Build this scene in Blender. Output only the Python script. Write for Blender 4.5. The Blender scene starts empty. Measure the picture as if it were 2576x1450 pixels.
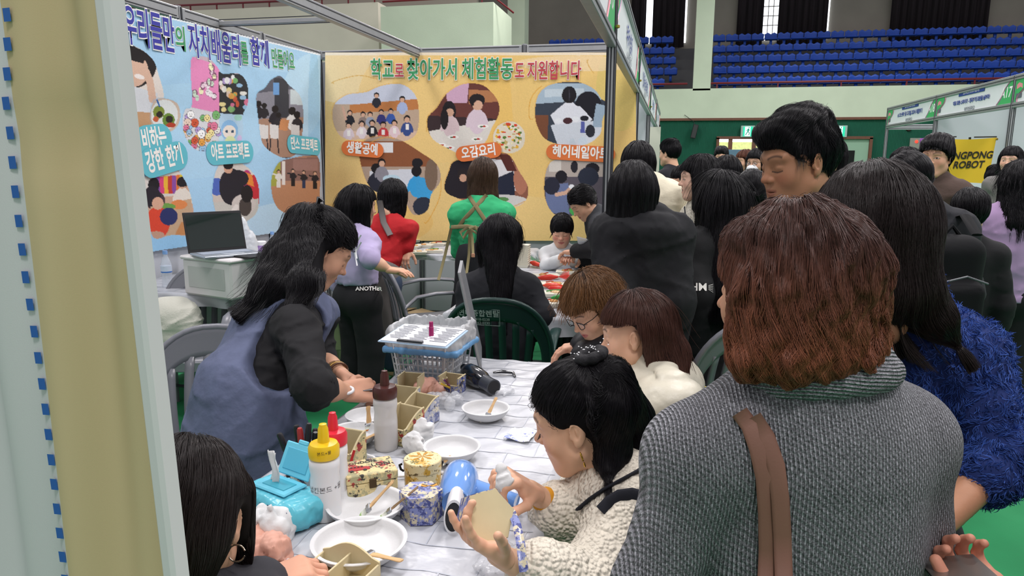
import bpy, math, random
import numpy as np
from mathutils import Vector, Matrix
random.seed(7); RNG = np.random.default_rng(7)
SC = bpy.context.scene; COL = SC.collection
PI = math.pi
def V(*a): return np.array(a, dtype=float)
def nrm(v):
    v = np.asarray(v, float); return v/(np.linalg.norm(v)+1e-12)
# ------------------------------------------------------------------ camera
F_PX, YAW, PITCH, ROLL, CAMH = 1780.0, .2213, .1773, .0062, 1.49
_r = V(math.cos(YAW), math.sin(YAW), 0); _f = V(-math.sin(YAW), math.cos(YAW), 0)
CF = _f*math.cos(PITCH)+V(0, 0, -1)*math.sin(PITCH); _u = np.cross(_r, CF)
CR = _r*math.cos(ROLL)+_u*math.sin(ROLL); CU = -_r*math.sin(ROLL)+_u*math.cos(ROLL)
CAM = V(0, 0, CAMH)
cd = bpy.data.cameras.new('camera'); cam = bpy.data.objects.new('camera', cd); COL.objects.link(cam)
cam.matrix_world = Matrix(((CR[0], CU[0], -CF[0], 0), (CR[1], CU[1], -CF[1], 0), (CR[2], CU[2], -CF[2], CAMH), (0, 0, 0, 1)))
cd.sensor_width = 36; cd.lens = 36*F_PX/2576; cd.clip_start = .05; cd.clip_end = 200
SC.camera = cam
# ------------------------------------------------------------------ world and lights
w = bpy.data.worlds.new('world'); SC.world = w; w.use_nodes = True
bg = w.node_tree.nodes['Background']; bg.inputs[0].default_value = (.98, .94, 1, 1); bg.inputs[1].default_value = .50
def area(name, loc, size, power, rot=(0, 0, 0), color=(1, 1, 1)):
    l = bpy.data.lights.new(name, 'AREA'); l.shape = 'RECTANGLE'; l.size, l.size_y = size; l.energy = power; l.color = color
    o = bpy.data.objects.new(name, l); COL.objects.link(o); o.location = loc; o.rotation_euler = rot
for i, (x, y) in enumerate([(-5, 3), (1.5, 4.5), (1, -2.5), (7, 3), (-4, 10), (3, 12), (9, 11), (-3, 17.5), (5, 20)]):  # last two lamps are added, only to brighten the mint gallery and balcony
    area('hall_light', (x, y, 8.2), (1.4, 1.4), 290, color=(1, .955, .955))
SC.view_settings.view_transform = 'Standard'; SC.view_settings.look = 'None'
SC.view_settings.gamma = 1; SC.view_settings.exposure = .12; SC.view_settings.use_curve_mapping = False
SC.cycles.use_denoising = True; SC.cycles.max_bounces = 8; SC.cycles.transparent_max_bounces = 16
# ------------------------------------------------------------------ pixel to place
def ray(px, py): return CF+CR*((px-1288)/F_PX)-CU*((py-725)/F_PX)
def P(px, py, d): return CAM+ray(px, py)*d              # d = depth along the view axis, metres
def PZ(px, py, z):
    r = ray(px, py); return CAM+r*((z-CAMH)/r[2])
def PY(px, py, y):
    r = ray(px, py); return CAM+r*(y/r[1])
def PX(px, py, x):
    r = ray(px, py); return CAM+r*(x/r[0])
# ------------------------------------------------------------------ materials
def lin(c):
    if isinstance(c, str):
        c = c.lstrip('#'); c = ''.join(q*2 for q in c) if len(c) == 3 else c; c = [int(c[i:i+2], 16)/255 for i in (0, 2, 4)]
    return tuple((x/12.92 if x <= .04045 else ((x+.055)/1.055)**2.4) for x in c[:3])
_M = {}
class NT:
    def __init__(s, m):
        s.nt = m.node_tree; s.n = s.nt.nodes; s.l = s.nt.links
    def new(s, t, **k):
        n = s.n.new(t)
        for a, b in k.items(): setattr(n, a, b)
        return n
    def lk(s, a, b): s.l.new(a, b)
def mat(name, col=None, rough=.6, metal=0, bump=0, bscale=60, var=0, vscale=8, attr=None, sheen=0, coat=0, trans=0, alpha=1,
        emit=None, estr=1, kind='noise', spec=.5, stretch=None, sss=0, bdist=.01, coord='Object', bdetail=3, ior=1.45):
    if name in _M: return _M[name]
    m = bpy.data.materials.new(name); m.use_nodes = True; _M[name] = m
    t = NT(m); b = t.n['Principled BSDF']
    c = lin(col) if col else (.5, .5, .5)
    b.inputs['Base Color'].default_value = (*c, 1); m.diffuse_color = (*c, 1)
    b.inputs['Roughness'].default_value = rough; b.inputs['Metallic'].default_value = metal
    b.inputs['Specular IOR Level'].default_value = spec; b.inputs['IOR'].default_value = ior
    b.inputs['Coat Weight'].default_value = coat; b.inputs['Sheen Weight'].default_value = sheen
    b.inputs['Transmission Weight'].default_value = trans; b.inputs['Alpha'].default_value = alpha
    if sss: b.inputs['Subsurface Weight'].default_value = sss; b.inputs['Subsurface Radius'].default_value = (.02, .007, .004); b.inputs['Subsurface Scale'].default_value = .5
    if emit: b.inputs['Emission Color'].default_value = (*lin(emit), 1); b.inputs['Emission Strength'].default_value = estr
    src = None
    if attr:
        a = t.new('ShaderNodeAttribute', attribute_name=attr); src = a.outputs['Color']
    tc = t.new('ShaderNodeTexCoord'); vec = tc.outputs[coord]
    if stretch:
        mp = t.new('ShaderNodeMapping'); mp.inputs['Scale'].default_value = stretch; t.lk(vec, mp.inputs[0]); vec = mp.outputs[0]
    if var:
        nz = t.new('ShaderNodeTexNoise'); nz.inputs['Scale'].default_value = vscale; nz.inputs['Detail'].default_value = 4; t.lk(vec, nz.inputs['Vector'])
        mr = t.new('ShaderNodeMapRange'); mr.inputs[1].default_value = .3; mr.inputs[2].default_value = .7
        mr.inputs[3].default_value = 1-var; mr.inputs[4].default_value = 1+var; t.lk(nz.outputs[0], mr.inputs[0])
        mx = t.new('ShaderNodeMix', data_type='RGBA', blend_type='MULTIPLY'); mx.inputs[0].default_value = 1
        if src: t.lk(src, mx.inputs[6])
        else: mx.inputs[6].default_value = (*c, 1)
        t.lk(mr.outputs[0], mx.inputs[7]); src = mx.outputs[2]
    if src: t.lk(src, b.inputs['Base Color'])
    if bump:
        if kind == 'voronoi':
            nz = t.new('ShaderNodeTexVoronoi'); nz.feature = 'SMOOTH_F1'; nz.inputs['Smoothness'].default_value = .6
        elif kind == 'wave':
            nz = t.new('ShaderNodeTexWave'); nz.inputs['Distortion'].default_value = 1.5
        else:
            nz = t.new('ShaderNodeTexNoise'); nz.inputs['Detail'].default_value = bdetail
        nz.inputs['Scale'].default_value = bscale; t.lk(vec, nz.inputs['Vector'])
        bp = t.new('ShaderNodeBump'); bp.inputs['Strength'].default_value = abs(bump); bp.inputs['Distance'].default_value = bdist
        bp.invert = (kind == 'voronoi')
        t.lk(nz.outputs[0], bp.inputs['Height']); t.lk(bp.outputs[0], b.inputs['Normal'])
    return m
# ------------------------------------------------------------------ objects
def tag(o, label=None, cat=None, group=None, kind=None):
    if label: o['label'] = label
    if cat: o['category'] = cat
    if group: o['group'] = group
    if kind: o['kind'] = kind
    return o
def empty(name, loc=(0, 0, 0), rz=0, label=None, cat=None, group=None):
    o = bpy.data.objects.new(name, None); COL.objects.link(o); o.location = Vector(loc); o.rotation_euler = (0, 0, rz); o.empty_display_size = .05
    return tag(o, label, cat, group)
def mesh_np(name, v, faces, m=None, parent=None, smooth=True, col=None, attrs=None):
    """faces: (n,3) or (n,4) array, or a list of such arrays / of index lists"""
    me = bpy.data.meshes.new(name)
    v = np.asarray(v, np.float32)
    if isinstance(faces, np.ndarray):
        k = faces.shape[1]; idx = faces.astype(np.int32).ravel(); n = len(faces)
        st = np.arange(n, dtype=np.int32)*k; tot = np.full(n, k, np.int32)
    else:
        tot = np.array([len(f) for f in faces], np.int32); idx = np.array([i for f in faces for i in f], np.int32)
        st = np.concatenate([[0], np.cumsum(tot)[:-1]]).astype(np.int32); n = len(faces)
    me.vertices.add(len(v)); me.vertices.foreach_set('co', v.ravel())
    me.loops.add(len(idx)); me.loops.foreach_set('vertex_index', idx)
    me.polygons.add(n); me.polygons.foreach_set('loop_start', st); me.polygons.foreach_set('loop_total', tot)
    if smooth: me.polygons.foreach_set('use_smooth', np.ones(n, bool))
    if col is not None:
        a = me.color_attributes.new('col', 'FLOAT_COLOR', 'POINT')
        c = np.ones((len(v), 4), np.float32); c[:, :3] = col; a.data.foreach_set('color', c.ravel())
    for k2, arr in (attrs or {}).items():
        a = me.attributes.new(k2, 'FLOAT_VECTOR', 'POINT'); a.data.foreach_set('vector', np.asarray(arr, np.float32).ravel())
    me.update(calc_edges=True); me.validate()
    ms = m if isinstance(m, (list, tuple)) else ([m] if m else [])
    for q in ms: me.materials.append(q)
    o = bpy.data.objects.new(name, me); COL.objects.link(o)
    if parent is not None: o.parent = parent
    return o
class MB:
    """collects boxes, tubes, lathes and plates into one mesh"""
    def __init__(s): s.v = []; s.f = []; s.mi = []; s.c = []; s.cur = 0; s.col = None
    def _add(s, v, f, smooth=True):
        n = len(s.v); s.v += [tuple(map(float, p)) for p in v]; s.f += [[i+n for i in q] for q in f]; s.mi += [s.cur]*len(f)
        if s.col is not None: s.c += [s.col]*len(v)
        elif s.c: s.c += [(.5, .5, .5)]*len(v)
        return s
    def box(s, c, size, R=None, bev=0):
        c = np.array(c, float); h = np.array(size, float)/2; R = np.eye(3) if R is None else np.array(R)
        b = min(bev, min(h)*.9)
        if b <= 0:
            pts = [c+R@(h*V(a, bb, d)) for a in (-1, 1) for bb in (-1, 1) for d in (-1, 1)]
            return s._add(pts, [[0, 1, 3, 2], [4, 6, 7, 5], [0, 4, 5, 1], [2, 3, 7, 6], [0, 2, 6, 4], [1, 5, 7, 3]])
        pts = []; key = {}
        for sx in (-1, 1):
            for sy in (-1, 1):
                for sz in (-1, 1):
                    for ax in range(3):
                        q = h.copy(); q -= b; q[ax] = h[ax]
                        key[(sx, sy, sz, ax)] = len(pts); pts.append(c+R@(q*V(sx, sy, sz)))
        F = []
        S = (-1, 1)
        for ax in range(3):
            o = [i for i in range(3) if i != ax]
            for sg in S:
                loop = []
                for (a, bq) in ((-1, -1), (1, -1), (1, 1), (-1, 1)):
                    k = [0, 0, 0]; k[ax] = sg; k[o[0]] = a; k[o[1]] = bq; loop.append(key[(*k, ax)])
                fl = (sg > 0) ^ (ax == 1)
                F.append(loop if fl else loop[::-1])
        for ax in range(3):
            o = [i for i in range(3) if i != ax]
            for a in S:
                for bq in S:
                    def kk(e, f): k = [0, 0, 0]; k[ax] = e; k[o[0]] = a; k[o[1]] = bq; return key[(*k, f)]
                    l = [kk(-1, o[0]), kk(1, o[0]), kk(1, o[1]), kk(-1, o[1])]
                    F.append(l if (a*bq > 0) ^ (ax == 1) else l[::-1])
        for sx in S:
            for sy in S:
                for sz in S:
                    l = [key[(sx, sy, sz, 0)], key[(sx, sy, sz, 1)], key[(sx, sy, sz, 2)]]
                    F.append(l if sx*sy*sz > 0 else l[::-1])
        return s._add(pts, F)
    def tube(s, pts, r, n=10, cap=True, flat=None, up=None, closed=False):
        """sweep: r scalar or list; flat=(a,b) elliptical section scale"""
        pts = [np.array(p, float) for p in pts]; m = len(pts)
        rs = [r]*m if np.isscalar(r) else list(r)
        V_ = []; prev = None
        for i, p in enumerate(pts):
            if closed: t = nrm(pts[(i+1) % m]-pts[i-1])
            else: t = nrm(pts[min(i+1, m-1)]-pts[max(i-1, 0)])
            if prev is None:
                u = np.array(up, float) if up is not None else (V(0, 0, 1) if abs(t[2]) < .9 else V(1, 0, 0))
            else: u = prev
            u = nrm(u-t*np.dot(u, t)); prev = u; b = np.cross(t, u)
            fa, fb = flat if flat else (1, 1)
            for k in range(n):
                a = 2*PI*k/n; V_.append(p+rs[i]*(math.cos(a)*u*fa+math.sin(a)*b*fb))
        F = []
        for i in range(m if closed else m-1):
            j = (i+1) % m
            for k in range(n): F.append([i*n+k, j*n+k, j*n+(k+1) % n, i*n+(k+1) % n][::-1])
        if cap and not closed: F.append([k for k in range(n)]); F.append([(m-1)*n+k for k in range(n)][::-1])
        return s._add(V_, F)
    def lathe(s, prof, c=(0, 0, 0), n=32, R=None, sx=1, sy=1):
        c = np.array(c, float); R = np.eye(3) if R is None else np.array(R); V_ = []; F = []
        for (r, z) in prof:
            for k in range(n): a = 2*PI*k/n; V_.append(c+R@V(r*math.cos(a)*sx, r*math.sin(a)*sy, z))
        for i in range(len(prof)-1):
            for k in range(n): F.append([i*n+k, i*n+(k+1) % n, (i+1)*n+(k+1) % n, (i+1)*n+k])
        if prof[0][0] > 1e-4: F.append([k for k in range(n)][::-1])
        if prof[-1][0] > 1e-4: F.append([(len(prof)-1)*n+k for k in range(n)])
        return s._add(V_, F)
    def prism(s, poly, fn, t0, t1):
        """poly in 2-D, fn(u,v,w)->3-D; side walls between w=t0 and t1"""
        n = len(poly); V_ = [fn(u, v, t0) for u, v in poly]+[fn(u, v, t1) for u, v in poly]
        F = [list(range(n))[::-1], [n+i for i in range(n)]]+[[i, (i+1) % n, n+(i+1) % n, n+i] for i in range(n)]
        return s._add(V_, F)
    def poly(s, pts): return s._add(pts, [list(range(len(pts)))])
    def grid(s, fn, nu, nv):
        V_ = [fn(i/nu, j/nv) for j in range(nv+1) for i in range(nu+1)]
        F = [[j*(nu+1)+i, j*(nu+1)+i+1, (j+1)*(nu+1)+i+1, (j+1)*(nu+1)+i] for j in range(nv) for i in range(nu)]
        return s._add(V_, F)
    def build(s, name, m=None, parent=None, smooth=False, sub=0, solid=0, ang=35):
        if not s.f: return None
        o = mesh_np(name, s.v, s.f, m, parent, smooth=False, col=(np.array(s.c) if s.c else None))
        if isinstance(m, (list, tuple)): o.data.polygons.foreach_set('material_index', np.array(s.mi, np.int32)[:len(o.data.polygons)])
        if smooth or ang:
            o.data.polygons.foreach_set('use_smooth', np.ones(len(o.data.polygons), bool))
            if ang and not smooth: o.data.set_sharp_from_angle(angle=math.radians(ang))
        if solid:
            md = o.modifiers.new('s', 'SOLIDIFY'); md.thickness = solid; md.offset = 0
        if sub:
            md = o.modifiers.new('sub', 'SUBSURF'); md.levels = md.render_levels = sub
        return o
def boxo(name, c, size, m, parent=None, R=None, bev=.002): return MB().box(c, size, R, bev).build(name, m, parent)
def rotz(a): c, s = math.cos(a), math.sin(a); return np.array([[c, -s, 0], [s, c, 0], [0, 0, 1]])
def rotx(a): c, s = math.cos(a), math.sin(a); return np.array([[1, 0, 0], [0, c, -s], [0, s, c]])
def roty(a): c, s = math.cos(a), math.sin(a); return np.array([[c, 0, s], [0, 1, 0], [-s, 0, c]])
def children(o): return [c for c in bpy.data.objects if c.parent == o]
def clone(o, parent=None, loc=None, rz=None, label=None):
    ch = children(o); c = o.copy(); COL.objects.link(c); c.parent = parent
    for k in ch: clone(k, c)
    if loc is not None: c.location = Vector(loc)
    if rz is not None: c.rotation_euler[2] = rz
    if label: c['label'] = label
    return c
# lettering: text turned into a flat mesh child
_deps = None
def text(s, fn, size, m, parent, name='lettering', align='CENTER', bold=0, sx=1, shear=0, w=0.0):
    """fn(u,v,w) maps text-plane metres to 3-D"""
    cu = bpy.data.curves.new('t', 'FONT'); cu.body = s; cu.size = size; cu.align_x = align; cu.align_y = 'CENTER'; cu.offset = bold; cu.resolution_u = 3; cu.shear = shear
    o = bpy.data.objects.new('t', cu); COL.objects.link(o)
    dg = bpy.context.evaluated_depsgraph_get(); me = bpy.data.meshes.new_from_object(o.evaluated_get(dg))
    n = len(me.vertices); co = np.empty(n*3, np.float32); me.vertices.foreach_get('co', co); co = co.reshape(-1, 3)
    out = np.array([fn(p[0]*sx, p[1], w) for p in co], np.float32) if n else co
    me.vertices.foreach_set('co', out.ravel()); me.materials.clear(); me.materials.append(m); me.update()
    bpy.data.objects.remove(o); bpy.data.curves.remove(cu)
    ob = bpy.data.objects.new(name, me); COL.objects.link(ob)
    if parent is not None: ob.parent = parent
    return ob
# ------------------------------------------------------------------ implicit surfaces for bodies, clothes and hair
class Cap:
    def __init__(s, a, b, ra, rb=None, flat=None, fold=None):
        s.a = np.array(a, np.float32); s.b = np.array(b, np.float32); s.ra = ra; s.rb = ra if rb is None else rb
        s.flat = None if flat is None else (nrm(flat[0]).astype(np.float32), flat[1]); s.fold = fold
    def box(s):
        r = max(s.ra, s.rb)*1.05+(s.fold[0] if s.fold else 0); return np.minimum(s.a, s.b)-r, np.maximum(s.a, s.b)+r
    def dist(s, p):
        ab = s.b-s.a; t = np.clip(((p-s.a)@ab)/max(float(ab@ab), 1e-9), 0, 1)
        q = p-s.a-t[..., None]*ab
        if s.flat is not None:
            f, k = s.flat; q = q+((k-1)*(q@f))[..., None]*f
        r = s.ra+t*(s.rb-s.ra)
        if s.fold:
            am, n, ph = s.fold; L = math.sqrt(float(ab@ab))
            nz = sinnoise(p, 13, 3+ph); n2 = sinnoise(p, 7, 5+ph)
            r = r-am*.75*np.clip(1-np.abs(np.sin(PI*t*n*1.6+ph+3.0*nz))*2.2, 0, 1)*np.clip(.5+n2, 0, 1)*np.clip(t*(1-t)*10, 0, 1)+am*.3*n2
        d = np.sqrt((q*q).sum(-1))-r
        return d if s.flat is None else d/max(1, s.flat[1]**.5)
class Ell:
    def __init__(s, c, r, R=None):
        s.c = np.array(c, np.float32); s.r = np.array([r]*3 if np.isscalar(r) else r, np.float32); s.R = None if R is None else np.array(R, np.float32)
    def box(s):
        r = s.r.max() if s.R is not None else s.r; return s.c-r, s.c+r
    def dist(s, p):
        q = p-s.c
        if s.R is not None: q = q@s.R
        k0 = np.sqrt(((q/s.r)**2).sum(-1)); k1 = np.sqrt(((q/(s.r**2))**2).sum(-1))+1e-9
        return k0*(k0-1)/k1
class Bx:
    def __init__(s, c, h, rd=.01, R=None):
        s.c = np.array(c, np.float32); s.h = np.array(h, np.float32)-rd; s.rd = rd; s.R = None if R is None else np.array(R, np.float32)
    def box(s):
        r = np.linalg.norm(s.h+s.rd) if s.R is not None else s.h+s.rd; return s.c-r, s.c+r
    def dist(s, p):
        q = p-s.c
        if s.R is not None: q = q@s.R
        q = np.abs(q)-s.h
        return np.sqrt((np.maximum(q, 0)**2).sum(-1))+np.minimum(q.max(-1), 0)-s.rd
class Half:
    """keeps the side where (p-c).n < 0 (op 'i')"""
    def __init__(s, c, n): s.c = np.array(c, np.float32); s.n = nrm(n).astype(np.float32)
    def box(s): return None
    def dist(s, p): return (p-s.c)@s.n
_sk = np.random.default_rng(3).normal(size=(40, 3)).astype(np.float32)
def sinnoise(p, scale, seed=0):
    i = int(seed*7) % 30; a, b, c, d = _sk[i], _sk[i+1], _sk[i+2], _sk[i+3]; p = p*scale
    return (np.sin(p@a+1.7*np.sin(p@b+seed))+np.sin(p@c*1.3+1.3*np.sin(p@d*1.1+seed*2)))*.5
def smin(a, b, k):
    if k <= 0: return np.minimum(a, b)
    h = np.maximum(k-np.abs(a-b), 0)/k; return np.minimum(a, b)-h*h*k*.25
class SDF:
    def __init__(s): s.p = []; s.disp = None
    def u(s, prim, k=.02): s.p.append((prim, 'u', k)); return s
    def sub(s, prim, k=.01): s.p.append((prim, 's', k)); return s
    def cut(s, prim, k=.004): s.p.append((prim, 'i', k)); return s
    def chain(s, pts, rs, k=.02, flat=None, fold=None):
        for i in range(len(pts)-1): s.u(Cap(pts[i], pts[i+1], rs[i], rs[i+1], flat, fold), k)
        return s
    def ev(s, p):
        p = np.asarray(p, np.float32); D = np.full(p.shape[:-1], 1.0, np.float32)
        for pr, op, k in s.p:
            d = pr.dist(p)
            if op == 'u': D = smin(D, d, k)
            elif op == 's': D = -smin(-D, d, k)
            else: D = -smin(-D, -d, k)
        if s.disp is not None: D = D-s.disp(p)
        return D
    def mesh(s, h, pad=None, clip=None):
        lo = np.min([q.box()[0] for q, op, k in s.p if op == 'u'], 0); hi = np.max([q.box()[1] for q, op, k in s.p if op == 'u'], 0)
        pad = pad or .012
        lo = lo-pad-2*h; hi = hi+pad+2*h
        if clip is not None: lo = np.maximum(lo, clip[0]); hi = np.minimum(hi, clip[1])
        n = np.ceil((hi-lo)/h).astype(int)+1
        ax = [(lo[i]+h*np.arange(n[i])).astype(np.float32) for i in range(3)]
        D = np.full(n, 1.0, np.float32)
        def block(a, b):
            g = np.empty((b[0]-a[0], b[1]-a[1], b[2]-a[2], 3), np.float32)
            g[..., 0] = ax[0][a[0]:b[0], None, None]; g[..., 1] = ax[1][None, a[1]:b[1], None]; g[..., 2] = ax[2][None, None, a[2]:b[2]]
            return g
        for pr, op, k in s.p:
            bx = pr.box()
            if bx is None: a = np.zeros(3, int); b = n
            else:
                mg = k+3*h+.006
                a = np.clip(np.floor((bx[0]-mg-lo)/h).astype(int), 0, n); b = np.clip(np.ceil((bx[1]+mg-lo)/h).astype(int)+1, 0, n)
                if (b <= a).any(): continue
            sl = tuple(slice(a[i], b[i]) for i in range(3)); d = pr.dist(block(a, b)); c = D[sl]
            if op == 'u': D[sl] = smin(c, d, k)
            elif op == 's': D[sl] = -smin(-c, d, k)
            else: D[sl] = -smin(-c, -d, k)
        if s.disp is not None:
            near = np.argwhere(np.abs(D) < 6*h+.03)
            pts = (lo+near*h).astype(np.float32); D[tuple(near.T)] -= s.disp(pts)
        D[0] = D[-1] = 1; D[:, 0] = D[:, -1] = 1; D[:, :, 0] = D[:, :, -1] = 1
        return surfnet(D, lo, h)
_off = np.array([[i >> 2 & 1, i >> 1 & 1, i & 1] for i in range(8)])
_edg = [(a, b) for a in range(8) for b in range(a+1, 8) if bin(a ^ b).count('1') == 1]
def surfnet(D, lo, h):
    S = D < 0; sz = S.view(np.uint8)
    c = sum(sz[o[0]:D.shape[0]-1+o[0], o[1]:D.shape[1]-1+o[1], o[2]:D.shape[2]-1+o[2]] for o in _off)
    act = (c > 0) & (c < 8); I = np.argwhere(act); idx = np.full(act.shape, -1, np.int32); idx[act] = np.arange(len(I))
    vals = [D[tuple((I+o).T)] for o in _off]; pos = np.zeros((len(I), 3), np.float32); cnt = np.zeros(len(I), np.float32)
    for a, b in _edg:
        va, vb = vals[a], vals[b]; m = (va < 0) != (vb < 0); t = np.where(m, va/np.where(m, va-vb, 1), 0)
        pos += np.where(m[:, None], _off[a]+t[:, None]*(_off[b]-_off[a]), 0); cnt += m
    v = lo+h*(I+pos/np.maximum(cnt, 1)[:, None]); Q = []
    for ax in range(3):
        o1, o2 = (ax+1) % 3, (ax+2) % 3
        a = [slice(None)]*3; b = [slice(None)]*3; a[ax] = slice(0, -1); b[ax] = slice(1, None)
        e = S[tuple(a)] != S[tuple(b)]; E = np.argwhere(e)
        E = E[(E[:, o1] > 0) & (E[:, o2] > 0) & (E[:, o1] < D.shape[o1]-1) & (E[:, o2] < D.shape[o2]-1)]
        d1 = np.zeros(3, int); d1[o1] = 1; d2 = np.zeros(3, int); d2[o2] = 1
        q = np.stack([idx[tuple((E-d1-d2).T)], idx[tuple((E-d2).T)], idx[tuple(E.T)], idx[tuple((E-d1).T)]], 1)
        ins = S[tuple(E.T)]; q = np.where(ins[:, None], q, q[:, ::-1]); Q.append(q)
    Q = np.concatenate(Q); Q = Q[(Q >= 0).all(1)]
    return v.astype(np.float32), Q
def join_vq(parts):
    v = []; q = []; n = 0
    for a, b in parts: v.append(a); q.append(b+n); n += len(a)
    return np.concatenate(v), np.concatenate(q)
def smooth_vq(v, q, it=1, lam=.5):
    v = v.copy()
    for _ in range(it):
        acc = np.zeros_like(v); c = np.zeros(len(v), np.float32)
        for i in range(4):
            a, b = q[:, i], q[:, (i+1) % 4]
            for k in range(3):
                acc[:, k] += np.bincount(a, v[b, k], len(v))+np.bincount(b, v[a, k], len(v))
            c += np.bincount(a, minlength=len(v))+np.bincount(b, minlength=len(v))
        v += lam*(acc/np.maximum(c, 1)[:, None]-v)
    return v
def vnormals(v, q):
    n = np.zeros_like(v); fn = np.cross(v[q[:, 2]]-v[q[:, 0]], v[q[:, 3]]-v[q[:, 1]])
    for i in range(4):
        for k in range(3): n[:, k] += np.bincount(q[:, i], fn[:, k], len(v))
    return n/(np.linalg.norm(n, axis=1, keepdims=True)+1e-9)
# ------------------------------------------------------------------ hair strands as real curves
def curves_obj(name, pts, rad, m, parent=None, taper=True):
    """pts: (n, k, 3)"""
    n, k, _ = pts.shape
    hc = bpy.data.hair_curves.new(name); hc.add_curves([k]*n)
    hc.attributes['position'].data.foreach_set('vector', pts.astype(np.float32).ravel())
    a = hc.attributes.get('radius') or hc.attributes.new('radius', 'FLOAT', 'POINT')
    t = np.linspace(0, 1, k); prof = (1-.75*t**2) if taper else np.ones(k)
    r = np.repeat(np.broadcast_to(np.asarray(rad), (n,))[:, None], k, 1)*prof
    a.data.foreach_set('value', r.astype(np.float32).ravel())
    hc.materials.append(m)
    o = bpy.data.objects.new(name, hc); COL.objects.link(o)
    if parent is not None: o.parent = parent
    o['kind'] = 'stuff'
    return o
def hair_mat(name, col, rough=.3, var=.25, tip=None, z0=0, z1=1):
    if name in _M: return _M[name]
    m = bpy.data.materials.new(name); m.use_nodes = True; _M[name] = m; t = NT(m)
    b = t.n['Principled BSDF']; b.inputs['Roughness'].default_value = rough; b.inputs['Specular IOR Level'].default_value = .3
    hi = t.new('ShaderNodeHairInfo'); mr = t.new('ShaderNodeMapRange'); mr.inputs[3].default_value = 1-var; mr.inputs[4].default_value = 1+var
    t.lk(hi.outputs['Random'], mr.inputs[0]); c = lin(col); base = None
    if tip:
        tc = t.new('ShaderNodeTexCoord'); sx = t.new('ShaderNodeSeparateXYZ'); t.lk(tc.outputs['Object'], sx.inputs[0]); m3 = t.new('ShaderNodeMapRange'); m3.inputs[1].default_value = z0; m3.inputs[2].default_value = z1; t.lk(sx.outputs[2], m3.inputs[0])
        m4 = t.new('ShaderNodeMix', data_type='RGBA'); m4.inputs[6].default_value = (*c, 1); m4.inputs[7].default_value = (*lin(tip), 1); t.lk(m3.outputs[0], m4.inputs[0]); base = m4.outputs[2]
    mx = t.new('ShaderNodeMix', data_type='RGBA', blend_type='MULTIPLY'); mx.inputs[0].default_value = 1; mx.inputs[6].default_value = (*c, 1)
    if base: t.lk(base, mx.inputs[6])
    t.lk(mr.outputs[0], mx.inputs[7]); t.lk(mx.outputs[2], b.inputs['Base Color']); m.diffuse_color = (*c, 1)
    return m
# ------------------------------------------------------------------ heads, hands, bodies
def head_sdf(kind='f', mouth=0):
    s = SDF(); m = kind == 'm'; c = kind == 'c'
    s.u(Ell((0, -.014, .036), (.0745, .094, .086)), .03)
    s.u(Ell((0, .028, -.005), (.064, .06, .08)), .03)
    s.u(Ell((0, .030, -.058), (.054 if m else .050, .052, .044)), .03)
    s.u(Ell((0, .064, -.092 if not c else -.085), (.026 if m else .020, .018, .017)), .03)
    for x in (-1, 1):
        s.u(Ell((x*.040, .056, -.024), (.025, .022, .026)), .025)
        s.u(Cap((x*.052, .012, -.052), (x*.02, .062, -.092), .017 if not m else .02), .03)
        s.u(Cap((x*.012, .083, .033), (x*.044, .069, .032), .010 if m else .008), .015)
        s.sub(Ell((x*.031, .097, .008), (.019, .015, .012)), .014)
        s.u(Ell((x*.031, .0725, .007), (.016, .0125, .0105)), .004)
    s.u(Cap((0, .079, .026), (0, .094, -.012), .0085, .0095), .014)
    s.u(Ell((0, .1015, -.020), (.0105 if not c else .0095, .0115, .0095)), .010)
    for x in (-1, 1):
        s.u(Ell((x*.0125, .091, -.0235), (.0075, .0095, .0075)), .006)
        s.sub(Ell((x*.006, .099, -.031), (.0032, .0045, .0035)), .003)
    s.u(Ell((0, .070, -.055), (.030, .020, .022)), .02)
    s.u(Cap((-.022, .0785, -.0535), (-.004, .0905, -.0495), .0035, .0055), .004); s.u(Cap((.022, .0785, -.0535), (.004, .0905, -.0495), .0035, .0055), .004)
    s.u(Cap((-.019, .0785, -.0575), (0, .0885, -.0605), .0035, .007), .004); s.u(Cap((.019, .0785, -.0575), (0, .0885, -.0605), .0035, .007), .004)
    s.sub(Ell((0, .096, -.0553), (.026, .010, .0012+.006*mouth)), .003)
    for x in (-1, 1):
        R = rotz(x*-.35)@roty(x*.12)
        s.u(Ell((x*.077, -.006, .001), (.006, .0165, .027), R), .006)
        s.u(Ell((x*.076, .0, -.022), (.005, .009, .010), R), .005)
        s.sub(Ell((x*.0845, -.002, .004), (.0062, .0105, .0175), R), .002)
        s.u(Ell((x*.079, -.006, .002), (.003, .003, .013), R), .003)
        s.u(Ell((x*.0775, .0095, -.004), (.003, .0035, .006), R), .004)
    r = .056 if m else (.046 if not c else .040)
    s.u(Cap((0, -.016, -.045), (0, -.040, -.150), r, r*1.08), .03)
    return s
_heads = {}
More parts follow.
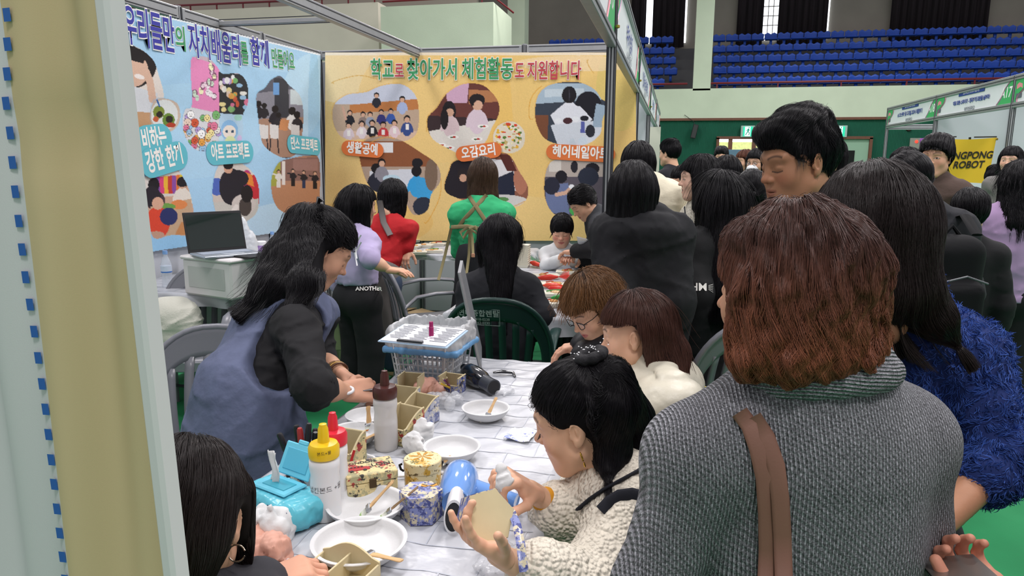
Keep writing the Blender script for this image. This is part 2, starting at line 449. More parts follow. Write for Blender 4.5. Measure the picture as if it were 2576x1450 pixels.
def head_mesh(kind, mouth, h, eyes):
    key = (kind, mouth, h, eyes)
    if key in _heads: return _heads[key]
    v, q = head_sdf(kind, mouth).mesh(h)
    x, y, z = np.abs(v[:, 0]), v[:, 1], v[:, 2]
    lip = np.zeros(len(v)); brow = np.zeros(len(v)); dark = np.zeros(len(v)); white = np.zeros(len(v)); blush = np.zeros(len(v))
    fr = y > .06
    lw = .025
    up = -.0445-.0045*(x/lw)-.002*(x < .004); lo = -.067+.012*(x/lw)**2
    lip = fr*np.clip((lw-x)/.003+.5, 0, 1)*np.clip((up-z)/.0022+.5, 0, 1)*np.clip((z-lo)/.0022+.5, 0, 1)
    bz = .033+.006*np.clip(1-((x-.034)/.02)**2, -1, 1)
    brow = (np.exp(-((z-bz)/.0032)**2)*((x > .012) & (x < .052)) * (y > .045))
    ex = (x-.031)/.0155
    if eyes == 'down':
        arc = -.0005-.0030*(1-ex**2); dark = np.exp(-((z-arc)/.0016)**2)*(np.abs(ex) < 1.05)*fr
    elif eyes == 'open':
        top = .010-.0055*ex**2; bot = .003+.002*ex**2
        white = ((z < top) & (z > bot) & (np.abs(ex) < 1) & fr).astype(float)
        dark = (((x-.031)**2+(z-.007)**2 < .0052**2) & (white > 0)).astype(float)
        dark = np.maximum(dark, np.exp(-((z-top)/.0016)**2)*(np.abs(ex) < 1.08)*fr)
    blush = np.exp(-(((x-.043)/.02)**2+((z+.022)/.02)**2))*(y > .03)+.8*np.exp(-((x/.012)**2+((z+.022)/.012)**2))*(y > .085)
    nb = np.exp(-(((x-.006)/.003)**2+((z+.0305)/.003)**2))*(y > .085); dark = np.maximum(dark, .6*nb)
    if mouth: dark = np.maximum(dark, .8*(fr & (x < .019) & (np.abs(z+.0553) < .002+.004*mouth)))
    _heads[key] = (v, q, lip, brow, dark, white, blush); return _heads[key]
def head_cols(hm, skin, lipc='#b0555a', browc='#2a211e', lips=.75, blush=.35, browk=.8):
    v, q, lip, brow, dark, white, bl = hm; s = np.array(lin(skin))
    c = np.tile(s, (len(v), 1))*(1+.05*sinnoise(v, 40, 2))[:, None]
    c = c*(1-blush*bl[:, None]*np.array([0.05, .40, .40]))
    c = c+(np.array(lin(lipc))-c)*(lip*lips)[:, None]
    c = c+(np.array([.75, .72, .70])-c)*white[:, None]
    c = c+(np.array(lin(browc))-c)*(brow*browk)[:, None]; c = c+(np.array([.012, .009, .008])-c)*np.clip(dark, 0, 1)[:, None]
    return np.clip(c, 0, 1)
def frame(fwd, up=(0, 0, 1), roll=0):
    f = nrm(fwd); r = nrm(np.cross(f, up)); u = np.cross(r, f)
    if roll: r, u = r*math.cos(roll)+u*math.sin(roll), -r*math.sin(roll)+u*math.cos(roll)
    return np.stack([r, f, u], 1)
def hand_sdf(curl=(.35, .5, .35), thumb=.3, spread=1.0, fingers=None, k=.006):
    """wrist at origin, fingers along +x, palm faces -z, thumb on +y"""
    s = SDF(); ys = (.031, .011, -.010, -.029); L = (.070, .078, .073, .058)
    for i, y in enumerate(ys):
        s.u(Cap((.0, y*.62, 0), (.088-.004*abs(i-1), y, .002), .0135, .0118, ), .014)
    s.u(Cap((.010, .014, -.006), (.055, .034, -.010), .017, .011), .014)
    s.u(Cap((.012, -.016, -.007), (.06, -.024, -.008), .014, .010), .014)
    for i, y in enumerate(ys):
        cu = fingers[i] if fingers else curl
        p = V(.088-.004*abs(i-1), y, .002); a = 0; sp = (1.5-i)*.07*spread; r = .0092-.0006*(i == 3)
        for j, (l, cc) in enumerate(zip((.46, .30, .24), cu)):
            a += cc; d = V(math.cos(a)*math.cos(sp), math.cos(a)*math.sin(sp), -math.sin(a)); n = p+d*L[i]*l
            s.u(Cap(p, n, r, r*.92), k if j == 0 else .004); p = n; r *= .92
    p = V(.022, .026, -.008); d = nrm(V(.62, .72, -.25-.4*thumb)); r = .0125
    for j, l in enumerate((.040, .034, .026)):
        n = p+d*l; s.u(Cap(p, n, r, r*.9), .010 if j == 0 else .004); p = n; r *= .88
        d = nrm(d+V(.22, -.45*thumb-.1, -.25*thumb))
    return s
def nails_of(s): return None
_hands = {}
def hand_mesh(curl, thumb, h, fingers=None, spread=1.0):
    key = (curl, thumb, h, fingers, spread)
    if key not in _hands:
        v, q = hand_sdf(curl, thumb, spread, fingers).mesh(h); _hands[key] = (v, q)
    return _hands[key]
def az(px, py): r = ray(px, py); return math.atan2(r[1], r[0])
class Fig: pass
def top_sdf(F, t=.012, sleeve=1.0, hem=.02, fold=.006, arms='LR', bust=.0, loose=1.0, neckcut=None, rarm=1.0, disp=None, cuff=0, drop=0.0):
    s = SDF(); sc = F.s; J = F.J; k = .05*sc
    up = nrm(J['nb']-J['pel']); bf = F.bf; fl = (nrm(np.cross(F.br, up)*-1 if False else np.cross(up, F.br)), 1.35)
    mid = J['pel']+(J['nb']-J['pel'])*.45; ch = J['pel']+(J['nb']-J['pel'])*.74
    lowp = J['pel']-up*(.02+drop)
    s.u(Cap(lowp, mid, (.128*F.w+t)*sc*loose, (.122*F.w+t)*sc*loose, fl, (fold, 2.2, 1)), k)
    s.u(Cap(mid, ch, (.122*F.w+t)*sc*loose, (.135*F.w+t)*sc*loose, fl, (fold*.6, 2, 2)), k)
    s.u(Cap(J['shL'], J['shR'], (.046+t*.8)*sc), k*1.2)
    s.u(Cap(J['nb']+up*.01, J['nb']-up*.06*sc, (.058+t*.7)*sc, (.075+t)*sc), k)
    for sd in 'LR': s.u(Cap(J['nb'], J['sh'+sd], (.040+t*.7)*sc, (.042+t*.8)*sc), k)
    if bust: 
        for sgn in (-1, 1): s.u(Ell(ch+fl[0]*(.075*sc)+F.br*sgn*.07*sc-up*.03, (.075*sc*bust)), .05)
    hem_p = lowp-up*hem; s.cut(Half(hem_p, -up), .01)
    for sd in arms:
        a, b, c = J['sh'+sd], J['el'+sd], J['wr'+sd]
        s.u(Cap(a, b, (.046*rarm+t*.85)*sc, (.040*rarm+t*.9)*sc, None, (fold*.8, 3, 4)), .035)
        if sleeve > .5:
            e = b+(c-b)*((sleeve-.5)*2*.97)
            s.u(Cap(b, e, (.042*rarm+t)*sc, (.034*rarm+t)*sc, None, (fold, 4, 5)), .022)
            if cuff: s.u(Cap(e-nrm(c-b)*.01, e+nrm(c-b)*.012, (.031+t*.5)*sc), .004)
    s.disp = disp or (wr(.0065, 9, 3, (1, 1, 1.6)) if fold else None)
    return s
def wr(am=.005, sc=11, seed=1, st=(1, 1, 1.7)):
    """cloth creases: ridged noise"""
    st = np.array(st, np.float32)
    def f(p):
        q = p*st; a = 1-np.abs(sinnoise(q, sc, seed)); b = 1-np.abs(sinnoise(q, sc*2.1, seed+3)); return am*(a**5-.25)+am*.5*(b**5-.25)+am*.3*sinnoise(p, sc*.5, seed+1)
    return f
def fabric_disp(am, sc1=9, seed=2, am2=.0, sc2=30):
    return lambda p: am*sinnoise(p, sc1, seed)+(am2*sinnoise(p, sc2, seed+5) if am2 else 0)
def pants_sdf(F, t=.012, wide=1.0, fold=.006, cutz=None):
    s = SDF(); J = F.J; sc = F.s
    s.u(Cap(J['hipL'], J['hipR'], (.098+t)*sc*F.w), .05); s.u(Cap(J['pel'], J['pel']+nrm(J['nb']-J['pel'])*.09, (.118*F.w+t)*sc, (.112*F.w+t)*sc, (F.bf, 1.3)), .05)
    for sd in 'LR':
        s.u(Cap(J['hip'+sd], J['kn'+sd], (.082+t)*sc, (.056*wide+t)*sc, None, (fold, 3, 1)), .03)
        s.u(Cap(J['kn'+sd], J['an'+sd]+V(0, 0, .03), (.056*wide+t)*sc, (.046*wide*1.08+t)*sc, None, (fold, 4, 2)), .02)
    return s
def skirt_sdf(F, hemz=.3, r0=.15, r1=.24, pleat=.01, n=14, back=.0):
    s = SDF(); J = F.J; c = J['pel']; wt = J['pel']+nrm(J['nb']-J['pel'])*.10
    b = V(c[0], c[1], hemz)-F.bf*back
    s.u(Cap(wt, c, r0*.85, r0, (F.bf, 1.2)), .04); s.u(Cap(c, b, r0, r1, (F.bf, 1.15)), .04); s.cut(Half(b, (0, 0, -1)), .004)
    s.cut(Half(wt, nrm(J['nb']-J['pel'])), .004)
    def dp(p):
        a = np.arctan2(p[..., 1]-c[1], p[..., 0]-c[0]); f = np.clip((c[2]+.05-p[..., 2])/.5, 0, 1)
        return pleat*f*np.sin(a*n+2*sinnoise(p, 4, 3))
    s.disp = dp; return s
SKIN = mat('skin', '#d8a98c', rough=.52, attr='col', sss=.12, bump=.12, bscale=260, bdist=.001, spec=.4)
SHOE = mat('shoe_white', '#d9d8d4', rough=.6)
SHOEB = mat('shoe_black', '#17171a', rough=.6)
def person(label, hd, fy=0, fp=0, fr=0, kind='f', hs=None, skin='#d9ab8e', by=None, H=1.0, lean=0, post='stand', J=None, w=1.0,
           res='far', mouth=0, eyes='down', hands='', hp=None, sw=1.0, group=None, head=True, headkw=None, shoe=None, neckl=1.0, tl=.50, name='person', legs=True, arml=1.0):
    """hd = (px, py, depth) of the ear point; fy: 0 back to the camera, 90 faces picture-left; fp looks down"""
    F = Fig(); hd_w = P(*hd); a0 = az(hd[0], hd[1]); F.s = H; hs = hs or {'f': .97, 'm': 1.03, 'c': .88}[kind]
    ya = a0+math.radians(fy); fp = math.radians(fp); fwd = V(math.cos(ya)*math.cos(fp), math.sin(ya)*math.cos(fp), -math.sin(fp))
    F.M = frame(fwd, roll=math.radians(fr))*hs; F.hc = hd_w; F.hs = hs; F.w = w; F.ya = ya
    ba = a0+math.radians(fy if by is None else by); F.bf = V(math.cos(ba), math.sin(ba), 0); F.br = np.cross(F.bf, V(0, 0, 1)); F.res = res
    j = {}; s = H; up = V(0, 0, 1)
    ln = math.radians(lean)
    j['nb'] = hd_w-up*.158*s*neckl-F.bf*(.03+.06*math.sin(ln)+.04*math.sin(max(fp, 0)))*s
    if J and 'nb' in J: j['nb'] = np.array(J['nb'])
    tv = up*math.cos(ln)+F.bf*math.sin(ln)
    j['pel'] = j['nb']-tv*tl*s
    if J and 'pel' in J: j['pel'] = np.array(J['pel'])
    tv = nrm(j['nb']-j['pel'])
    for sd, sg in (('L', -1), ('R', 1)):
        j['sh'+sd] = j['nb']+F.br*sg*.140*s*sw-tv*.060*s
        if J and 'sh'+sd in J: j['sh'+sd] = np.array(J['sh'+sd])
        j['el'+sd] = j['sh'+sd]+V(0, 0, -.27*s*arml)+F.br*sg*.05-F.bf*.02
        if J and 'el'+sd in J: j['el'+sd] = np.array(J['el'+sd])
        j['wr'+sd] = j['el'+sd]+V(0, 0, -.235*s*arml)+F.bf*.06
        j['hip'+sd] = j['pel']+F.br*sg*.085*s-up*.03
        if post == 'sit': j['kn'+sd] = j['hip'+sd]+F.bf*.40*s+V(0, 0, .02); j['an'+sd] = V(*(j['kn'+sd]+F.bf*.03)[:2], .08)
        else:
            j['an'+sd] = V(*(j['hip'+sd]+F.br*sg*.03)[:2], .075); j['kn'+sd] = (j['hip'+sd]+j['an'+sd])/2+F.bf*.03
    if J: j.update({k2: np.array(v2) for k2, v2 in J.items()})
    F.J = j
    hh = {'near': .0020, 'mid': .0030, 'far': .0048}[res]; hb = {'near': .010, 'mid': .012, 'far': .015}[res]
    parts = []; cols = []
    s2 = np.array(lin(skin))
    if head:
        hm = head_mesh(kind, mouth, hh, eyes); hv = hm[0]@F.M.T+hd_w
        parts.append((hv, hm[1])); cols.append(head_cols(hm, skin, **(headkw or {})))
    b = SDF(); k = .04
    up2 = tv; fl = (F.bf, 1.4); mid = (j['nb']+j['pel'])/2
    hbase = hd_w+F.M@V(0, -.022, -.075)
    b.u(Cap(j['nb']-up2*.02, hbase, .054*s*(1.12 if kind == 'm' else 1)*(.9 if kind == 'c' else 1), .045*s*(1.18 if kind == 'm' else 1)), .02)
    b.u(Cap(j['pel'], j['nb']-up2*.15, .105*w*s, .11*w*s, fl), k); b.u(Cap(j['shL'], j['shR'], .044*s), k); b.u(Cap(j['hipL'], j['hipR'], .085*s*w), k)
    for sd in 'LR':
        b.u(Cap(j['nb'], j['sh'+sd], .040*s, .042*s), k)
        b.u(Cap(j['sh'+sd], j['el'+sd], .042*s, .034*s), .03)
        if sd not in hands: b.u(Cap(j['el'+sd], j['wr'+sd], .034*s, .026*s), .02)
        if legs:
            b.u(Cap(j['hip'+sd], j['kn'+sd], .07*s, .046*s), .03); b.u(Cap(j['kn'+sd], j['an'+sd], .046*s, .032*s), .02)
            b.u(Cap(j['an'+sd]-V(0, 0, .03), j['an'+sd]-V(0, 0, .038)+F.bf*.12*s, .034*s, .028*s), .02)
    v, q = b.mesh(hb); parts.append((v, q)); cols.append(np.tile(s2, (len(v), 1)))
    for sd in hands:
        p = (hp or {}).get(sd, {}); hn = hh if res != 'near' else .0019
        v, q = hand_mesh(p.get('curl', (.35, .5, .35)), p.get('thumb', .3), hn, p.get('fingers'), p.get('spread', 1.0))
        dr = nrm(j['wr'+sd]-j['el'+sd]); d = nrm(p.get('dir', dr)); pn = nrm(p.get('palm', (0, 0, -1)))
        pn = nrm(pn-d*np.dot(pn, d)); z = -pn; y = np.cross(z, d)
        # +y must be the thumb side: palm normal -z, right hand keeps it, left hand mirrors
        mir = 1 if sd == 'R' else -1
        Mh = np.stack([d, y*mir, z], 1)*s*p.get('s', .97)
        v = v@Mh.T+j['wr'+sd]
        if mir < 0: q = q[:, ::-1]
        sc_ = s*1.0; fo = SDF(); e0 = j['el'+sd]; 
        fo.u(Cap(e0, e0+(j['wr'+sd]-e0)*.55, .042*s, .036*s), .01); fo.u(Cap(e0+(j['wr'+sd]-e0)*.5, j['wr'+sd]+d*.012, .0365*s, .0235*s, (pn, 1.18)), .02)
        fv, fq = fo.mesh(max(hn, .0035)); parts += [(v, q), (fv, fq)]
        cc = np.tile(s2, (len(v), 1))*(1+.06*sinnoise(v, 70, 1))[:, None]; cc[:, 1:] *= .94; cols.append(cc); cols.append(np.tile(s2, (len(fv), 1))*(1+.04*sinnoise(fv, 30, 1))[:, None])
    v, q = join_vq(parts)
    F.base = V(*j['pel'][:2], 0); F.root = mesh_np(name, v, q, SKIN, None, col=np.concatenate(cols))
    tag(F.root, label, 'person', group); F.kids = []
    if shoe is not None:
        for sd in 'LR':
            a = j['an'+sd]-V(0, 0, .02); ss = SDF(); ss.u(Cap(a, a+F.bf*.09*s-V(0, 0, .008), .042*s, .04*s), .02); ss.u(Cap(a+F.bf*.09*s-V(0, 0, .01), a+F.bf*.15*s-V(0, 0, .012), .042*s, .036*s), .02)
            ss.u(Cap(a+V(0, 0, .03), a-F.bf*.02, .036*s, .04*s), .02); ss.cut(Half((0, 0, .004), (0, 0, -1)), .002)
            add(F, 'shoe', ss, shoe, .008)
    return F
def add(F, name, s, m, h, smooth=0, sub=None, disp=None, parent=None, label=None, attr=None):
    v, q = s.mesh(h)
    if smooth: v = smooth_vq(v, q, smooth)
    at = None
    if attr: at = attr(v)
    o = mesh_np(name, v, q, m, parent or F.root, attrs=at); F.kids.append(o)
    if label: o['label'] = label
    if disp:
        for (typ, size, st) in disp:
            tx = bpy.data.textures.new('t', typ); tx.noise_scale = size
            if typ == 'VORONOI': tx.distance_metric = 'DISTANCE'
            md = o.modifiers.new('d', 'DISPLACE'); md.texture = tx; md.strength = st; md.mid_level = .5 if typ != 'VORONOI' else .3; md.texture_coords = 'LOCAL'
    return o
def surf(F, name, px, py, off=.004):
    """point where the view ray through a pixel meets one of the figure's meshes, lifted off by off"""
    from mathutils.bvhtree import BVHTree
    o = [c for c in F.kids if c.name.split('.')[0] == name][0]
    if not hasattr(F, 'bvh'): F.bvh = {}
    if o.name not in F.bvh: F.bvh[o.name] = BVHTree.FromPolygons([v.co[:] for v in o.data.vertices], [p.vertices[:] for p in o.data.polygons])
    r = nrm(ray(px, py)); h = F.bvh[o.name].ray_cast(Vector(CAM), Vector(r))
    return (np.array(h[0])+np.array(h[1])*off) if h[0] is not None else P(px, py, (F.hc-CAM)@CF-.1)
def finish(F):
    """put the figure's origin on the floor under it"""
    b = Vector(F.base); F.root.data.transform(Matrix.Translation(-b)); F.root.location = b
    for o in children(F.root):
        o.matrix_parent_inverse = Matrix.Translation(-b)
# ------------------------------------------------------------------ hair
class Hair:
    def __init__(s): s.sdf = SDF(); s.fl = []; s.cheek = None
    def add(s, prim, k, flow): s.sdf.u(prim, k); s.fl.append((prim, flow)); return s
    def flow(s, p, g):
        W = 0; D = 0
        for pr, f in s.fl:
            d = pr.dist(p); w = np.exp(-np.maximum(d+.01, 0)/.012)[:, None]+1e-6
            if f[0] == 'rad':
                v = p-np.array(f[1], np.float32); v /= np.linalg.norm(v, axis=1, keepdims=True)+1e-6; v = v+g*(f[2] if len(f) > 2 else .8)
            elif f[0] == 'to':
                v = np.array(f[1], np.float32)-p; v /= np.linalg.norm(v, axis=1, keepdims=True)+1e-6
            else: v = np.tile(nrm(f[1]).astype(np.float32), (len(p), 1))
            v = v/(np.linalg.norm(v, axis=1, keepdims=True)+1e-6); W = W+w; D = D+w*v
        return D/W
def face_cut(hr, wide=.0, front=.055, fringe=.07, prof=.045):
    """open the hair in front of the face"""
    hr.cheek = (prof, fringe)
    hr.sdf.sub(Bx((0, prof+.10, fringe-.215), (.15, .10, .20), .045), .012)
    hr.sdf.sub(Cap((0, .14+front-.055, fringe-.085), (0, .17+front-.055, -.30), .085+wide, .095+wide), .01)
def style(name, M, **k):
    """hair in head space; g = gravity there"""
    h = Hair(); g = (M.T@V(0, 0, -1)); g = nrm(g); th = k.get('th', .012); crown = k.get('crown', (0, -.02, .125))
    if name in ('short', 'bowl'):
        h.add(Ell((0, -.014, .040), (.0745+th, .096+th, .086+th*1.2)), .02, ('rad', crown, .3))
        if name == 'short':
            h.add(Ell((.012, .050, .096), (.060, .040, .028)), .03, ('dir', k.get('fringe', (-.35, 1, -.1)))); h.add(Ell((0, -.02, .115), (.07, .07, .035)), .03, ('rad', (0, -.08, .1), 0))
            h.sdf.sub(Ell((0, .125, -.02), (.066, .062, .095)), .012)
            h.sdf.cut(Half((0, -.012, -.012), (0, .62, -.78)), .012)
            for x in (-1, 1): h.sdf.sub(Ell((x*.095, .004, -.012), (.03, .026, .035)), .01)
        else:
            h.sdf.sub(Ell((0, .135, -.04), (.075, .075, .088)), .01); h.sdf.cut(Half((0, -.02, -.03), (0, .45, -.85)), .012)
    elif name == 'tied':
        tie = k.get('tie', (0, -.115, .04)); th = k.get('th', .007)
        h.add(Ell((0, -.014, .038), (.0745+th, .095+th, .086+th)), .02, ('to', tie))
        h.sdf.sub(Ell((0, .118, -.012), (.072, .064, .092)), .01); h.sdf.cut(Half((0, -.012, -.018), (0, .66, -.75)), .01)
        for x in (-1, 1): h.sdf.sub(Ell((x*.095, .006, -.01), (.03, .026, .035)), .01)
    else:
        L = k.get('L', .12); wd = k.get('wd', .10); bk = k.get('bk', .055)
        h.add(Ell((0, -.014, .040), (.0745+th, .096+th, .088+th)), .03, ('rad', crown, .9))
        low = V(0, -.03, -.01)+g*L
        for x in (-1, 1):
            if k.get('side', 1): h.add(Cap((x*.062, .0, .0), V(x*.068, .0, 0)+g*L*.92+V(x*.012, 0, 0), .038, k.get('sr', .034), (V(1, 0, 0), 1.2)), .04, ('dir', g))
        h.add(Cap((0, -.05, .01), V(0, -.05-.38*max(0, L-.12), 0)+g*L, .075+th*.5, wd*.75, (V(0, 1, 0), 1.15)), .05, ('dir', g))
        face_cut(h, k.get('wide', 0), k.get('front', .055), k.get('fr', .07), k.get('prof', .045))
        if k.get('ear'): 
            for x in (-1, 1): h.sdf.sub(Ell((x*.10, .02, -.02), (.045, .04, .06)), .01)
    return h
def put_hair(F, hr, m, mc, n=2500, rad=.0005, L=.12, steps=10, h=None, wave=0, wl=.05, frizz=.004, clump=.004, seed=1, label=None, droop=.5, disp=None, out=.002, name='hair', zmin=None, bare=False, maxout=.06, ears=0, wtop=.15, rnd=.16):
    g = nrm(F.M.T@V(0, 0, -1)).astype(np.float32); rg = np.random.default_rng(seed)
    h = h or {'near': .0045, 'mid': .0055, 'far': .0075}[F.res]
    if hr.sdf.disp is None: hr.sdf.disp = lambda p: clump*.5*sinnoise(p*np.array([1, 1, .35], np.float32), 60, seed)
    v, q = hr.sdf.mesh(h); nv = vnormals(v, q)
    hv = v@F.M.T+F.hc
    cap = mesh_np(name, hv, q, mc, F.root); F.kids.append(cap)
    if label: cap['label'] = label
    if not n: return cap
    i = rg.choice(len(v), n); p = (v[i]+rg.normal(size=(n, 3))*h*.6).astype(np.float32)
    off = rg.uniform(-.004, out, n).astype(np.float32); ds = L/steps
    for _ in range(2):
        e = .003; D0 = hr.sdf.ev(p); G = np.stack([hr.sdf.ev(p+np.eye(3, dtype=np.float32)[a]*e)-D0 for a in range(3)], 1)/e
        G /= np.linalg.norm(G, axis=1, keepdims=True)+1e-6; p = (p-G*(D0-off)[:, None]).astype(np.float32)
    pts = [p.copy()]; ph = rg.uniform(0, .6, n)+2.5*sinnoise(p, 14, seed+1)
    fl = rg.normal(size=(n, 3)).astype(np.float32)*frizz
    prev = None
    for k in range(steps):
        e = .003; D0 = hr.sdf.ev(p); G = np.stack([hr.sdf.ev(p+np.eye(3, dtype=np.float32)[a]*e)-D0 for a in range(3)], 1)/e
        G /= np.linalg.norm(G, axis=1, keepdims=True)+1e-6
        d = hr.flow(p, g); d = d-G*(d*G).sum(1, keepdims=True)*np.where(D0 < .012, 1, 0)[:, None]
        d = d+.25*g*droop
        if wave:
            sd = np.cross(G, d); wv = wave*np.clip((wtop-p[:, 2:3])/.09, .12, 1); d = d+wv*np.sin(k*ds/wl*2*PI+ph)[:, None]*sd+wv*.6*np.cos(k*ds/wl*2*PI+ph)[:, None]*G
        d = d+fl*8+rnd*np.stack([sinnoise(p, 22, seed+a) for a in range(3)], 1)
        d /= np.linalg.norm(d, axis=1, keepdims=True)+1e-6
        if prev is not None: d = .55*d+.45*prev; d /= np.linalg.norm(d, axis=1, keepdims=True)+1e-6
        prev = d; p = p+d*ds
        Dn = hr.sdf.ev(p); corr = np.clip(Dn-off, -.006, .006); fall = np.where(Dn > .014, 0, .55)
        p = (p-G*(corr*fall)[:, None]).astype(np.float32)
        p = np.where((Dn > maxout)[:, None], pts[-1], p)
        if hr.cheek: p = np.where(((p[:, 1] > hr.cheek[0]+.004) & (p[:, 2] < hr.cheek[1]-.022))[:, None], pts[-1], p)
        if ears: p = np.where(((np.abs(p[:, 1]) < .034) & (np.abs(p[:, 2]) < .045) & (np.abs(p[:, 0]) > .062) & ((p[:, 0] > 0) if ears == 1 else (p[:, 0] < 0) if ears == -1 else True))[:, None], pts[-1], p)
        if not bare: p = np.where(((p[:, 1] > .050) & (np.abs(p[:, 0]) < .078) & (p[:, 2] < .055))[:, None] & (Dn > .001)[:, None], pts[-1], p)
        pts.append(p.copy())
    pts = np.stack(pts, 1)@F.M.T.astype(np.float32)+F.hc
    o = curves_obj('hair_strands', pts, rad*rg.uniform(.7, 1.25, n), m, cap)
    return cap
BLK = hair_mat('hair_black', '#100e13', .36); BLKC = mat('hair_base_black', '#0d0c0f', rough=.75, spec=.12)
DBR = hair_mat('hair_dark_brown', '#241c1b', .36); DBRC = mat('hair_base_dark_brown', '#171211', rough=.75, spec=.12)
BRN = hair_mat('hair_red_brown', '#5e3524', .34, .35); BRNC = mat('hair_base_red_brown', '#2a1812', rough=.75, spec=.12)
# ------------------------------------------------------------------ the hall
Y0, XL, XA, ZT, ZF = 6.39, -3.317, -.347, 2.5, 2.077
YH = 25.0
M_GREEN = mat('green_carpet', '#1a7d4a', rough=.85, var=.10, vscale=3, bump=.25, bscale=500, bdist=.002)
M_MINT = mat('mint_paint', '#c6d0ba', rough=.9, var=.05, vscale=1.2, bump=.15, bscale=40)
M_CREAM = mat('cream_paint', '#d2ccbc', rough=.9, var=.05, vscale=1, bump=.1, bscale=40)
M_GREYW = mat('grey_concrete', '#7e7a70', rough=.95, var=.10, vscale=.8)
M_DKCONC = mat('dark_concrete', '#4b4c4d', rough=.95, var=.15, vscale=1)
M_RIB = mat('green_ribbed_panel', '#0f5a44', rough=.75, kind='wave', bump=.9, bscale=7.5, bdist=.02, var=.10, vscale=2)
M_CURT = mat('dark_curtain', '#1c1519', rough=.95, var=.35, vscale=3, stretch=(4, 1, .3))
M_WOODF = mat('door_wood', '#6b4433', rough=.6, var=.1, vscale=10)
M_RED = mat('rail_red', '#6a1420', rough=.4)
M_ALU = mat('aluminium', '#a9abad', rough=.38, metal=.55, var=.05, vscale=20)
M_ALUD = mat('aluminium_groove', '#33343a', rough=.5, metal=.3)
M_PANEL = mat('white_panel', '#c9ccd3', rough=.6, var=.02, vscale=2)
M_SEAT = mat('blue_seat', '#1f4aa8', rough=.45, var=.12, vscale=1.5)
M_BLACK = mat('black_plastic', '#151518', rough=.45)
M_WHITE = mat('white_plastic', '#e6e7ea', rough=.4)
M_DAY = mat('daylight_glass', '#ffffff', emit='#eef4ff', estr=2.6)
def S(o, kind='structure'): o['kind'] = kind; return o
S(boxo('floor', (1.5, 12, -.05), (34, 34, .1), M_GREEN, bev=0))
# end wall, balcony front and the piers
def zy(px, py, y=YH): return PY(px, py, y)[2]
zR, zB, zRail = zy(1900, 303), zy(1900, 222), zy(1900, 208)
S(boxo('wall_back', (2, YH+.15, zR/2), (34, .3, zR), M_RIB, bev=0))
S(boxo('trim_1', (2, YH-.03, zR+.04), (34, .08, .08), M_WOODF, bev=0))
S(boxo('wall_balcony', (2, YH+.10, (zR+zB)/2+.04), (34, .3, zB-zR-.06), M_MINT, bev=0))
S(boxo('balcony_floor', (2, YH+2.6, zB-.2), (34, 5, .3), M_DKCONC, bev=0))
ZW = 9.5; YW = YH+6.2
S(boxo('wall_upper', (2, YW+.2, 6.5), (36, .3, 9), M_GREYW, bev=0))
for k, (xa, xb) in enumerate([(1745, 1790), (1270, 1313)]):
    a, b = PY(xa+6, 60, YH-.1)[0], PY(xb+6, 60, YH-.1)[0]
    S(boxo('pillar', ((a+b)/2, YH+.30, (zB+ZW)/2-.02), (b-a, .7, ZW-zB+.06), M_MINT, bev=0))
def rail(name, pts, r, m): return MB().tube(pts, r, 8).build(name, m)
o = rail('handrail', [(-9, YH, zRail), (.3, YH, zRail)], .035, M_RED); tag(o, 'dark red handrail along the balcony front left of the pillar', 'rail')
o = rail('handrail', [(.95, YH, zRail), (14, YH, zRail)], .035, M_RED); tag(o, 'dark red handrail along the balcony front right of the pillar', 'rail')
for h in [x for x in bpy.data.objects if x.name.startswith('handrail')]:
    bb = [v.co.x for v in h.data.vertices]; x = min(bb)+.3
    while x < max(bb): boxo('rail_post', (x, YH, (zRail+zB)/2), (.04, .03, zRail-zB), M_RED, h, bev=0); x += 1.9
# curtains and daylight windows on the upper wall
def wx(px, py=60): return PY(px, py, YW)[0]
win = [(1625, 1642, 1), (1722, 1727, 1), (1918, 1956, 2), (2078, 2084, 1), (1668, 1671, 0)]
zs = zy(1900, 96, YW)
for i, (a, b, k) in enumerate(win[:4]):
    xa, xb = wx(a), wx(b); wn = S(boxo('window_%d' % (i+1), ((xa+xb)/2, YW-.02, zs+2.4), (xb-xa, .05, 5.0), M_DAY, bev=0))
    wn.name = 'window_%d' % (i+1)
    if k == 2:
        for j in range(14): boxo('glazing_bar', ((xa+xb)/2, YW-.06, zs+.1+.36*j), (xb-xa, .03, .03), M_GREYW, wn, bev=0)
        for j in (1, 2): boxo('glazing_bar', (xa+(xb-xa)*j/3, YW-.07, zs+2.4), (.03, .03, 5), M_GREYW, wn, bev=0)
def curtain(px0, px1, zb, lab):
    x0, x1 = wx(px0), wx(px1); n = max(6, int((x1-x0)*22)); mb = MB()
    mb.grid(lambda u, v: (x0+(x1-x0)*u, YW-.16+.05*math.sin(u*n*1.1)+.02*math.sin(u*n*2.7), zb+v*(ZW-zb)), n*3, 2)
    o = mb.build('curtain', M_CURT, ang=0, smooth=True, solid=.01); return tag(o, lab, 'curtain', None)
zc = zs-.3
curtain(1588, 1625, zc, 'dark blackout curtain left of the narrow bright gap by the green booth fascia')
curtain(1642, 1722, zc, 'dark blackout curtain between the narrow bright gap and the left edge of the mint pillar')
curtain(1853, 1918, zc, 'narrow dark blackout curtain left of the tall bright gridded window')
curtain(1956, 2078, zc, 'wide dark blackout curtain right of the tall bright gridded window')
curtain(2236, 2480, zc, 'widest dark blackout curtain above the seats near the right end')
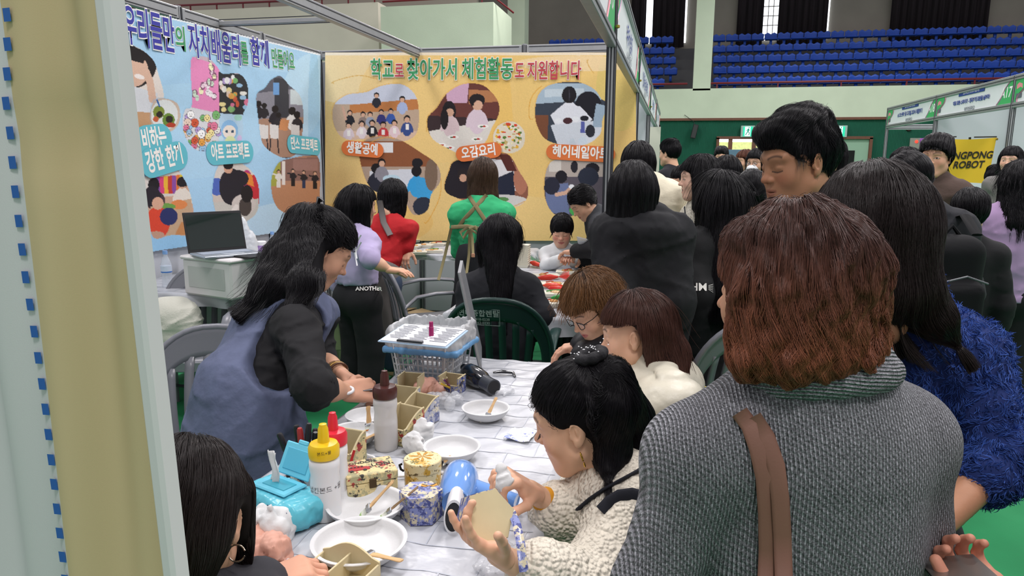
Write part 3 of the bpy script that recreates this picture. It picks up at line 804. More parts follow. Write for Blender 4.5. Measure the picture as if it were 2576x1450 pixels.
# stepped stand with folding seats
rows = [(1900, 212, 0), (1900, 183, 1), (1900, 155, 2), (1900, 129, 3), (1900, 101, 4)]
def seat_mesh():
    mb = MB(); w_, hh = .225, .115
    mb.grid(lambda u, v: ((u-.5)*2*w_, .03*(1-(2*u-1)**2)-.04*v, v*(2*hh-.03*math.cos((u-.5)*PI*4)*v)), 8, 4)
    mb.grid(lambda u, v: ((u-.5)*2*w_*.95, -.36*v-.0, -.02-.03*math.sin(v*PI)), 4, 4)
    mb.box((0, -.14, -.14), (.08, .06, .24))
    return mb.build('stadium_seat', M_SEAT, ang=0, smooth=True, solid=.02)
def ordn(n): return '%d%s' % (n, 'th' if 10 < n % 100 < 14 else {1: 'st', 2: 'nd', 3: 'rd'}.get(n % 10, 'th'))
proto = seat_mesh(); nseat = 0; firsts = True
for (px, py, k) in rows:
    y = YH+1.0+k*.95; z = PY(px, py, y)[2]
    S(boxo('stand_step', (2, y+.42, z-.25-.6), (34, .93, 1.2), M_DKCONC, bev=0))
    segs = [(1792, 2600), (1602, 1690)]
    if k == 4: segs.append((1380, 1560))
    for si, (a, b) in enumerate(segs):
        n_ = 0
        xa, xb = PY(a, py, y)[0], PY(b, py, y)[0]; x = xa+.25
        while x < xb:
            o = proto if firsts else proto.copy()
            if not firsts: COL.objects.link(o)
            firsts = False
            o.location = (x, y, z-.0); o.rotation_euler = (0, 0, random.uniform(-.02, .02))
            where = ['front row', 'second row', 'middle row', 'fourth row', 'top row'][k]
            n_ += 1; side = ['%s seat right of the mint pillar' % ordn(n_), '%s seat from the fascia, left of the mint pillar' % ordn(n_), '%s seat seen behind the corner post' % ordn(n_)][si]
            tag(o, 'blue stadium seat, %s: %s' % (where, side), 'seat', 'blue seats, %s' % where); x += .475
# left balcony block (nearer)
yl = 17.5
def lx(px, y, py=60): return PY(px, py, y)[0]
zl = PY(1100, 11, yl)[2]
S(boxo('wall_gallery', ((lx(958, yl)+lx(1241, yl))/2, yl+1.0, zl/2), (lx(1241, yl)-lx(958, yl), 2.0, zl), M_MINT, bev=0))
y2 = 18.6; z2 = PY(800, 12, y2)[2]
S(boxo('wall_gallery_left', ((lx(250, y2)+lx(952, y2))/2-2, y2+.5, z2/2), (lx(952, y2)-lx(250, y2)+4, 1, z2), M_CREAM, bev=0))
S(boxo('wall_gallery_back', ((lx(300, 23)+lx(1300, 23))/2, 23.2, 4), (12, .2, 8), mat('warm_grey', '#a39a8e', rough=.9), bev=0))
r0 = MB().tube([(lx(230, y2), y2, z2+.16), (lx(700, y2), y2, z2+.14), (lx(960, y2), y2, z2+.15)], .03, 8).build('gallery_rail', M_RED)
tag(r0, 'dark red rail on top of the cream gallery wall behind the booth', 'rail')
for px in range(350, 950, 66): boxo('rail_post', (lx(px, y2), y2, z2+.07), (.03, .03, .14), M_RED, r0, bev=0)
r1 = MB().tube([(lx(960, yl), yl+.1, zl+.14), (lx(1236, yl), yl+.1, zl+.16), (lx(1278, yl), yl+.6, zl-.15)], .025, 8).build('gallery_rail', M_RED)
tag(r1, 'dark red stair rail ending above the mint gallery block', 'rail')
boxo('rail_post', (lx(1210, yl), yl+.1, zl+.08), (.03, .03, .16), M_RED, r1, bev=0)
# doors
def door(i, px0, px1, py, open_):
    x0, x1 = PY(px0, py, YH)[0], PY(px1, py, YH)[0]; zt = PY(px0, py, YH)[2]; y = YH-.06
    e = bpy.data.objects.new('door_%d' % i, None); COL.objects.link(e); e.location = ((x0+x1)/2, y, 0); e['kind'] = 'structure'
    def ch(n, c, s, m): return boxo(n, np.array(c)-np.array(e.location), s, m, e, bev=0)
    ch('door_frame', (x0, y, zt/2), (.09, .14, zt), M_WOODF); ch('door_frame', (x1, y, zt/2), (.09, .14, zt), M_WOODF); ch('door_frame', ((x0+x1)/2, y, zt), (x1-x0+.09, .14, .09), M_WOODF)
    if open_ == 0:
        M_OUT = mat('outdoor_view', '#bcc67e', emit='#c8cf96', estr=1.0); ch('door_glass', ((x0+x1)/2, y+.03, zt/2), (x1-x0, .02, zt), M_DAY)
        ch('outside_bank', ((x0+x1)/2, y+.01, zt-.45), (x1-x0, .02, .62), mat('leafy_bank', '#b7bd78', emit='#c3c987', estr=.9, var=.35, vscale=14))
        for f in (.30, .86): ch('door_stile', (x0+(x1-x0)*f, y-.02, zt/2), (.13, .06, zt), M_WOODF)
    else:
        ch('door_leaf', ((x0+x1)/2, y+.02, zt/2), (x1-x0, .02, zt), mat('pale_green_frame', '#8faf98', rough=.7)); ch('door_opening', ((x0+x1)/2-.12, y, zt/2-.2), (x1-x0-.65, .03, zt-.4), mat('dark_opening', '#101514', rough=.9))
door(1, 1806, 1912, 347, 0); door(2, 2052, 2190, 347, 1)
vx = PY(1848, 395, YH-.2)
car = empty('parked_van', (vx[0], YH-.2, 0), label='pale blue van parked outside, seen through the glass door', cat='van')
boxo('body', (0, 0, 1.28), (.95, .10, .55), mat('van_blue', '#8fb0cf', rough=.3, emit='#8fb0cf', estr=.35), car, bev=.04); boxo('windscreen', (0, -.06, 1.75), (.75, .04, .33), mat('van_glass', '#5f7d92', rough=.2), car, bev=.03)
def exit_sign(px, py, lab):
    c = PY(px, py, YH-.12); e = empty('exit_sign', c, label=lab, cat='sign'); 
    boxo('housing', (0, 0, 0), (.44, .10, .37), mat('sign_housing', '#9fb5ae', rough=.5), e, bev=.01)
    boxo('panel', (0, -.052, 0), (.30, .012, .31), mat('exit_green', '#19b08a', emit='#20c79a', estr=.8), e, bev=0)
    boxo('door_symbol', (-.01, -.060, 0), (.17, .006, .30), mat('exit_white', '#e9fff8', emit='#d8fff4', estr=1.1), e, bev=0)
    g = mat('exit_dark', '#0e7d68', emit='#0e7d68', estr=.5); mb = MB()
    mb.tube([(.02, -.066, .09), (.0, -.066, .0)], .022, 6); mb.tube([(0, -.066, 0), (.05, -.066, -.05), (.03, -.066, -.12)], .014, 6); mb.tube([(0, -.066, 0), (-.04, -.066, -.06), (-.07, -.066, -.12)], .014, 6)
    mb.tube([(-.05, -.066, .02), (.0, -.066, .07), (.06, -.066, .03)], .011, 6); mb.lathe([(0, -.025), (.022, 0), (0, .025)], (.03, -.066, .12), 8); mb.build('running_figure', g, e)
exit_sign(1881, 331, 'lit green exit sign over the glass door'); exit_sign(2112, 331, 'lit green exit sign over the doorway right of the tall man')
c = PY(1747, 331, YH-.2); e = empty('wall_speaker', c, label='slim black speaker hanging tilted on the green wall', cat='speaker')
boxo('cabinet', (0, 0, 0), (.17, .14, .46), M_BLACK, e, R=roty(.2), bev=.01); boxo('grille', (0, -.075, 0), (.13, .01, .41), mat('grille', '#3a3b3c', rough=.8), e, R=roty(.2), bev=0)
MB().tube([(0, .05, .24), (-.05, .1, .34), (-.35, .12, .55)], .008, 6).build('cable', M_BLACK, e)
c = PY(2302, 368, YH-.03); e = empty('fire_alarm', c, label='grey fire alarm panel with a red lamp on the green wall', cat='panel')
boxo('plate', (0, 0, 0), (.33, .06, .5), mat('plate_grey', '#8d9186', rough=.5), e, bev=.01); MB().lathe([(0, .05), (.04, .03), (.05, 0)], (.02, -.03, .14), 12, rotx(PI/2)).build('lamp', mat('red_lamp', '#ff3020', emit='#ff4030', estr=1.5), e)
MB().lathe([(0, .03), (.03, .02), (.035, 0)], (-.04, -.03, -.08), 12, rotx(PI/2)).build('button', M_WHITE, e)
c = PY(2286, 324, YH-.0); tag(MB().lathe([(0, .08), (.07, .06), (.09, 0)], c, 12, rotx(PI/2)).build('alarm_bell', mat('bell_red', '#3d1c22', rough=.5)), 'small dark red alarm bell on the green wall', 'bell')
# ------------------------------------------------------------------ booth frames
def rail_x(name, x0, x1, y, z, par, h=.08, t=.045):
    o = boxo(name, ((x0+x1)/2, y, z), (x1-x0, t, h), M_ALU, par, bev=.004)
    for dz in (-.024, .024): boxo('groove', ((x0+x1)/2, y-t/2-.001, z+dz), (x1-x0-.05, .003, .006), M_ALUD, o, bev=0)
    return o
def rail_y(name, y0, y1, x, z, par, h=.08, t=.045, side=1):
    o = boxo(name, (x, (y0+y1)/2, z), (t, y1-y0, h), M_ALU, par, bev=.004)
    for dz in (-.024, .024): boxo('groove', (x+side*(t/2+.001), (y0+y1)/2, z+dz), (.003, y1-y0-.05, .006), M_ALUD, o, bev=0)
    return o
def post(x, y, z, par, r=.022):
    mb = MB().lathe([(r, 0), (r, z), (.0, z)], (x, y, 0), 8); o = mb.build('post', M_ALU, par)
    g = MB()
    for k in range(8):
        a = k*PI/4; g.box((x+math.cos(a)*r*.97, y+math.sin(a)*r*.97, z/2), (.007, .007, z-.02), rotz(a))
    g.build('groove', M_ALUD, o); return o
W = .99
bt = empty('display_booth', (0, 0, 0), label='white panel booth shell with aluminium frame holding the blue and yellow banners', cat='booth'); 
for i in range(3):
    boxo('wall_panel', (XL+W*(i+.5), Y0+.01, 1.22), (W-.03, .008, 2.36), M_PANEL, bt, bev=0)
    rail_x('rail', XL+W*i+.02, XL+W*(i+1)-.02, Y0, ZT-.04, bt); post(XL+W*(i+1), Y0, ZT+.01, bt)
post(XL, Y0, ZT+.01, bt)
for i in range(4):
    boxo('wall_panel', (XL-.01, Y0-W*(i+.5), 1.22), (.008, W-.03, 2.36), M_PANEL, bt, bev=0)
    rail_y('rail', Y0-W*(i+1)+.02, Y0-W*i-.02, XL, ZT-.04, bt); post(XL, Y0-W*(i+1), ZT+.01, bt)
rail_y('ceiling_beam', 1.2, Y0, XL+W, ZT-.04, bt); rail_x('ceiling_beam', XL, XL+W, PX(548, 58, XL)[1], ZT-.03, bt, h=.03)
for k in range(2):
    yy = Y0+2.97*(k+1)
    b2 = empty('display_booth', (0, 0, 0), label=['white booth next beyond the yellow banner booth along the aisle', 'white booth farthest along the left side of the aisle'][k], cat='booth')
    for i in range(3):
        boxo('wall_panel', (XL+W*(i+.5), yy+.01, 1.22), (W-.03, .008, 2.36), M_PANEL, b2, bev=0); rail_x('rail', XL+W*i, XL+W*(i+1), yy, ZT-.04, b2)
    post(XA, yy, ZT+.02, b2)
YP = Y0-2.51
post(XA, YP, ZT+.03, bt, .024)
# fascia boards along the left aisle
Tblue = mat('print_blue', '#27408f', rough=.6); Tgreen = mat('print_green', '#2f9f5c', rough=.6); Twhite = mat('print_white', '#f3f4f4', rough=.6); Tgrey = mat('print_grey', '#5d6470', rough=.6)
M_FAS = mat('fascia_cloth', '#dfe3e6', rough=.6, var=.03, vscale=3); M_FGR = mat('fascia_green', '#3fae62', rough=.6); M_FLN = mat('fascia_line', '#9a8fb0', rough=.6); M_PINK = mat('print_pink', '#e58f96', rough=.6)
def fascia(x, ya, yb, z0, z1, side, title, sub, num, lab, thick=.02, hdr=None):
    """board in the plane x = const; side = +1 faces +x. u runs left to right as read"""
    e = empty('booth_fascia', (x, (ya+yb)/2, z0), label=lab, cat='sign'); L = abs(yb-ya); Hh = z1-z0
    def f(u, v, w=0): return V(side*(.012+w), (u if side > 0 else -u), v+Hh/2)
    fr = boxo('rail', (0, 0, .03), (.045, L, .06), M_ALU, e, bev=.003); boxo('groove', (side*.024, 0, .03), (.003, L, .008), M_ALUD, fr, bev=0)
    fr = boxo('rail', (0, 0, Hh-.03), (.045, L, .06), M_ALU, e, bev=.003); boxo('groove', (side*.024, 0, Hh-.03), (.003, L, .008), M_ALUD, fr, bev=0)
    boxo('cloth', (0, 0, Hh/2), (.012, L-.03, Hh-.1), M_FAS, e, bev=0)
    hh = Hh/2-.055
    for sg, wd in ((-1, .30), (1, .42)):
        pts = [(sg*L/2*.985, -hh), (sg*L/2*.985, hh)]
        for k in range(9):
            t = k/8; pts.append((sg*(L/2-wd*(.62+.38*math.cos(t*PI)*(-1 if sg > 0 else 1)+.12*math.sin(t*PI*2))), hh-2*hh*t))
        MB().poly([f(a, b, .001) for a, b in (pts if sg > 0 else pts)]).build('green_end', M_FGR, e)
        for d in (.02, .035):
            MB().tube([f(a-sg*d, b, .001) for a, b in pts[2:]], .0035, 4, cap=False).build('curve_line', M_FLN if d < .03 else M_PINK, e)
    sz = min(.16, (L-.95)/max(4, len(title))*1.12)
    text(title, f, sz, Tblue, e, bold=.003, w=.0015)
    text(sub, lambda u, v, w: f(u, v-.105, w), .062, Tgrey, e, bold=.001, w=.0015)
    if hdr:
        MB().prism([(-.42, .085), (.42, .085), (.42, .145), (-.42, .145)], lambda u, v, w: f(u, v, w), .0, .0012).build('header_strip', Tblue, e); text(hdr, lambda u, v, w: f(u, v+.115, w), .045, Twhite, e, w=.002)
    text(num, lambda u, v, w: f(u+L/2-.20, v, w), .17, Twhite, e, bold=.003, w=.002, shear=.1)
    lg = MB().prism([(.0, .0), (.09, .02), (.14, 0), (.13, .05), (.05, .07), (.0, .05)], lambda u, v, w: f(u-L/2+.06, v+.02, w), 0, .0015).build('emblem', M_PINK, e)
    MB().prism([(0, 0), (.13, 0), (.13, .05), (0, .05)], lambda u, v, w: f(u-L/2+.06, v-.08, w), 0, .0015).build('emblem', Tgrey, lg)
    return e
fascia(XA, YP-2.97, YP, ZF, ZT, 1, '', '', 'A9', 'green and white fascia sign numbered A9 nearest above the corner post')
fascia(XA, YP, Y0, ZF, ZT, 1, '쿠키 빚기', '2024 해전초등학교', 'A10', 'fascia sign with blue lettering directly beyond the corner post')
fascia(XA, Y0, Y0+2.97, ZF, ZT, 1, '인공지능 로봇 체험', '해전초등학교', 'A11', 'third fascia sign along the left aisle, beyond the yellow banner wall')
fascia(XA, Y0+2.97, Y0+5.94, ZF, ZT, 1, '만들기 체험', '초등학교', 'A12', 'fourth fascia sign along the left aisle')
fascia(XA, Y0+5.94, Y0+8.9, ZF, ZT, 1, '놀이 체험', '초등학교', 'A13', 'farthest fascia sign along the left aisle, beside the green wall')
for yy in (Y0, YP, Y0+2.97):
    h = MB().lathe([(0, 0), (.012, .004), (.012, .016), (0, .02)], (XA+.03, yy-.03, ZF+.09), 8).build('clip', mat('brass', '#b79a4a', rough=.3, metal=.8), bt)
# right aisle booths
xr = 3.78; yr = [14.5, 11.98, 9.46, 6.9]; zf2, zt2 = 2.13, 2.50
names = [('AI 코스웨어 및 디지털 교과서 체험하기', '북전초등학교', 'A18', 'fascia sign reading A18 with blue lettering, left of the right-hand booths'), ("'대포 로봇 스파이더' - 정확하게 포탄을 날려라!", '북전초등학교', 'A17', 'fascia sign about the cannon robot over the yellow hanging banner'), ('로봇 체험', '초등학교', 'A16', 'fascia sign cut off by the right edge of the picture')]
for k in range(3): fascia(xr, yr[k+1], yr[k], zf2, zt2, -1, names[k][0], names[k][1], names[k][2], names[k][3], hdr='2024 해전초 AI·SW 체험마당')
b3 = empty('display_booth', (0, 0, 0), label='white panel booth with aluminium posts behind the yellow hanging banner', cat='booth')
for y in yr[:3]: post(xr, y, zt2, b3, .028)
for i in range(4):
    boxo('wall_panel', (xr+W*(i+.5), yr[1]+.02, 1.22), (W-.03, .01, 2.3), M_PANEL, b3, bev=0); rail_x('rail', xr+W*i, xr+W*(i+1), yr[1], zt2-.05, b3); post(xr+W*(i+1), yr[1], zt2, b3)
rail_x('rail', xr, xr+4*W, yr[0], zt2-.35, b3, h=.10)
# ------------------------------------------------------------------ foreground banner on the near partition, 0.6 m away
yb = .62
fb = empty('cloth_banner', (0, yb, 0), label='pale fabric banner with mustard stripe and blue squares at the left edge', cat='banner')
def fbx(px, py=700): return PY(px, py, yb)[0]
def fold(x, z): return .010*math.sin(x*34+z*2)+.007*math.sin(x*80+1.3*math.sin(z*3))+.010*math.exp(-((x+.60)/.05)**2-((z-1.53)/.025)**2)
def strip(name, xa, xb, m, w=0, z0=.0, z1=2.3, n=30, nz=60):
    return MB().grid(lambda u, v: (xa+(xb-xa)*u, fold(xa+(xb-xa)*u, z0+(z1-z0)*v)-w, z0+(z1-z0)*v), n, nz).build(name, m, fb, ang=0, smooth=True)
M_FBW = mat('banner_white_cloth', '#c9cbcb', rough=.8, bump=.2, bscale=900, bdist=.0005); M_FBY = mat('banner_mustard', '#c4b38a', rough=.8, bump=.2, bscale=900, bdist=.0005); M_FBB = mat('banner_blue', '#2a5fa8', rough=.8)
xe = fbx(380); x1 = fbx(345); x0 = fbx(100)
fb.rotation_euler = (0, -.033, 0); fb.location.x = .043
strip('cloth', -1.35, x0, M_FBW, .000, n=120); strip('mustard_stripe', x0, x1, M_FBY, .0, n=60)
boxo('edge_post', ((x1+xe)/2, .0, 1.2), (xe-x1, .028, 2.4), mat('edge_white', '#cecfce', rough=.5), fb, bev=.004)
for py in [-20, 54, 129, 203, 278, 353, 427, 501, 573, 643, 712, 780, 846, 911, 974, 1037, 1100, 1161, 1222, 1282, 1341, 1398, 1452]:
    px = 18+140*(py-54)/1240 if py > 300 else (18 if py < 100 else 14+ (py-200)*.08)
    px = np.interp(py, [54, 203, 353, 643, 974, 1282, 1452], [18, 13, 30, 68, 126, 167, 190])
    c = PY(px, py, yb); z = c[2]; x = c[0]+.033*(z-1.3)
    MB().grid(lambda u, v: (x-.0045+.009*u, fold(x, z)-.0030, z-.0065+.013*v), 2, 2).build('blue_square', M_FBB, fb)
# ------------------------------------------------------------------ printed banners: the print is a fine coloured cloth mesh
class Paint:
    def __init__(s, x0, x1, y0, y1, st, base):
        s.nx = int((x1-x0)/st)+1; s.ny = int((y1-y0)/st)+1
        s.X, s.Y = np.meshgrid(np.linspace(x0, x1, s.nx), np.linspace(y0, y1, s.ny)); s.C = np.tile(np.array(lin(base), float), (s.ny, s.nx, 1)); s.clip = np.ones_like(s.X, bool)
    def put(s, m, c, a=1.0):
        m = m & s.clip; c = np.array(lin(c)); s.C[m] = s.C[m]*(1-a)+c*a; return s
    def ell(s, cx, cy, rx, ry, c, rot=0, a=1.0):
        dx, dy = s.X-cx, s.Y-cy; ca, sa = math.cos(rot), math.sin(rot)
        return s.put(((dx*ca+dy*sa)/rx)**2+((-dx*sa+dy*ca)/ry)**2 < 1, c, a)
    def inside(s, P_):
        m = np.zeros_like(s.X, bool); n = len(P_)
        for i in range(n):
            (xa, ya), (xb, yb_) = P_[i], P_[(i+1) % n]
            if ya == yb_: continue
            m ^= ((ya > s.Y) != (yb_ > s.Y)) & (s.X < (xb-xa)*(s.Y-ya)/(yb_-ya)+xa)
        return m
    def poly(s, P_, c, a=1.0): return s.put(s.inside(P_), c, a)
    def line(s, pts, w, c, a=1.0):
        for (xa, ya), (xb, yb_) in zip(pts[:-1], pts[1:]):
            L = max(1e-6, (xb-xa)**2+(yb_-ya)**2); t = np.clip(((s.X-xa)*(xb-xa)+(s.Y-ya)*(yb_-ya))/L, 0, 1)
            s.put((s.X-xa-t*(xb-xa))**2+(s.Y-ya-t*(yb_-ya))**2 < w*w, c, a)
        return s
    def blob(s, P_):
        s.clip = s.inside(smoothpoly(P_)); return s
    def free(s): s.clip = np.ones_like(s.X, bool); return s
    def fig(s, x, y, k, shirt, hair='#1d1a1c', skin='#d3a78d', legs=None, back=False):
        """x,y = head centre; k = head radius"""
        s.ell(x, y+k*3.1, k*1.5, k*2.3, shirt); s.ell(x-k*1.35, y+k*2.8, k*.5, k*1.5, shirt, .3); s.ell(x+k*1.35, y+k*2.8, k*.5, k*1.5, shirt, -.3)
        if legs: s.poly([(x-k, y+k*4.6), (x+k, y+k*4.6), (x+k*1.1, y+k*9), (x-k*1.1, y+k*9)], legs)
        s.ell(x, y-k*.1, k*1.08, k*1.15, hair)
        if not back: s.ell(x, y+k*.25, k*.82, k*.85, skin)
        return s
    def grain(s, a=.06, seed=0):
        g = np.random.default_rng(seed).normal(size=s.C.shape[:2]); s.C *= (1+a*g)[..., None]; return s
    def build(s, name, fn, m, par):
        v = fn(s.X.ravel(), s.Y.ravel()); i = np.arange(s.nx*s.ny).reshape(s.ny, s.nx)
        q = np.stack([i[:-1, :-1], i[1:, :-1], i[1:, 1:], i[:-1, 1:]], -1).reshape(-1, 4)
        return mesh_np(name, v, q, m, par, col=np.clip(s.C.reshape(-1, 3), 0, 1))
def smoothpoly(P_, k=6):
    P_ = np.array(P_, float); n = len(P_); out = []
    for i in range(n):
        a, b, c, d = P_[i-1], P_[i], P_[(i+1) % n], P_[(i+2) % n]
        for j in range(k):
            t = j/k; out.append(tuple(.5*((2*b)+(-a+c)*t+(2*a-5*b+4*c-d)*t*t+(-a+3*b-3*c+d)*t**3)))
    return out
M_PRINT = mat('banner_print', rough=.55, attr='col', bump=.12, bscale=900, bdist=.0004, spec=.3)
def vPY(X, Y, y):
    d = CF[None]+CR[None]*((X-1288)/F_PX)[:, None]-CU[None]*((Y-725)/F_PX)[:, None]; return CAM+d*(y/d[:, 1])[:, None]
def vPX(X, Y, x):
    d = CF[None]+CR[None]*((X-1288)/F_PX)[:, None]-CU[None]*((Y-725)/F_PX)[:, None]; return CAM+d*(x/d[:, 0])[:, None]
# yellow banner on the far wall
yy = Y0-.035
YB = empty('printed_banner', (0, 0, 0), label='yellow printed banner with three pairs of photo blobs on the far booth wall', cat='banner')
p = Paint(818, 1600, 132, 606, 1.6, '#eccb86')
p.C *= (1+.05*np.sin(p.X/60+p.Y/90))[..., None]
for cx, cy, rx, ry, c, a in [(870, 190, 120, 70, '#f1dcb0', .7), (1400, 300, 260, 200, '#efc878', .6), (1100, 250, 200, 160, '#eec980', .6), (930, 560, 160, 60, '#e6b968', .6), (1230, 330, 60, 260, '#f0c15e', .5), (1560, 220, 60, 110, '#dccb74', .5), (1455, 160, 160, 20, '#f3dcb8', .6), (1290, 585, 16, 14, '#f5e3b4', .6), (1410, 580, 20, 16, '#f5e3b4', .6), (860, 560, 60, 30, '#f3e0a8', .5)]: p.ell(cx, cy, rx, ry, c, 0, a)
for pts in ([(840, 210), (900, 190), (960, 200), (1040, 195)], [(1480, 150), (1500, 190), (1560, 200)], [(1080, 290), (1075, 340), (1100, 370)], [(1450, 520), (1490, 540), (1560, 500)]): p.line(smoothpoly(pts)[:-12], 1.2, '#d9a84f', .7)
def ph(P_, bgc, extra, edge=None):
    p.blob([(x-2, y-2) for x, y in P_]); p.put(p.clip, edge or '#e2a64a', .4); p.blob(P_); p.put(p.clip, bgc); extra(); p.free()
def a1():
    p.poly([(820, 262), (1080, 262), (1080, 400), (820, 400)], '#bfa58e'); p.poly([(880, 264), (1060, 248), (1062, 275), (880, 285)], '#c07c48'); p.poly([(830, 330), (1080, 330), (1080, 400), (830, 400)], '#d8b9a2')
    for i, (x, y, k, s_) in enumerate([(947, 240, 6, '#2b2b33'), (1012, 250, 7, '#a9b6d8'), (880, 284, 6, '#26262c'), (913, 288, 6, '#8d7a72'), (931, 288, 6, '#9aa0b0'), (959, 282, 6, '#3b3a78'), (983, 280, 6, '#3d5ca8'), (1024, 300, 8, '#3b4d86'), (877, 316, 7, '#d8c7cc'), (910, 312, 7, '#e2d3d6'), (936, 310, 7, '#2a262a'), (964, 314, 7, '#c23b40'), (992, 310, 7, '#e3c8cc')]):
        p.fig(x, y, k, s_); 
        if i > 6: p.poly([(x-4, y+12), (x+4, y+12), (x+4, y+26), (x-4, y+26)], '#efe9e2')
    p.line([(862, 270), (870, 300)], 3, '#cfa58f')
ph([(838, 270), (870, 240), (920, 232), (960, 216), (1010, 212), (1045, 240), (1054, 290), (1045, 340), (1000, 358), (930, 350), (870, 350), (842, 320)], '#c9cddb', a1)
def a2():
    p.poly([(890, 355), (1100, 355), (1100, 420), (890, 420)], '#8d5637'); p.poly([(905, 358), (988, 358), (988, 385), (905, 385)], '#e2e2e2'); p.poly([(930, 430), (1040, 425), (1045, 480), (930, 490)], '#d3d6dd')
    p.fig(945, 425, 11, '#2a2c38', back=True); p.fig(960, 410, 9, '#8d8a92'); p.fig(1048, 432, 12, '#3a9fd8', back=True); p.poly([(1045, 445), (1090, 450), (1088, 500), (1050, 505)], '#3f9fd6'); p.ell(1065, 520, 26, 24, '#2c3140'); p.ell(1050, 410, 14, 12, '#1e1c20'); p.ell(1085, 440, 16, 40, '#7b6554')
    p.ell(985, 450, 22, 10, '#bcd6e2')
ph([(905, 370), (940, 345), (1000, 350), (1060, 385), (1100, 415), (1108, 455), (1085, 490), (1075, 530), (1040, 540), (1010, 500), (940, 480), (912, 430)], '#b09a88', a2)
def b1():
    p.poly([(1060, 200), (1270, 200), (1270, 300), (1060, 290)], '#6a3b34'); p.poly([(1120, 205), (1180, 205), (1175, 260), (1125, 260)], '#d0a8c0'); p.poly([(1080, 330), (1260, 300), (1260, 390), (1090, 390)], '#dfd9d0'); p.poly([(1180, 225), (1260, 230), (1260, 255), (1180, 262)], '#b57a52')
    p.ell(1130, 280, 17, 26, '#231d20'); p.fig(1132, 280, 12, '#dcc4c6'); p.ell(1118, 300, 10, 26, '#231d20'); p.fig(1200, 262, 14, '#dcc8d2'); p.ell(1200, 252, 20, 16, '#231d20'); p.ell(1203, 265, 11, 12, '#d9ad93')
    for x, y in ((1140, 345), (1215, 318), (1130, 372), (1200, 350), (1110, 365)): p.ell(x, y, 14, 5, '#f4f1ea'); p.ell(x+3, y, 5, 2, '#b8372c'); p.ell(x-4, y+1, 4, 2, '#3d5a2d')
ph([(1075, 300), (1100, 270), (1125, 235), (1165, 212), (1215, 215), (1250, 250), (1255, 285), (1238, 320), (1215, 365), (1170, 390), (1120, 370), (1085, 345)], '#3a2b2d', b1)
def b2():
    p.ell(1280, 345, 41, 40, '#e4dac6'); rg = np.random.default_rng(4)
    for k in range(90):
        a = rg.uniform(0, 6.28); r = 34*rg.uniform(0, 1)**.5; p.ell(1280+math.cos(a)*r, 345+math.sin(a)*r, rg.uniform(2, 5), rg.uniform(2, 4), ['#d8472c', '#e8b53a', '#5d7f34', '#efe3b8', '#f0e9da', '#c9b070'][k % 6])
ph([(1240, 345), (1255, 315), (1290, 306), (1318, 330), (1316, 368), (1285, 386), (1252, 376)], '#e9dcc4', b2)
def b3():
    p.poly([(1110, 395), (1200, 395), (1190, 500), (1110, 500)], '#241f26'); p.ell(1165, 440, 14, 18, '#2a2224'); p.ell(1165, 448, 9, 10, '#d0a288'); p.poly([(1235, 400), (1290, 405), (1300, 480), (1240, 490)], '#e5e2e4'); p.poly([(1245, 450), (1292, 430), (1295, 492), (1240, 495)], '#262a3c'); p.ell(1310, 450, 18, 40, '#b87a62'); p.ell(1265, 512, 70, 22, '#d6d3cf'); p.ell(1262, 502, 18, 6, '#5f8f52'); p.poly([(1255, 390), (1280, 388), (1300, 430), (1275, 430)], '#5a2c28')
ph([(1130, 430), (1145, 405), (1200, 398), (1260, 385), (1285, 395), (1305, 430), (1328, 470), (1322, 505), (1290, 522), (1240, 522), (1170, 505), (1120, 480)], '#8f5c4a', b3)
def c1():
    p.poly([(1340, 210), (1520, 210), (1520, 250), (1340, 262)], '#a9bccb'); p.poly([(1370, 225), (1470, 222), (1470, 240), (1370, 245)], '#c6d3dc'); p.ell(1480, 270, 34, 40, '#1d1e26'); p.poly([(1345, 290), (1380, 290), (1375, 400), (1345, 400)], '#7b4c34')
    p.fig(1432, 242, 17, '#e9eaf2', back=True); p.poly([(1385, 290), (1410, 268), (1460, 268), (1490, 300), (1470, 320), (1400, 320)], '#e6e8f0'); p.ell(1432, 236, 17, 19, '#1c1b21'); p.ell(1432, 240, 1.5, 14, '#3a3a44')
    p.poly([(1385, 315), (1540, 300), (1550, 390), (1410, 385)], '#d5dbe4'); p.poly([(1500, 260), (1540, 270), (1545, 320), (1490, 320)], '#9fb4c6'); p.ell(1428, 304, 12, 8, '#4b2a30'); p.ell(1470, 298, 11, 7, '#20222a'); p.poly([(1462, 305), (1470, 305), (1472, 334), (1460, 334)], '#5b63a8'); p.ell(1485, 330, 12, 16, '#2a2d36'); p.ell(1440, 362, 8, 14, '#c9d4de'); p.ell(1466, 358, 12, 14, '#cfdbe6'); p.ell(1405, 304, 9, 7, '#eef1f6'); p.ell(1448, 300, 9, 7, '#eef1f6')
ph([(1346, 290), (1352, 245), (1375, 218), (1415, 207), (1460, 208), (1495, 225), (1514, 250), (1530, 262), (1516, 300), (1508, 340), (1470, 365), (1420, 366), (1375, 352), (1355, 325)], '#3b4350', c1)
def c2():
    p.poly([(1370, 400), (1520, 400), (1520, 445), (1370, 445)], '#b8aca4'); p.poly([(1382, 403), (1412, 403), (1412, 432), (1382, 432)], '#d9d2ca'); p.ell(1412, 445, 15, 16, '#201e26'); p.ell(1445, 420, 9, 15, '#26242c'); p.ell(1490, 425, 18, 15, '#201e26'); p.ell(1480, 445, 26, 24, '#2b3040'); p.poly([(1372, 468), (1430, 460), (1432, 540), (1375, 535)], '#6f7ba2'); p.ell(1388, 468, 20, 22, '#2b2c3c'); p.line([(1400, 490), (1425, 485), (1440, 470)], 5, '#d9b09a'); p.ell(1438, 470, 7, 6, '#f0f0f4'); p.ell(1455, 530, 22, 16, '#4fae5a')
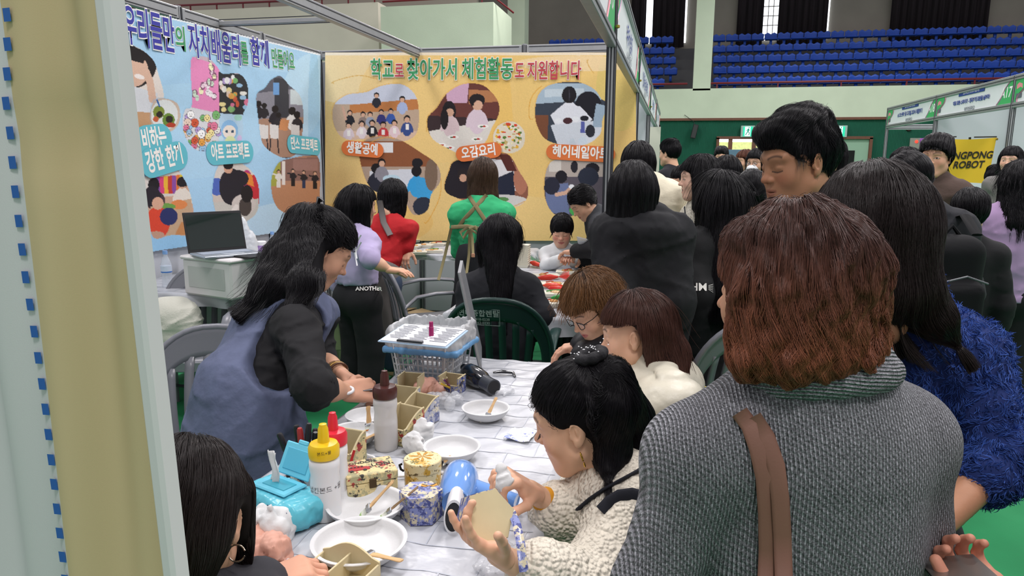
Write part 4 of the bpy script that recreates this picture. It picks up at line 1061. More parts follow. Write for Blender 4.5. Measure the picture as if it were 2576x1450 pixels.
ph([(1372, 440), (1390, 405), (1440, 398), (1500, 398), (1530, 420), (1520, 520), (1460, 540), (1400, 542), (1372, 500)], '#5d5660', c2)
for pts in ([(925, 372), (960, 348), (1000, 352), (1050, 385)], [(1068, 560), (1105, 500), (1108, 440), (1090, 405)], [(1180, 520), (1240, 535), (1330, 500), (1328, 460)], [(1340, 300), (1335, 250), (1370, 212), (1420, 200)]): p.line(smoothpoly(pts)[:-12], 1.1, '#e0a23c', .8)
p.put((p.Y < 140), '#f3efe6', .6); p.grain(.03)
def ywave(X, Y):
    v = vPY(X, Y, yy); v[:, 1] -= .006*np.sin(v[:, 0]*5)*np.clip((2.5-v[:, 2])/2, 0, 1)+.010*np.exp(-((v[:, 0]+.36)/.06)**2)*np.exp(-((v[:, 2]-2.0)/.3)**2); return v
p.build('print', ywave, M_PRINT, YB)
def fy(px0, py0, px1, py1):
    """text frame on the far wall: origin at the middle, +u along the px line; returns fn and metres per pixel"""
    a, b = PY(px0, py0, yy-.008), PY(px1, py1, yy-.008); c = (a+b)/2; u = nrm(b-a); vv = nrm(np.cross(u, V(0, 1, 0)))*-1
    if vv[2] < 0: vv = -vv
    return (lambda s_, t_, w=0: c+u*s_+vv*t_-V(0, w, 0)), np.linalg.norm(b-a)
TG = mat('title_green', '#3f9a63', rough=.6); TR = mat('title_red', '#c1454f', rough=.6); TW = mat('title_white', '#f4f1ec', rough=.6); TB = mat('title_blue', '#3a3aa2', rough=.6); TO = mat('pill_orange', '#e0763a', rough=.6); TC = mat('pill_cyan', '#62bccb', rough=.6)
def title(fr, par, segs):
    """segs: (text, x0, x1, y, size, material): one string per colour, with a white rim behind it"""
    for s_, xa, xb, y, h, m in segs:
        f, L = fr(xa, y[0], xb, y[1])
        cu = bpy.data.curves.new('t', 'FONT'); cu.body = s_; cu.size = h; ob = bpy.data.objects.new('t', cu); COL.objects.link(ob)
        bpy.context.view_layer.update(); wd = ob.dimensions.x; bpy.data.objects.remove(ob); bpy.data.curves.remove(cu); sx = L/max(wd, 1e-6)
        text(s_, f, h, TW, par, bold=h*.05, sx=sx, w=.001); text(s_, f, h, m, par, bold=h*.018, sx=sx, w=.0022)
title(fy, YB, [('학교', 933, 990, (178, 178), .20, TG), ('로', 994, 1015, (181, 181), .15, TR), ('찾아가서', 1026, 1150, (178, 178), .20, TG), ('체험활동', 1163, 1290, (177, 177), .20, TG), ('도', 1296, 1318, (181, 181), .16, TR), ('지원합니다', 1327, 1461, (181, 180), .17, TR)])
def pill(fr, par, px0, py0, px1, py1, hh, txt, m, ts, dw=0):
    f, L = fr(px0, py0, px1, py1); h = hh; a = L/2-h; pts = [(a+h*math.cos(t), h*math.sin(t)) for t in np.linspace(-PI/2, PI/2, 9)]+[(-a+h*math.cos(t), h*math.sin(t)) for t in np.linspace(PI/2, 1.5*PI, 9)]
    o = MB().poly([f(x, y, .002+dw) for x, y in pts]).build('caption_pill', m, par)
    cu = bpy.data.curves.new('t', 'FONT'); cu.body = txt; cu.size = ts; ob = bpy.data.objects.new('t', cu); COL.objects.link(ob); bpy.context.view_layer.update(); wd = ob.dimensions.x; bpy.data.objects.remove(ob); bpy.data.curves.remove(cu)
    text(txt, f, ts, TW, o, bold=ts*.03, sx=(L-.12)/wd, w=.0032+dw)
pill(fy, YB, 859, 371, 965, 380, .070, '생활공예', TO, .115); pill(fy, YB, 1147, 390, 1262, 375, .070, '오감요리', TO, .115); pill(fy, YB, 1374, 381, 1548, 390, .068, '헤어네일아트', TO, .115)
# blue banner on the left wall
BB = empty('printed_banner', (0, 0, 0), label='light blue printed banner with photo blobs on the left booth wall', cat='banner')
xx = XL+.035
p = Paint(296, 806, 8, 640, 1.7, '#a9d1ee')
topy = lambda X: 12+(X-300)*.243; boty = lambda X: 635-(X-380)*.155
for cx, cy, rx, ry, c, a, r in [(760, 250, 60, 120, '#bfe0f4', .8, .3), (470, 330, 200, 120, '#b6dbf2', .5, 0), (700, 560, 180, 50, '#cfe8f6', .6, -.2), (420, 620, 120, 40, '#8fc3e8', .7, 0), (600, 120, 160, 40, '#b9ddf3', .6, .3), (790, 300, 14, 200, '#8ec2e4', .5, 0)]: p.ell(cx, cy, rx, ry, c, r, a)
p.put((p.Y < topy(p.X)+5), '#e9eef2')
def g1():
    p.ell(335, 160, 60, 62, '#221d1f'); p.ell(340, 178, 34, 40, '#dcb6a0'); p.line([(322, 168), (333, 172)], 1.2, '#333'); p.ell(352, 193, 13, 6, '#f3e9e4', .3); p.poly([(322, 122), (372, 128), (362, 160), (325, 150)], '#221d1f'); p.poly([(330, 215), (398, 235), (395, 290), (345, 285)], '#d8dbe0'); p.line([(385, 250), (378, 205), (368, 180)], 9, '#dcb6a0'); p.line([(372, 190), (365, 165)], 4, '#dcb6a0'); p.poly([(338, 280), (392, 285), (380, 320), (350, 335)], '#c49a74')
ph([(322, 125), (350, 122), (385, 150), (400, 190), (412, 240), (400, 280), (385, 310), (352, 338), (340, 260)], '#e6dcd4', g1)
def g2():
    p.ell(414, 289, 33, 38, '#dfe3e2'); p.ell(400, 282, 14, 16, '#7f8f3a'); p.ell(424, 302, 15, 17, '#6a8b38'); p.ell(402, 288, 8, 8, '#2b2420'); p.ell(426, 300, 9, 9, '#2b2a22'); p.ell(430, 315, 12, 6, '#b0402c'); p.ell(393, 300, 7, 7, '#c0603a'); p.line([(395, 250), (402, 268)], 2, '#2c63a8')
ph([(380, 290), (388, 255), (414, 248), (446, 262), (452, 300), (435, 328), (405, 330), (386, 315)], '#cbb7a6', g2, '#7fb8dc')
def g3():
    p.poly([(474, 140), (552, 165), (552, 285), (480, 270)], '#e98fc0'); p.poly([(550, 180), (630, 190), (625, 290), (552, 285)], '#2c2f33'); p.poly([(455, 265), (552, 286), (552, 385), (455, 385)], '#d8d9de'); p.poly([(552, 285), (625, 290), (612, 385), (552, 385)], '#b4d2e8')
    rg = np.random.default_rng(9); pal = ['#f0efe8', '#e6a44c', '#7cba74', '#e07c9c', '#f3e2a0', '#9cc4e4', '#d05a3c', '#b8a0d8', '#fafafa', '#e8d0c0']
    for k in range(17):
        x, y = rg.uniform(488, 545), rg.uniform(165, 250); p.ell(x, y, rg.uniform(4, 8), rg.uniform(6, 12), '#8a5a78'); p.ell(x, y, rg.uniform(3.5, 6.5), rg.uniform(5, 10), ['#f5eef2', '#f3d9e6', '#cfe3cf', '#f6f3c8'][k % 4]); p.ell(x-2, y-2, .9, 1, '#222'); p.ell(x+2, y-2, .9, 1, '#222')
    for k in range(26):
        x, y = rg.uniform(555, 622), rg.uniform(192, 280); p.ell(x, y, rg.uniform(4, 9), rg.uniform(4, 9), pal[k % 10], 0, .9)
    for k in range(36):
        x, y = rg.uniform(462, 550), rg.uniform(288, 376); r = rg.uniform(6, 10); p.ell(x, y, r+1, r+2, '#5c5a60'); p.ell(x, y, r, r+1, pal[k % 10]); p.ell(x-3, y-1, 1, 1.3, '#1d1d20'); p.ell(x+3, y-1, 1, 1.3, '#1d1d20'); p.line([(x-2, y+4), (x+2, y+4)], .8, '#5a2a2a')
    p.ell(578, 328, 22, 26, '#8cbce6'); p.ell(578, 332, 17, 17, '#f1e6dc'); p.ell(571, 331, 3.5, 4, '#35506a'); p.ell(586, 331, 3.5, 4, '#35506a'); p.ell(580, 358, 14, 16, '#dfe9b0'); p.ell(600, 296, 10, 8, '#9fd0c0'); p.ell(556, 350, 6, 9, '#c2dff0'); p.ell(604, 350, 6, 10, '#d4c2e8')
ph([(478, 160), (492, 142), (525, 146), (548, 170), (562, 186), (600, 185), (622, 210), (624, 260), (612, 290), (612, 330), (600, 365), (545, 380), (495, 378), (468, 350), (458, 310), (465, 275), (482, 262)], '#c9b6c0', g3, '#7fb8dc')
def g4():
    p.poly([(640, 235), (770, 220), (770, 300), (640, 300)], '#8e8d98'); p.poly([(688, 195), (725, 200), (728, 300), (690, 300)], '#3a3c44'); p.poly([(686, 208), (702, 208), (702, 238), (686, 238)], '#6f9fd4'); p.poly([(730, 225), (765, 230), (765, 265), (730, 262)], '#c8d4d8'); p.poly([(640, 300), (770, 295), (770, 395), (640, 395)], '#a98672')
    for x, y, k, c in ((650, 262, 7, '#26242a'), (664, 266, 6, '#2a282e'), (691, 275, 8, '#26242c'), (735, 280, 9, '#e6e4e2'), (748, 290, 8, '#2c2a30'), (700, 290, 6, '#2c2a30')): p.fig(x, y, k, c, back=True)
    for x in (662, 688, 742): p.poly([(x-11, 312), (x+12, 316), (x+12, 350), (x-9, 348)], '#d9d6d4'); p.line([(x-8, 350), (x-10, 380)], 1.6, '#2a2a30'); p.line([(x+9, 350), (x+12, 385)], 1.6, '#2a2a30')
    p.poly([(705, 300), (728, 302), (722, 330), (700, 326)], '#c98a5c')
ph([(645, 240), (665, 222), (682, 200), (705, 192), (728, 215), (755, 240), (764, 280), (762, 330), (755, 375), (725, 398), (690, 388), (660, 360), (650, 300)], '#5b5c68', g4, '#7fb8dc')
def g5():
    p.poly([(360, 430), (420, 415), (460, 440), (470, 490), (365, 500)], '#d9d2cc')
    for i, c in enumerate(['#8a4fa0', '#d8457c', '#e8b23c', '#c24038', '#8a4fa0', '#e07a3a', '#d8c23c']): p.poly([(392+i*10, 446-i), (402+i*10, 445-i), (404+i*10, 488), (394+i*10, 488)], c)
    p.ell(388, 465, 14, 18, '#1f1c24'); p.ell(392, 505, 24, 24, '#4a3a42'); p.ell(383, 495, 22, 26, '#28242e'); p.fig(458, 462, 12, '#e6ddd2'); p.ell(458, 458, 13, 13, '#211d24'); p.poly([(380, 520), (480, 500), (482, 590), (390, 595)], '#c9a98a'); p.ell(450, 515, 20, 12, '#e08a52'); p.ell(420, 520, 22, 8, '#6fa04c'); p.ell(398, 560, 30, 40, '#dd4a34'); p.ell(425, 545, 22, 22, '#2c3468'); p.ell(398, 512, 14, 16, '#d9a990'); p.poly([(455, 560), (485, 555), (486, 590), (440, 592)], '#c88a58'); p.ell(395, 592, 20, 10, '#c49a84')
ph([(358, 455), (395, 430), (440, 425), (462, 450), (478, 490), (486, 540), (480, 588), (430, 592), (390, 600), (376, 560), (366, 500)], '#cfa890', g5, '#7fb8dc')
def g6():
    p.poly([(530, 405), (655, 405), (655, 470), (530, 470)], '#d6cfc8'); p.ell(545, 470, 20, 22, '#4f68b8'); p.ell(622, 450, 12, 22, '#b83a74'); p.ell(640, 480, 20, 40, '#c2303c'); p.poly([(610, 430), (635, 440), (640, 470), (612, 460)], '#e0863c'); p.poly([(535, 510), (650, 500), (650, 575), (535, 575)], '#c9c5bd')
    p.ell(583, 470, 32, 46, '#23212c'); p.ell(600, 450, 26, 22, '#23212c'); p.ell(575, 425, 11, 12, '#d4a48a'); p.ell(575, 415, 13, 12, '#1e1b20'); p.ell(614, 515, 30, 26, '#d2c8c2'); p.ell(618, 520, 16, 24, '#4a4240'); p.ell(622, 488, 15, 22, '#1e1b20'); p.line([(596, 520), (582, 540)], 6, '#e6ded8'); p.ell(583, 543, 4, 4, '#d9a990'); p.line([(560, 535), (572, 540)], 1.3, '#222')
ph([(535, 465), (548, 420), (575, 405), (610, 412), (640, 440), (652, 480), (648, 530), (625, 555), (585, 572), (552, 555), (536, 510)], '#cfc2b8', g6, '#7fb8dc')
def g7():
    p.poly([(675, 400), (810, 395), (810, 455), (675, 455)], '#8d6a62'); p.poly([(738, 400), (800, 400), (800, 430), (738, 430)], '#a07a72'); p.poly([(675, 405), (704, 402), (706, 480), (675, 480)], '#a8a84c'); p.poly([(708, 405), (716, 405), (716, 540), (708, 540)], '#e8e0da'); p.poly([(675, 470), (810, 455), (810, 545), (675, 545)], '#c08a68', 1)
    for x, y, c, l in ((700, 432, '#e4e0d8', '#e4e0d8'), (737, 430, '#20202a', '#1c1c24'), (765, 434, '#22222a', '#2c3858'), (793, 436, '#20202a', '#1c1c22')): p.fig(x, y, 4.4, c, legs=l); p.line([(x, y+9), (x-14, y+6)], 1.8, c); p.line([(x, y+9), (x+9, y+13)], 1.6, c)
ph([(682, 450), (700, 410), (735, 398), (775, 392), (802, 398), (806, 460), (803, 510), (790, 535), (745, 543), (705, 530), (686, 500)], '#b98a70', g7, '#7fb8dc')
p.grain(.03, 3)
# keep only the cloth itself
v_ = vPX(p.X.ravel(), p.Y.ravel(), xx); v_[:, 0] += .004*np.sin(v_[:, 1]*6); i_ = np.arange(p.nx*p.ny).reshape(p.ny, p.nx)
q_ = np.stack([i_[:-1, :-1], i_[1:, :-1], i_[1:, 1:], i_[:-1, 1:]], -1).reshape(-1, 4)
keep = ((p.Y > topy(p.X)) & (p.Y < boty(p.X))).ravel(); q_ = q_[keep[q_].all(1)]
mesh_np('print', v_, q_, M_PRINT, BB, col=np.clip(p.C.reshape(-1, 3), 0, 1))
def fx(px0, py0, px1, py1):
    a, b = PX(px0, py0, xx+.005), PX(px1, py1, xx+.005); c = (a+b)/2; u = nrm(b-a); vv = nrm(np.cross(V(1, 0, 0), u))
    if vv[2] < 0: vv = -vv
    return (lambda s_, t_, w=0: c+u*s_+vv*t_+V(w, 0, 0)), np.linalg.norm(b-a)
title(fx, BB, [('우리들만', 311, 438, (66, 96), .25, TB), ('의', 443, 466, (99, 104), .17, TG), ('자치배움터', 476, 604, (106, 133), .24, TB), ('를', 607, 623, (136, 138), .18, TG), ('함께', 632, 676, (133, 143), .23, TB), ('만들어요', 684, 740, (149, 158), .17, TG)])
pill(fx, BB, 340, 358, 432, 345, .095, '비하는', TC, .15); pill(fx, BB, 352, 418, 470, 385, .095, '강한 한끼', TC, .15, .003); pill(fx, BB, 518, 387, 637, 381, .085, '아트 프로젝트', TC, .13); pill(fx, BB, 722, 361, 806, 370, .080, '댄스 프로젝트', TC, .12)
# ------------------------------------------------------------------ plastic armchairs
M_CHG = mat('chair_grey', '#75777e', rough=.32, bump=.05, bscale=300); M_CHV = mat('chair_green', '#1f3a36', rough=.33, bump=.05, bscale=300)
def chair(m, loc, rz, label, txt=None):
    e = empty('plastic_armchair', loc, rz, label, 'chair')
    def yb(x, z): return -.235-.10*max(0, (z-.42))/.44-.03+.055*(x/.26)**2
    def arch(t, ax, az, p=2.5):
        c, s_ = math.cos(t), math.sin(t); return ax*abs(c)**(2/p)*(1 if c > 0 else -1), .52+az*abs(s_)**(2/p)
    mb = MB()
    def band(u, v):
        t = PI*u; xo, zo = arch(t, .265, .34); xi, zi = arch(t, .218, .235)
        x, z = xo+(xi-xo)*v, zo+(zi-zo)*v; return (x, yb(x, z), z)
    mb.grid(band, 36, 5)
    for sx in (-1, 1): mb.grid(lambda u, v: (sx*(.265-.047*u), yb(.25, .52-.12*v)+.01*v, .52-.12*v), 2, 3)
    mb.tube([(arch(PI*i/24, .265, .34)[0], yb(.26, arch(PI*i/24, .265, .34)[1])+(-.004 if 1 else 0)-.055+.055*(arch(PI*i/24, .265, .34)[0]/.26)**2, arch(PI*i/24, .265, .34)[1]) for i in range(25)], .009, 6)
    bk = mb.build('backrest', m, e, ang=0, smooth=True, solid=.010)
    if txt:
        f = lambda u, v, w=0: V(u-.075, yb(u-.075, .79+v)-.008-w, .79+v)
        T = mat('chair_print', '#9fb0aa', rough=.6)
        text(txt[0], f, .036, T, bk, bold=.0006, w=.001); text(txt[1], lambda u, v, w: f(u, v-.028, w), .018, T, bk, w=.001); text(txt[2], lambda u, v, w: f(u, v-.046, w), .018, T, bk, w=.001)
        g = MB()
        for a, b in (((-.10, .022), (.10, .022)), ((.10, .022), (.10, -.058)), ((.10, -.058), (-.10, -.058)), ((-.10, -.058), (-.10, .022))): g.tube([f(*a, .001), f(*b, .001)], .0012, 4)
        g.build('print_frame', T, bk)
    for k in range(6):
        x0 = (k-2.5)*.066; mb = MB(); zt = .52+.235*max(0, 1-(abs(x0)/.222)**2.5)**(1/2.5)+.01
        mb.grid(lambda u, v: (x0*(1-.18*(1-v)*abs(k-2.5)/2.5)+(u-.5)*.034, yb(x0, .43+(zt-.43)*v)+.012*math.sin(v*PI), .43+(zt-.43)*v), 2, 8); mb.build('slat', m, e, ang=0, smooth=True, solid=.009)
    st = MB().grid(lambda u, v: ((u-.5)*(.46+.04*v), -.25+.47*v, .43-.022*math.sin(u*PI)*math.sin(min(v*1.1, 1)*PI)+(.012 if v < .01 else 0)-.03*max(0, v-.85)/.15), 10, 10).build('seat', m, e, ang=0, smooth=True, solid=.012)
    MB().box((0, .215, .385), (.46, .015, .06), bev=.006).build('seat_apron', m, e)
    for sx in (-1, 1):
        a = MB().tube([(sx*.255, yb(.25, .60)+.01, .58), (sx*.265, -.17, .645), (sx*.275, -.05, .665), (sx*.275, .10, .665), (sx*.272, .19, .655), (sx*.268, .235, .61), (sx*.268, .245, .54)], [.022, .026, .027, .027, .027, .025, .022], 12, flat=(.45, 1.05)); a.build('armrest', m, e, ang=0, smooth=True)
        MB().tube([(sx*.268, .245, .56), (sx*.262, .235, .42), (sx*.275, .27, .0)], [.024, .027, .020], 8, flat=(1.1, .8)).build('leg', m, e)
        MB().tube([(sx*.235, -.26, .46), (sx*.245, -.30, .2), (sx*.26, -.345, .0)], [.030, .026, .020], 8, flat=(1.1, .7)).build('leg', m, e)
    return e
def chair_at(px, py, m, face, label, ztop=.86, txt=None, dy=0):
    """px,py = top middle of the arch; face = heading relative to the view (0 away, 90 picture-left)"""
    c = PZ(px, py, ztop); a = az(px, py)+math.radians(face); f = V(math.cos(a), math.sin(a), 0); b = c+f*.335
    return chair(m, (b[0], b[1], 0), a-PI/2, label, txt)
chair_at(525, 668, M_CHG, 160, 'grey plastic armchair in front of the laptop table')
chair_at(540, 828, M_CHG, 158, 'grey plastic armchair nearest to the banner edge, beside the apron woman')
chair_at(965, 652, M_CHG, -82, 'grey plastic armchair facing right under the hand of the girl in lavender')
chair_at(1245, 752, M_CHV, -8, 'dark green plastic armchair with white rental print behind the long-haired sitter', txt=('현대종합렌탈', '051) 818-0238', '055) 262-0230'))
chair_at(1893, 800, M_CHG, 48, 'grey plastic armchair holding a yellow bag, behind the cream puffer jacket')
# ------------------------------------------------------------------ tables
M_CLOTH = mat('table_vinyl', '#bcbfc5', rough=.32, bump=.35, bscale=16, bdist=.012, var=.04, vscale=5)
M_CLL = mat('vinyl_print_grey', '#aeb3bd', rough=.35); M_LEG = mat('table_leg', '#2d2f33', rough=.4, metal=.4)
TZ = .72
def table(x0, x1, y0, y1, label, drop=.10, lines=True, hz=TZ):
    e = empty('folding_table', ((x0+x1)/2, (y0+y1)/2, 0), label=label, cat='table'); cx, cy = (x0+x1)/2, (y0+y1)/2; w_, h_ = x1-x0, y1-y0
    boxo('tabletop', (0, 0, hz-.018), (w_-.01, h_-.01, .03), M_WHITE, e, bev=.004)
    for sx in (-1, 1):
        for sy in (-1, 1): MB().tube([(sx*(w_/2-.06), sy*(h_/2-.12), 0), (sx*(w_/2-.06), sy*(h_/2-.12), hz-.03)], .014, 8).build('leg', M_LEG, e)
    for sy in (-1, 1): MB().tube([(-w_/2+.06, sy*(h_/2-.12), .12), (w_/2-.06, sy*(h_/2-.12), .12)], .010, 6).build('brace', M_LEG, e)
    c = empty('tablecloth', (cx, cy, 0), label='white patterned vinyl cloth over the '+label[:60].split(' table')[0]+' table', cat='tablecloth')
    rg = random.Random(int(x0*100)); N = 60
    def s_(u, v):
        x = (u-.5)*(w_+2*drop); y = (v-.5)*(h_+2*drop); ox = max(0, abs(x)-w_/2); oy = max(0, abs(y)-h_/2)
        X = max(-w_/2-.004, min(w_/2+.004, x)); Y = max(-h_/2-.004, min(h_/2+.004, y)); d = max(ox, oy)
        fl = .018*math.sin((x+y)*26)*d/drop
        return (X+(fl+.01 if x > 0 else -fl-.01)*(ox > 0), Y+(fl if y > 0 else -fl)*(oy > 0), hz+.004-d+(.0015*math.sin(x*40+2*math.sin(y*17))+.0012*math.sin(y*33+x*12)+.001*math.sin((x-y)*70))*(d == 0))
    MB().grid(s_, N, 110).build('cloth', M_CLOTH, c, ang=0, smooth=True)
    if lines:
        k = 0; y = -h_/2+.05
        while y < h_/2-.02:
            MB().grid(lambda u, v: (-w_/2+.005+u*(w_-.01), y+.0035*v, s_(.5+(-w_/2+u*w_)/(w_+2*drop), .5+y/(h_+2*drop))[2]+.0011), 24, 1).build('printed_line', M_CLL, c, ang=0, smooth=True); x = -w_/2+.05+(k % 3)*.06
            while x < w_/2:
                MB().grid(lambda u, v: (x+.003*u, y+v*.095, s_(.5+x/(w_+2*drop), .5+(y+v*.095)/(h_+2*drop))[2]+.0011), 1, 6).build('printed_line', M_CLL, c, ang=0, smooth=True); x += .19
            y += .095; k += 1
    return e
table(-.95, -.25, .82, 2.62, 'craft work table covered with paint bowls and wooden boxes')
table(-1.12, -.42, 3.42, 5.45, 'cookie decorating table with trays in front of the boy')
table(-2.95, -1.15, 5.55, 6.2, 'trestle table along the yellow banner wall', drop=.05)
table(-3.27, -2.45, 3.5, 5.5, 'laptop table along the blue banner wall', drop=.07)
# ------------------------------------------------------------------ things on the work table
def on(px, py, z=TZ+.006): return PZ(px, py, z)
M_CAR = mat('bare_wood_board', '#cdbf98', rough=.75, var=.05, vscale=20); M_INW = mat('inner_board', '#bfb18c', rough=.8, var=.06, vscale=25); M_BOWL = mat('foam_bowl', '#d3d4d5', rough=.45, bump=.25, bscale=220, bdist=.001)
M_HAND = mat('brush_wood', '#cda878', rough=.6, var=.12, vscale=25, stretch=(1, 6, 1)); M_BR = mat('bristle', '#dfe4d6', rough=.9); M_FER = mat('ferrule', '#b9bcc0', rough=.25, metal=.9)
bowls = [(922, 1300, .083, 'white foam bowl holding two green-tipped brushes', 0), (905, 1397, .090, 'white foam bowl cut by the bottom compartment box', 0), (1137, 1152, .072, 'white foam bowl right of the crumpled tissue', 0), (1222, 1052, .070, 'white foam bowl with an upright brush near the far end', 0), (893, 1112, .066, 'white foam bowl with a black-ferrule brush behind the red-capped bottle', 0), (925, 1070, .062, 'white foam bowl half hidden behind the brown-capped bottle', 0)]
for px, py, r, lab, _ in bowls:
    c = on(px, py); tag(MB().lathe([(.0, .001), (r*.58, .0), (r*.62, .002), (r*.82, .010), (r*.95, .022), (r*.99, .031), (r*1.04, .032), (r*1.04, .034), (r*.97, .0345), (r*.93, .031), (r*.90, .022), (r*.78, .011), (r*.58, .005), (0, .0045)], (0, 0, 0), 40).build('foam_bowl', M_BOWL, ang=60), lab, 'bowl').location = c
def brush(a, b, lab, wd=.022, tip='#9fc47a', hl=.105, hm=None, paint=None):
    """a = bristle end, b = handle end (world)"""
    a, b = np.array(a), np.array(b); d = nrm(b-a); L = np.linalg.norm(b-a); side = nrm(np.cross(d, V(0, 0, 1))); n = np.cross(side, d)
    e = empty('paint_brush', a, label=lab, cat='brush'); R = np.stack([side, d, n], 1)
    hd = MB(); prof = [(.28, .45), (.36, .62), (.55, .5), (.75, .42), (.92, .55), (.98, .5), (1.0, .3)]
    hd.tube([R@V(0, L*t, 0) for t, _ in prof], [wd*.5*s_ for _, s_ in prof], 12, flat=(.36, 1.1), up=n).build('handle', hm or M_HAND, e, ang=0, smooth=True)
    MB().box(R@V(0, L*.235, 0), (wd*.98, L*.12, wd*.34), R, .002).build('ferrule', M_FER, e)
    MB().tube([R@V(0, L*.18, 0), R@V(0, L*.09, 0), R@V(0, 0, 0)], [wd*.5, wd*.5, wd*.42], 12, flat=(.3, 1), up=n).build('bristles', M_BR, e, ang=0)
    MB().tube([R@V(0, L*.05, 0), R@V(0, -.001, 0)], [wd*.505, wd*.44], 12, flat=(.33, 1), up=n).build('paint_tip', mat('tip_'+tip.strip('#'), tip, rough=.5), e)
    return e
zb = TZ+.02
brush(on(908, 1300, zb), on(990, 1210, zb+.075), 'paint brush with pale wooden handle leaning right in the green-tinted bowl', .027)
brush(on(957, 1304, zb), on(1052, 1225, zb+.065), 'paint brush with dark worn handle beside the pale one in the same bowl', .018, hm=mat('worn_wood', '#8f7556', rough=.7, var=.2, vscale=30))
brush(on(905, 1388, zb+.01), on(1012, 1412, zb+.03), 'paint brush lying across the bowl by the bottom box', .022, '#d7dad4')
brush(on(1222, 1056, zb), on(1249, 1000, zb+.055), 'upright paint brush in the far white bowl', .020, '#cfd8c8'); brush(on(1210, 1060, zb-.008), on(1226, 1057, zb), 'short chip brush end lying in the far bowl', .02, '#8c7a5f')
brush(on(1108, 1170, zb), on(1135, 1148, zb+.015), 'small worn brush in the bowl beside the round box', .022, '#9a8c76')
brush(on(893, 1117, zb+.012), on(950, 1090, zb+.03), 'brush with black ferrule resting on the bowl rim', .025, '#b0622f'); brush(on(929, 1082, zb), on(926, 1022, zb+.07), 'upright brush with orange bristles leaning out of the half-hidden bowl', .026, '#c4763c')
def squeeze_bottle(px, py, capc, lab, body, H=.13, r=.030, fill=None, txt=None):
    c = on(px, py); e = empty('squeeze_bottle', c, label=lab, cat='bottle')
    b = MB().lathe([(0, 0), (r*.92, .0), (r, .008), (r, H*.55), (r*.93, H*.72), (r*1.02, H*.86), (r*1.0, H*.95), (r*.8, H)], (0, 0, 0), 36).build('body', body, e, ang=50)
    cm = mat('cap_'+capc.strip('#'), capc, rough=.35); MB().lathe([(r*1.0, 0), (r*1.03, .006), (r*1.03, .022), (r*.9, .03), (r*.36, .033), (r*.34, .036)], (0, 0, H), 36).build('cap', cm, e, ang=40)
    MB().lathe([(r*.40, 0), (r*.34, .03), (r*.26, .036), (r*.25, .04), (0, .041)], (0, 0, H+.032), 20).build('nozzle', cm, e, ang=40)
    if fill: MB().lathe([(0, .003), (r*.9, .003), (r*.9, H*.5), (0, H*.5)], (0, 0, 0), 24).build('glue', fill, e)
    if txt:
        a0 = az(px, py)+PI; T = mat('marker_ink', '#23242a', rough=.6)
        for s_, h, z, rr, bo in txt:
            text(s_, lambda u, v, w, z=z, rr=rr: V(math.cos(a0+u/rr)*(rr+.0008), math.sin(a0+u/rr)*(rr+.0008), z+v+u*.06), h, T, e, bold=bo)
    return e
M_GLUE = mat('white_glue_bottle', '#dfe0e2', rough=.38, sss=.1); M_TRB = mat('translucent_bottle', '#d9d7d6', rough=.3, alpha=.72); M_LIQ = mat('glue_liquid', '#cfcdcc', rough=.5)
squeeze_bottle(972, 1128, '#4a2420', 'translucent squeeze bottle with a dark brown pointed cap', M_TRB, .145, .0315, M_LIQ)
squeeze_bottle(845, 1262, '#d8283a', 'white squeeze bottle with a red pointed cap, behind the yellow-capped one', M_GLUE, .140, .030, txt=[])
squeeze_bottle(822, 1300, '#e8c01c', 'white squeeze bottle with a yellow pointed cap and handwritten marker label', M_GLUE, .140, .032, txt=[('냅킨본드 +물', .015, .075, .032, -.0001), ('본드+물', .009, .158, .033, 0)])
# decorated wooden boxes: one printed material each
def printed(name, base, spots, seed=0):
    if name in _M: return _M[name]
    m = mat(name, base, rough=.5, coat=.2); t = NT(m); b = t.n['Principled BSDF']; tc = t.new('ShaderNodeTexCoord'); src = None
    prev = (*lin(base), 1)
    for i, (col, sc, th, sh) in enumerate(spots):
        mp = t.new('ShaderNodeMapping'); mp.inputs['Location'].default_value = (seed+i*3.1, i*1.7, seed*.7); t.lk(tc.outputs['Object'], mp.inputs[0])
        nz = t.new('ShaderNodeTexNoise'); nz.inputs['Scale'].default_value = sc; nz.inputs['Detail'].default_value = 5; nz.inputs['Roughness'].default_value = .65; t.lk(mp.outputs[0], nz.inputs['Vector'])
        r = t.new('ShaderNodeMapRange'); r.inputs[1].default_value = th; r.inputs[2].default_value = th+sh; t.lk(nz.outputs[0], r.inputs[0])
        mx = t.new('ShaderNodeMix', data_type='RGBA'); t.lk(r.outputs[0], mx.inputs[0]); mx.inputs[7].default_value = (*lin(col), 1)
        if src is None: mx.inputs[6].default_value = prev
        else: t.lk(src, mx.inputs[6])
        src = mx.outputs[2]
    t.lk(src, b.inputs['Base Color']); return m
PR_LON = printed('print_london', '#d6c48e', [('#a8a37c', 30, .5, .05), ('#9c2f2b', 34, .56, .02), ('#2b2722', 70, .58, .03), ('#33406a', 40, .66, .02)], 1)
PR_BLU = printed('print_blue_rose', '#cdc3a4', [('#7d86b8', 45, .47, .06), ('#3d4684', 90, .52, .05), ('#8b9a66', 40, .64, .03)], 2)
PR_LIL = printed('print_lily', '#dccb9b', [('#c79a35', 40, .54, .05), ('#5c4a22', 90, .60, .03), ('#8f8a54', 45, .66, .03)], 3)
PR_LAV = printed('print_provence', '#b9bcc9', [('#6a74a2', 55, .48, .05), ('#e3dcc6', 60, .55, .04), ('#4b4a52', 110, .6, .03)], 4)
PR_NAP = printed('print_napkin', '#eef0ef', [('#93a0dc', 26, .56, .03), ('#4b5cc0', 60, .60, .03), ('#a9bf7a', 30, .62, .02)], 5)
INK = mat('black_print', '#2b2622', rough=.6); REDP = mat('red_print', '#a82a2c', rough=.6)
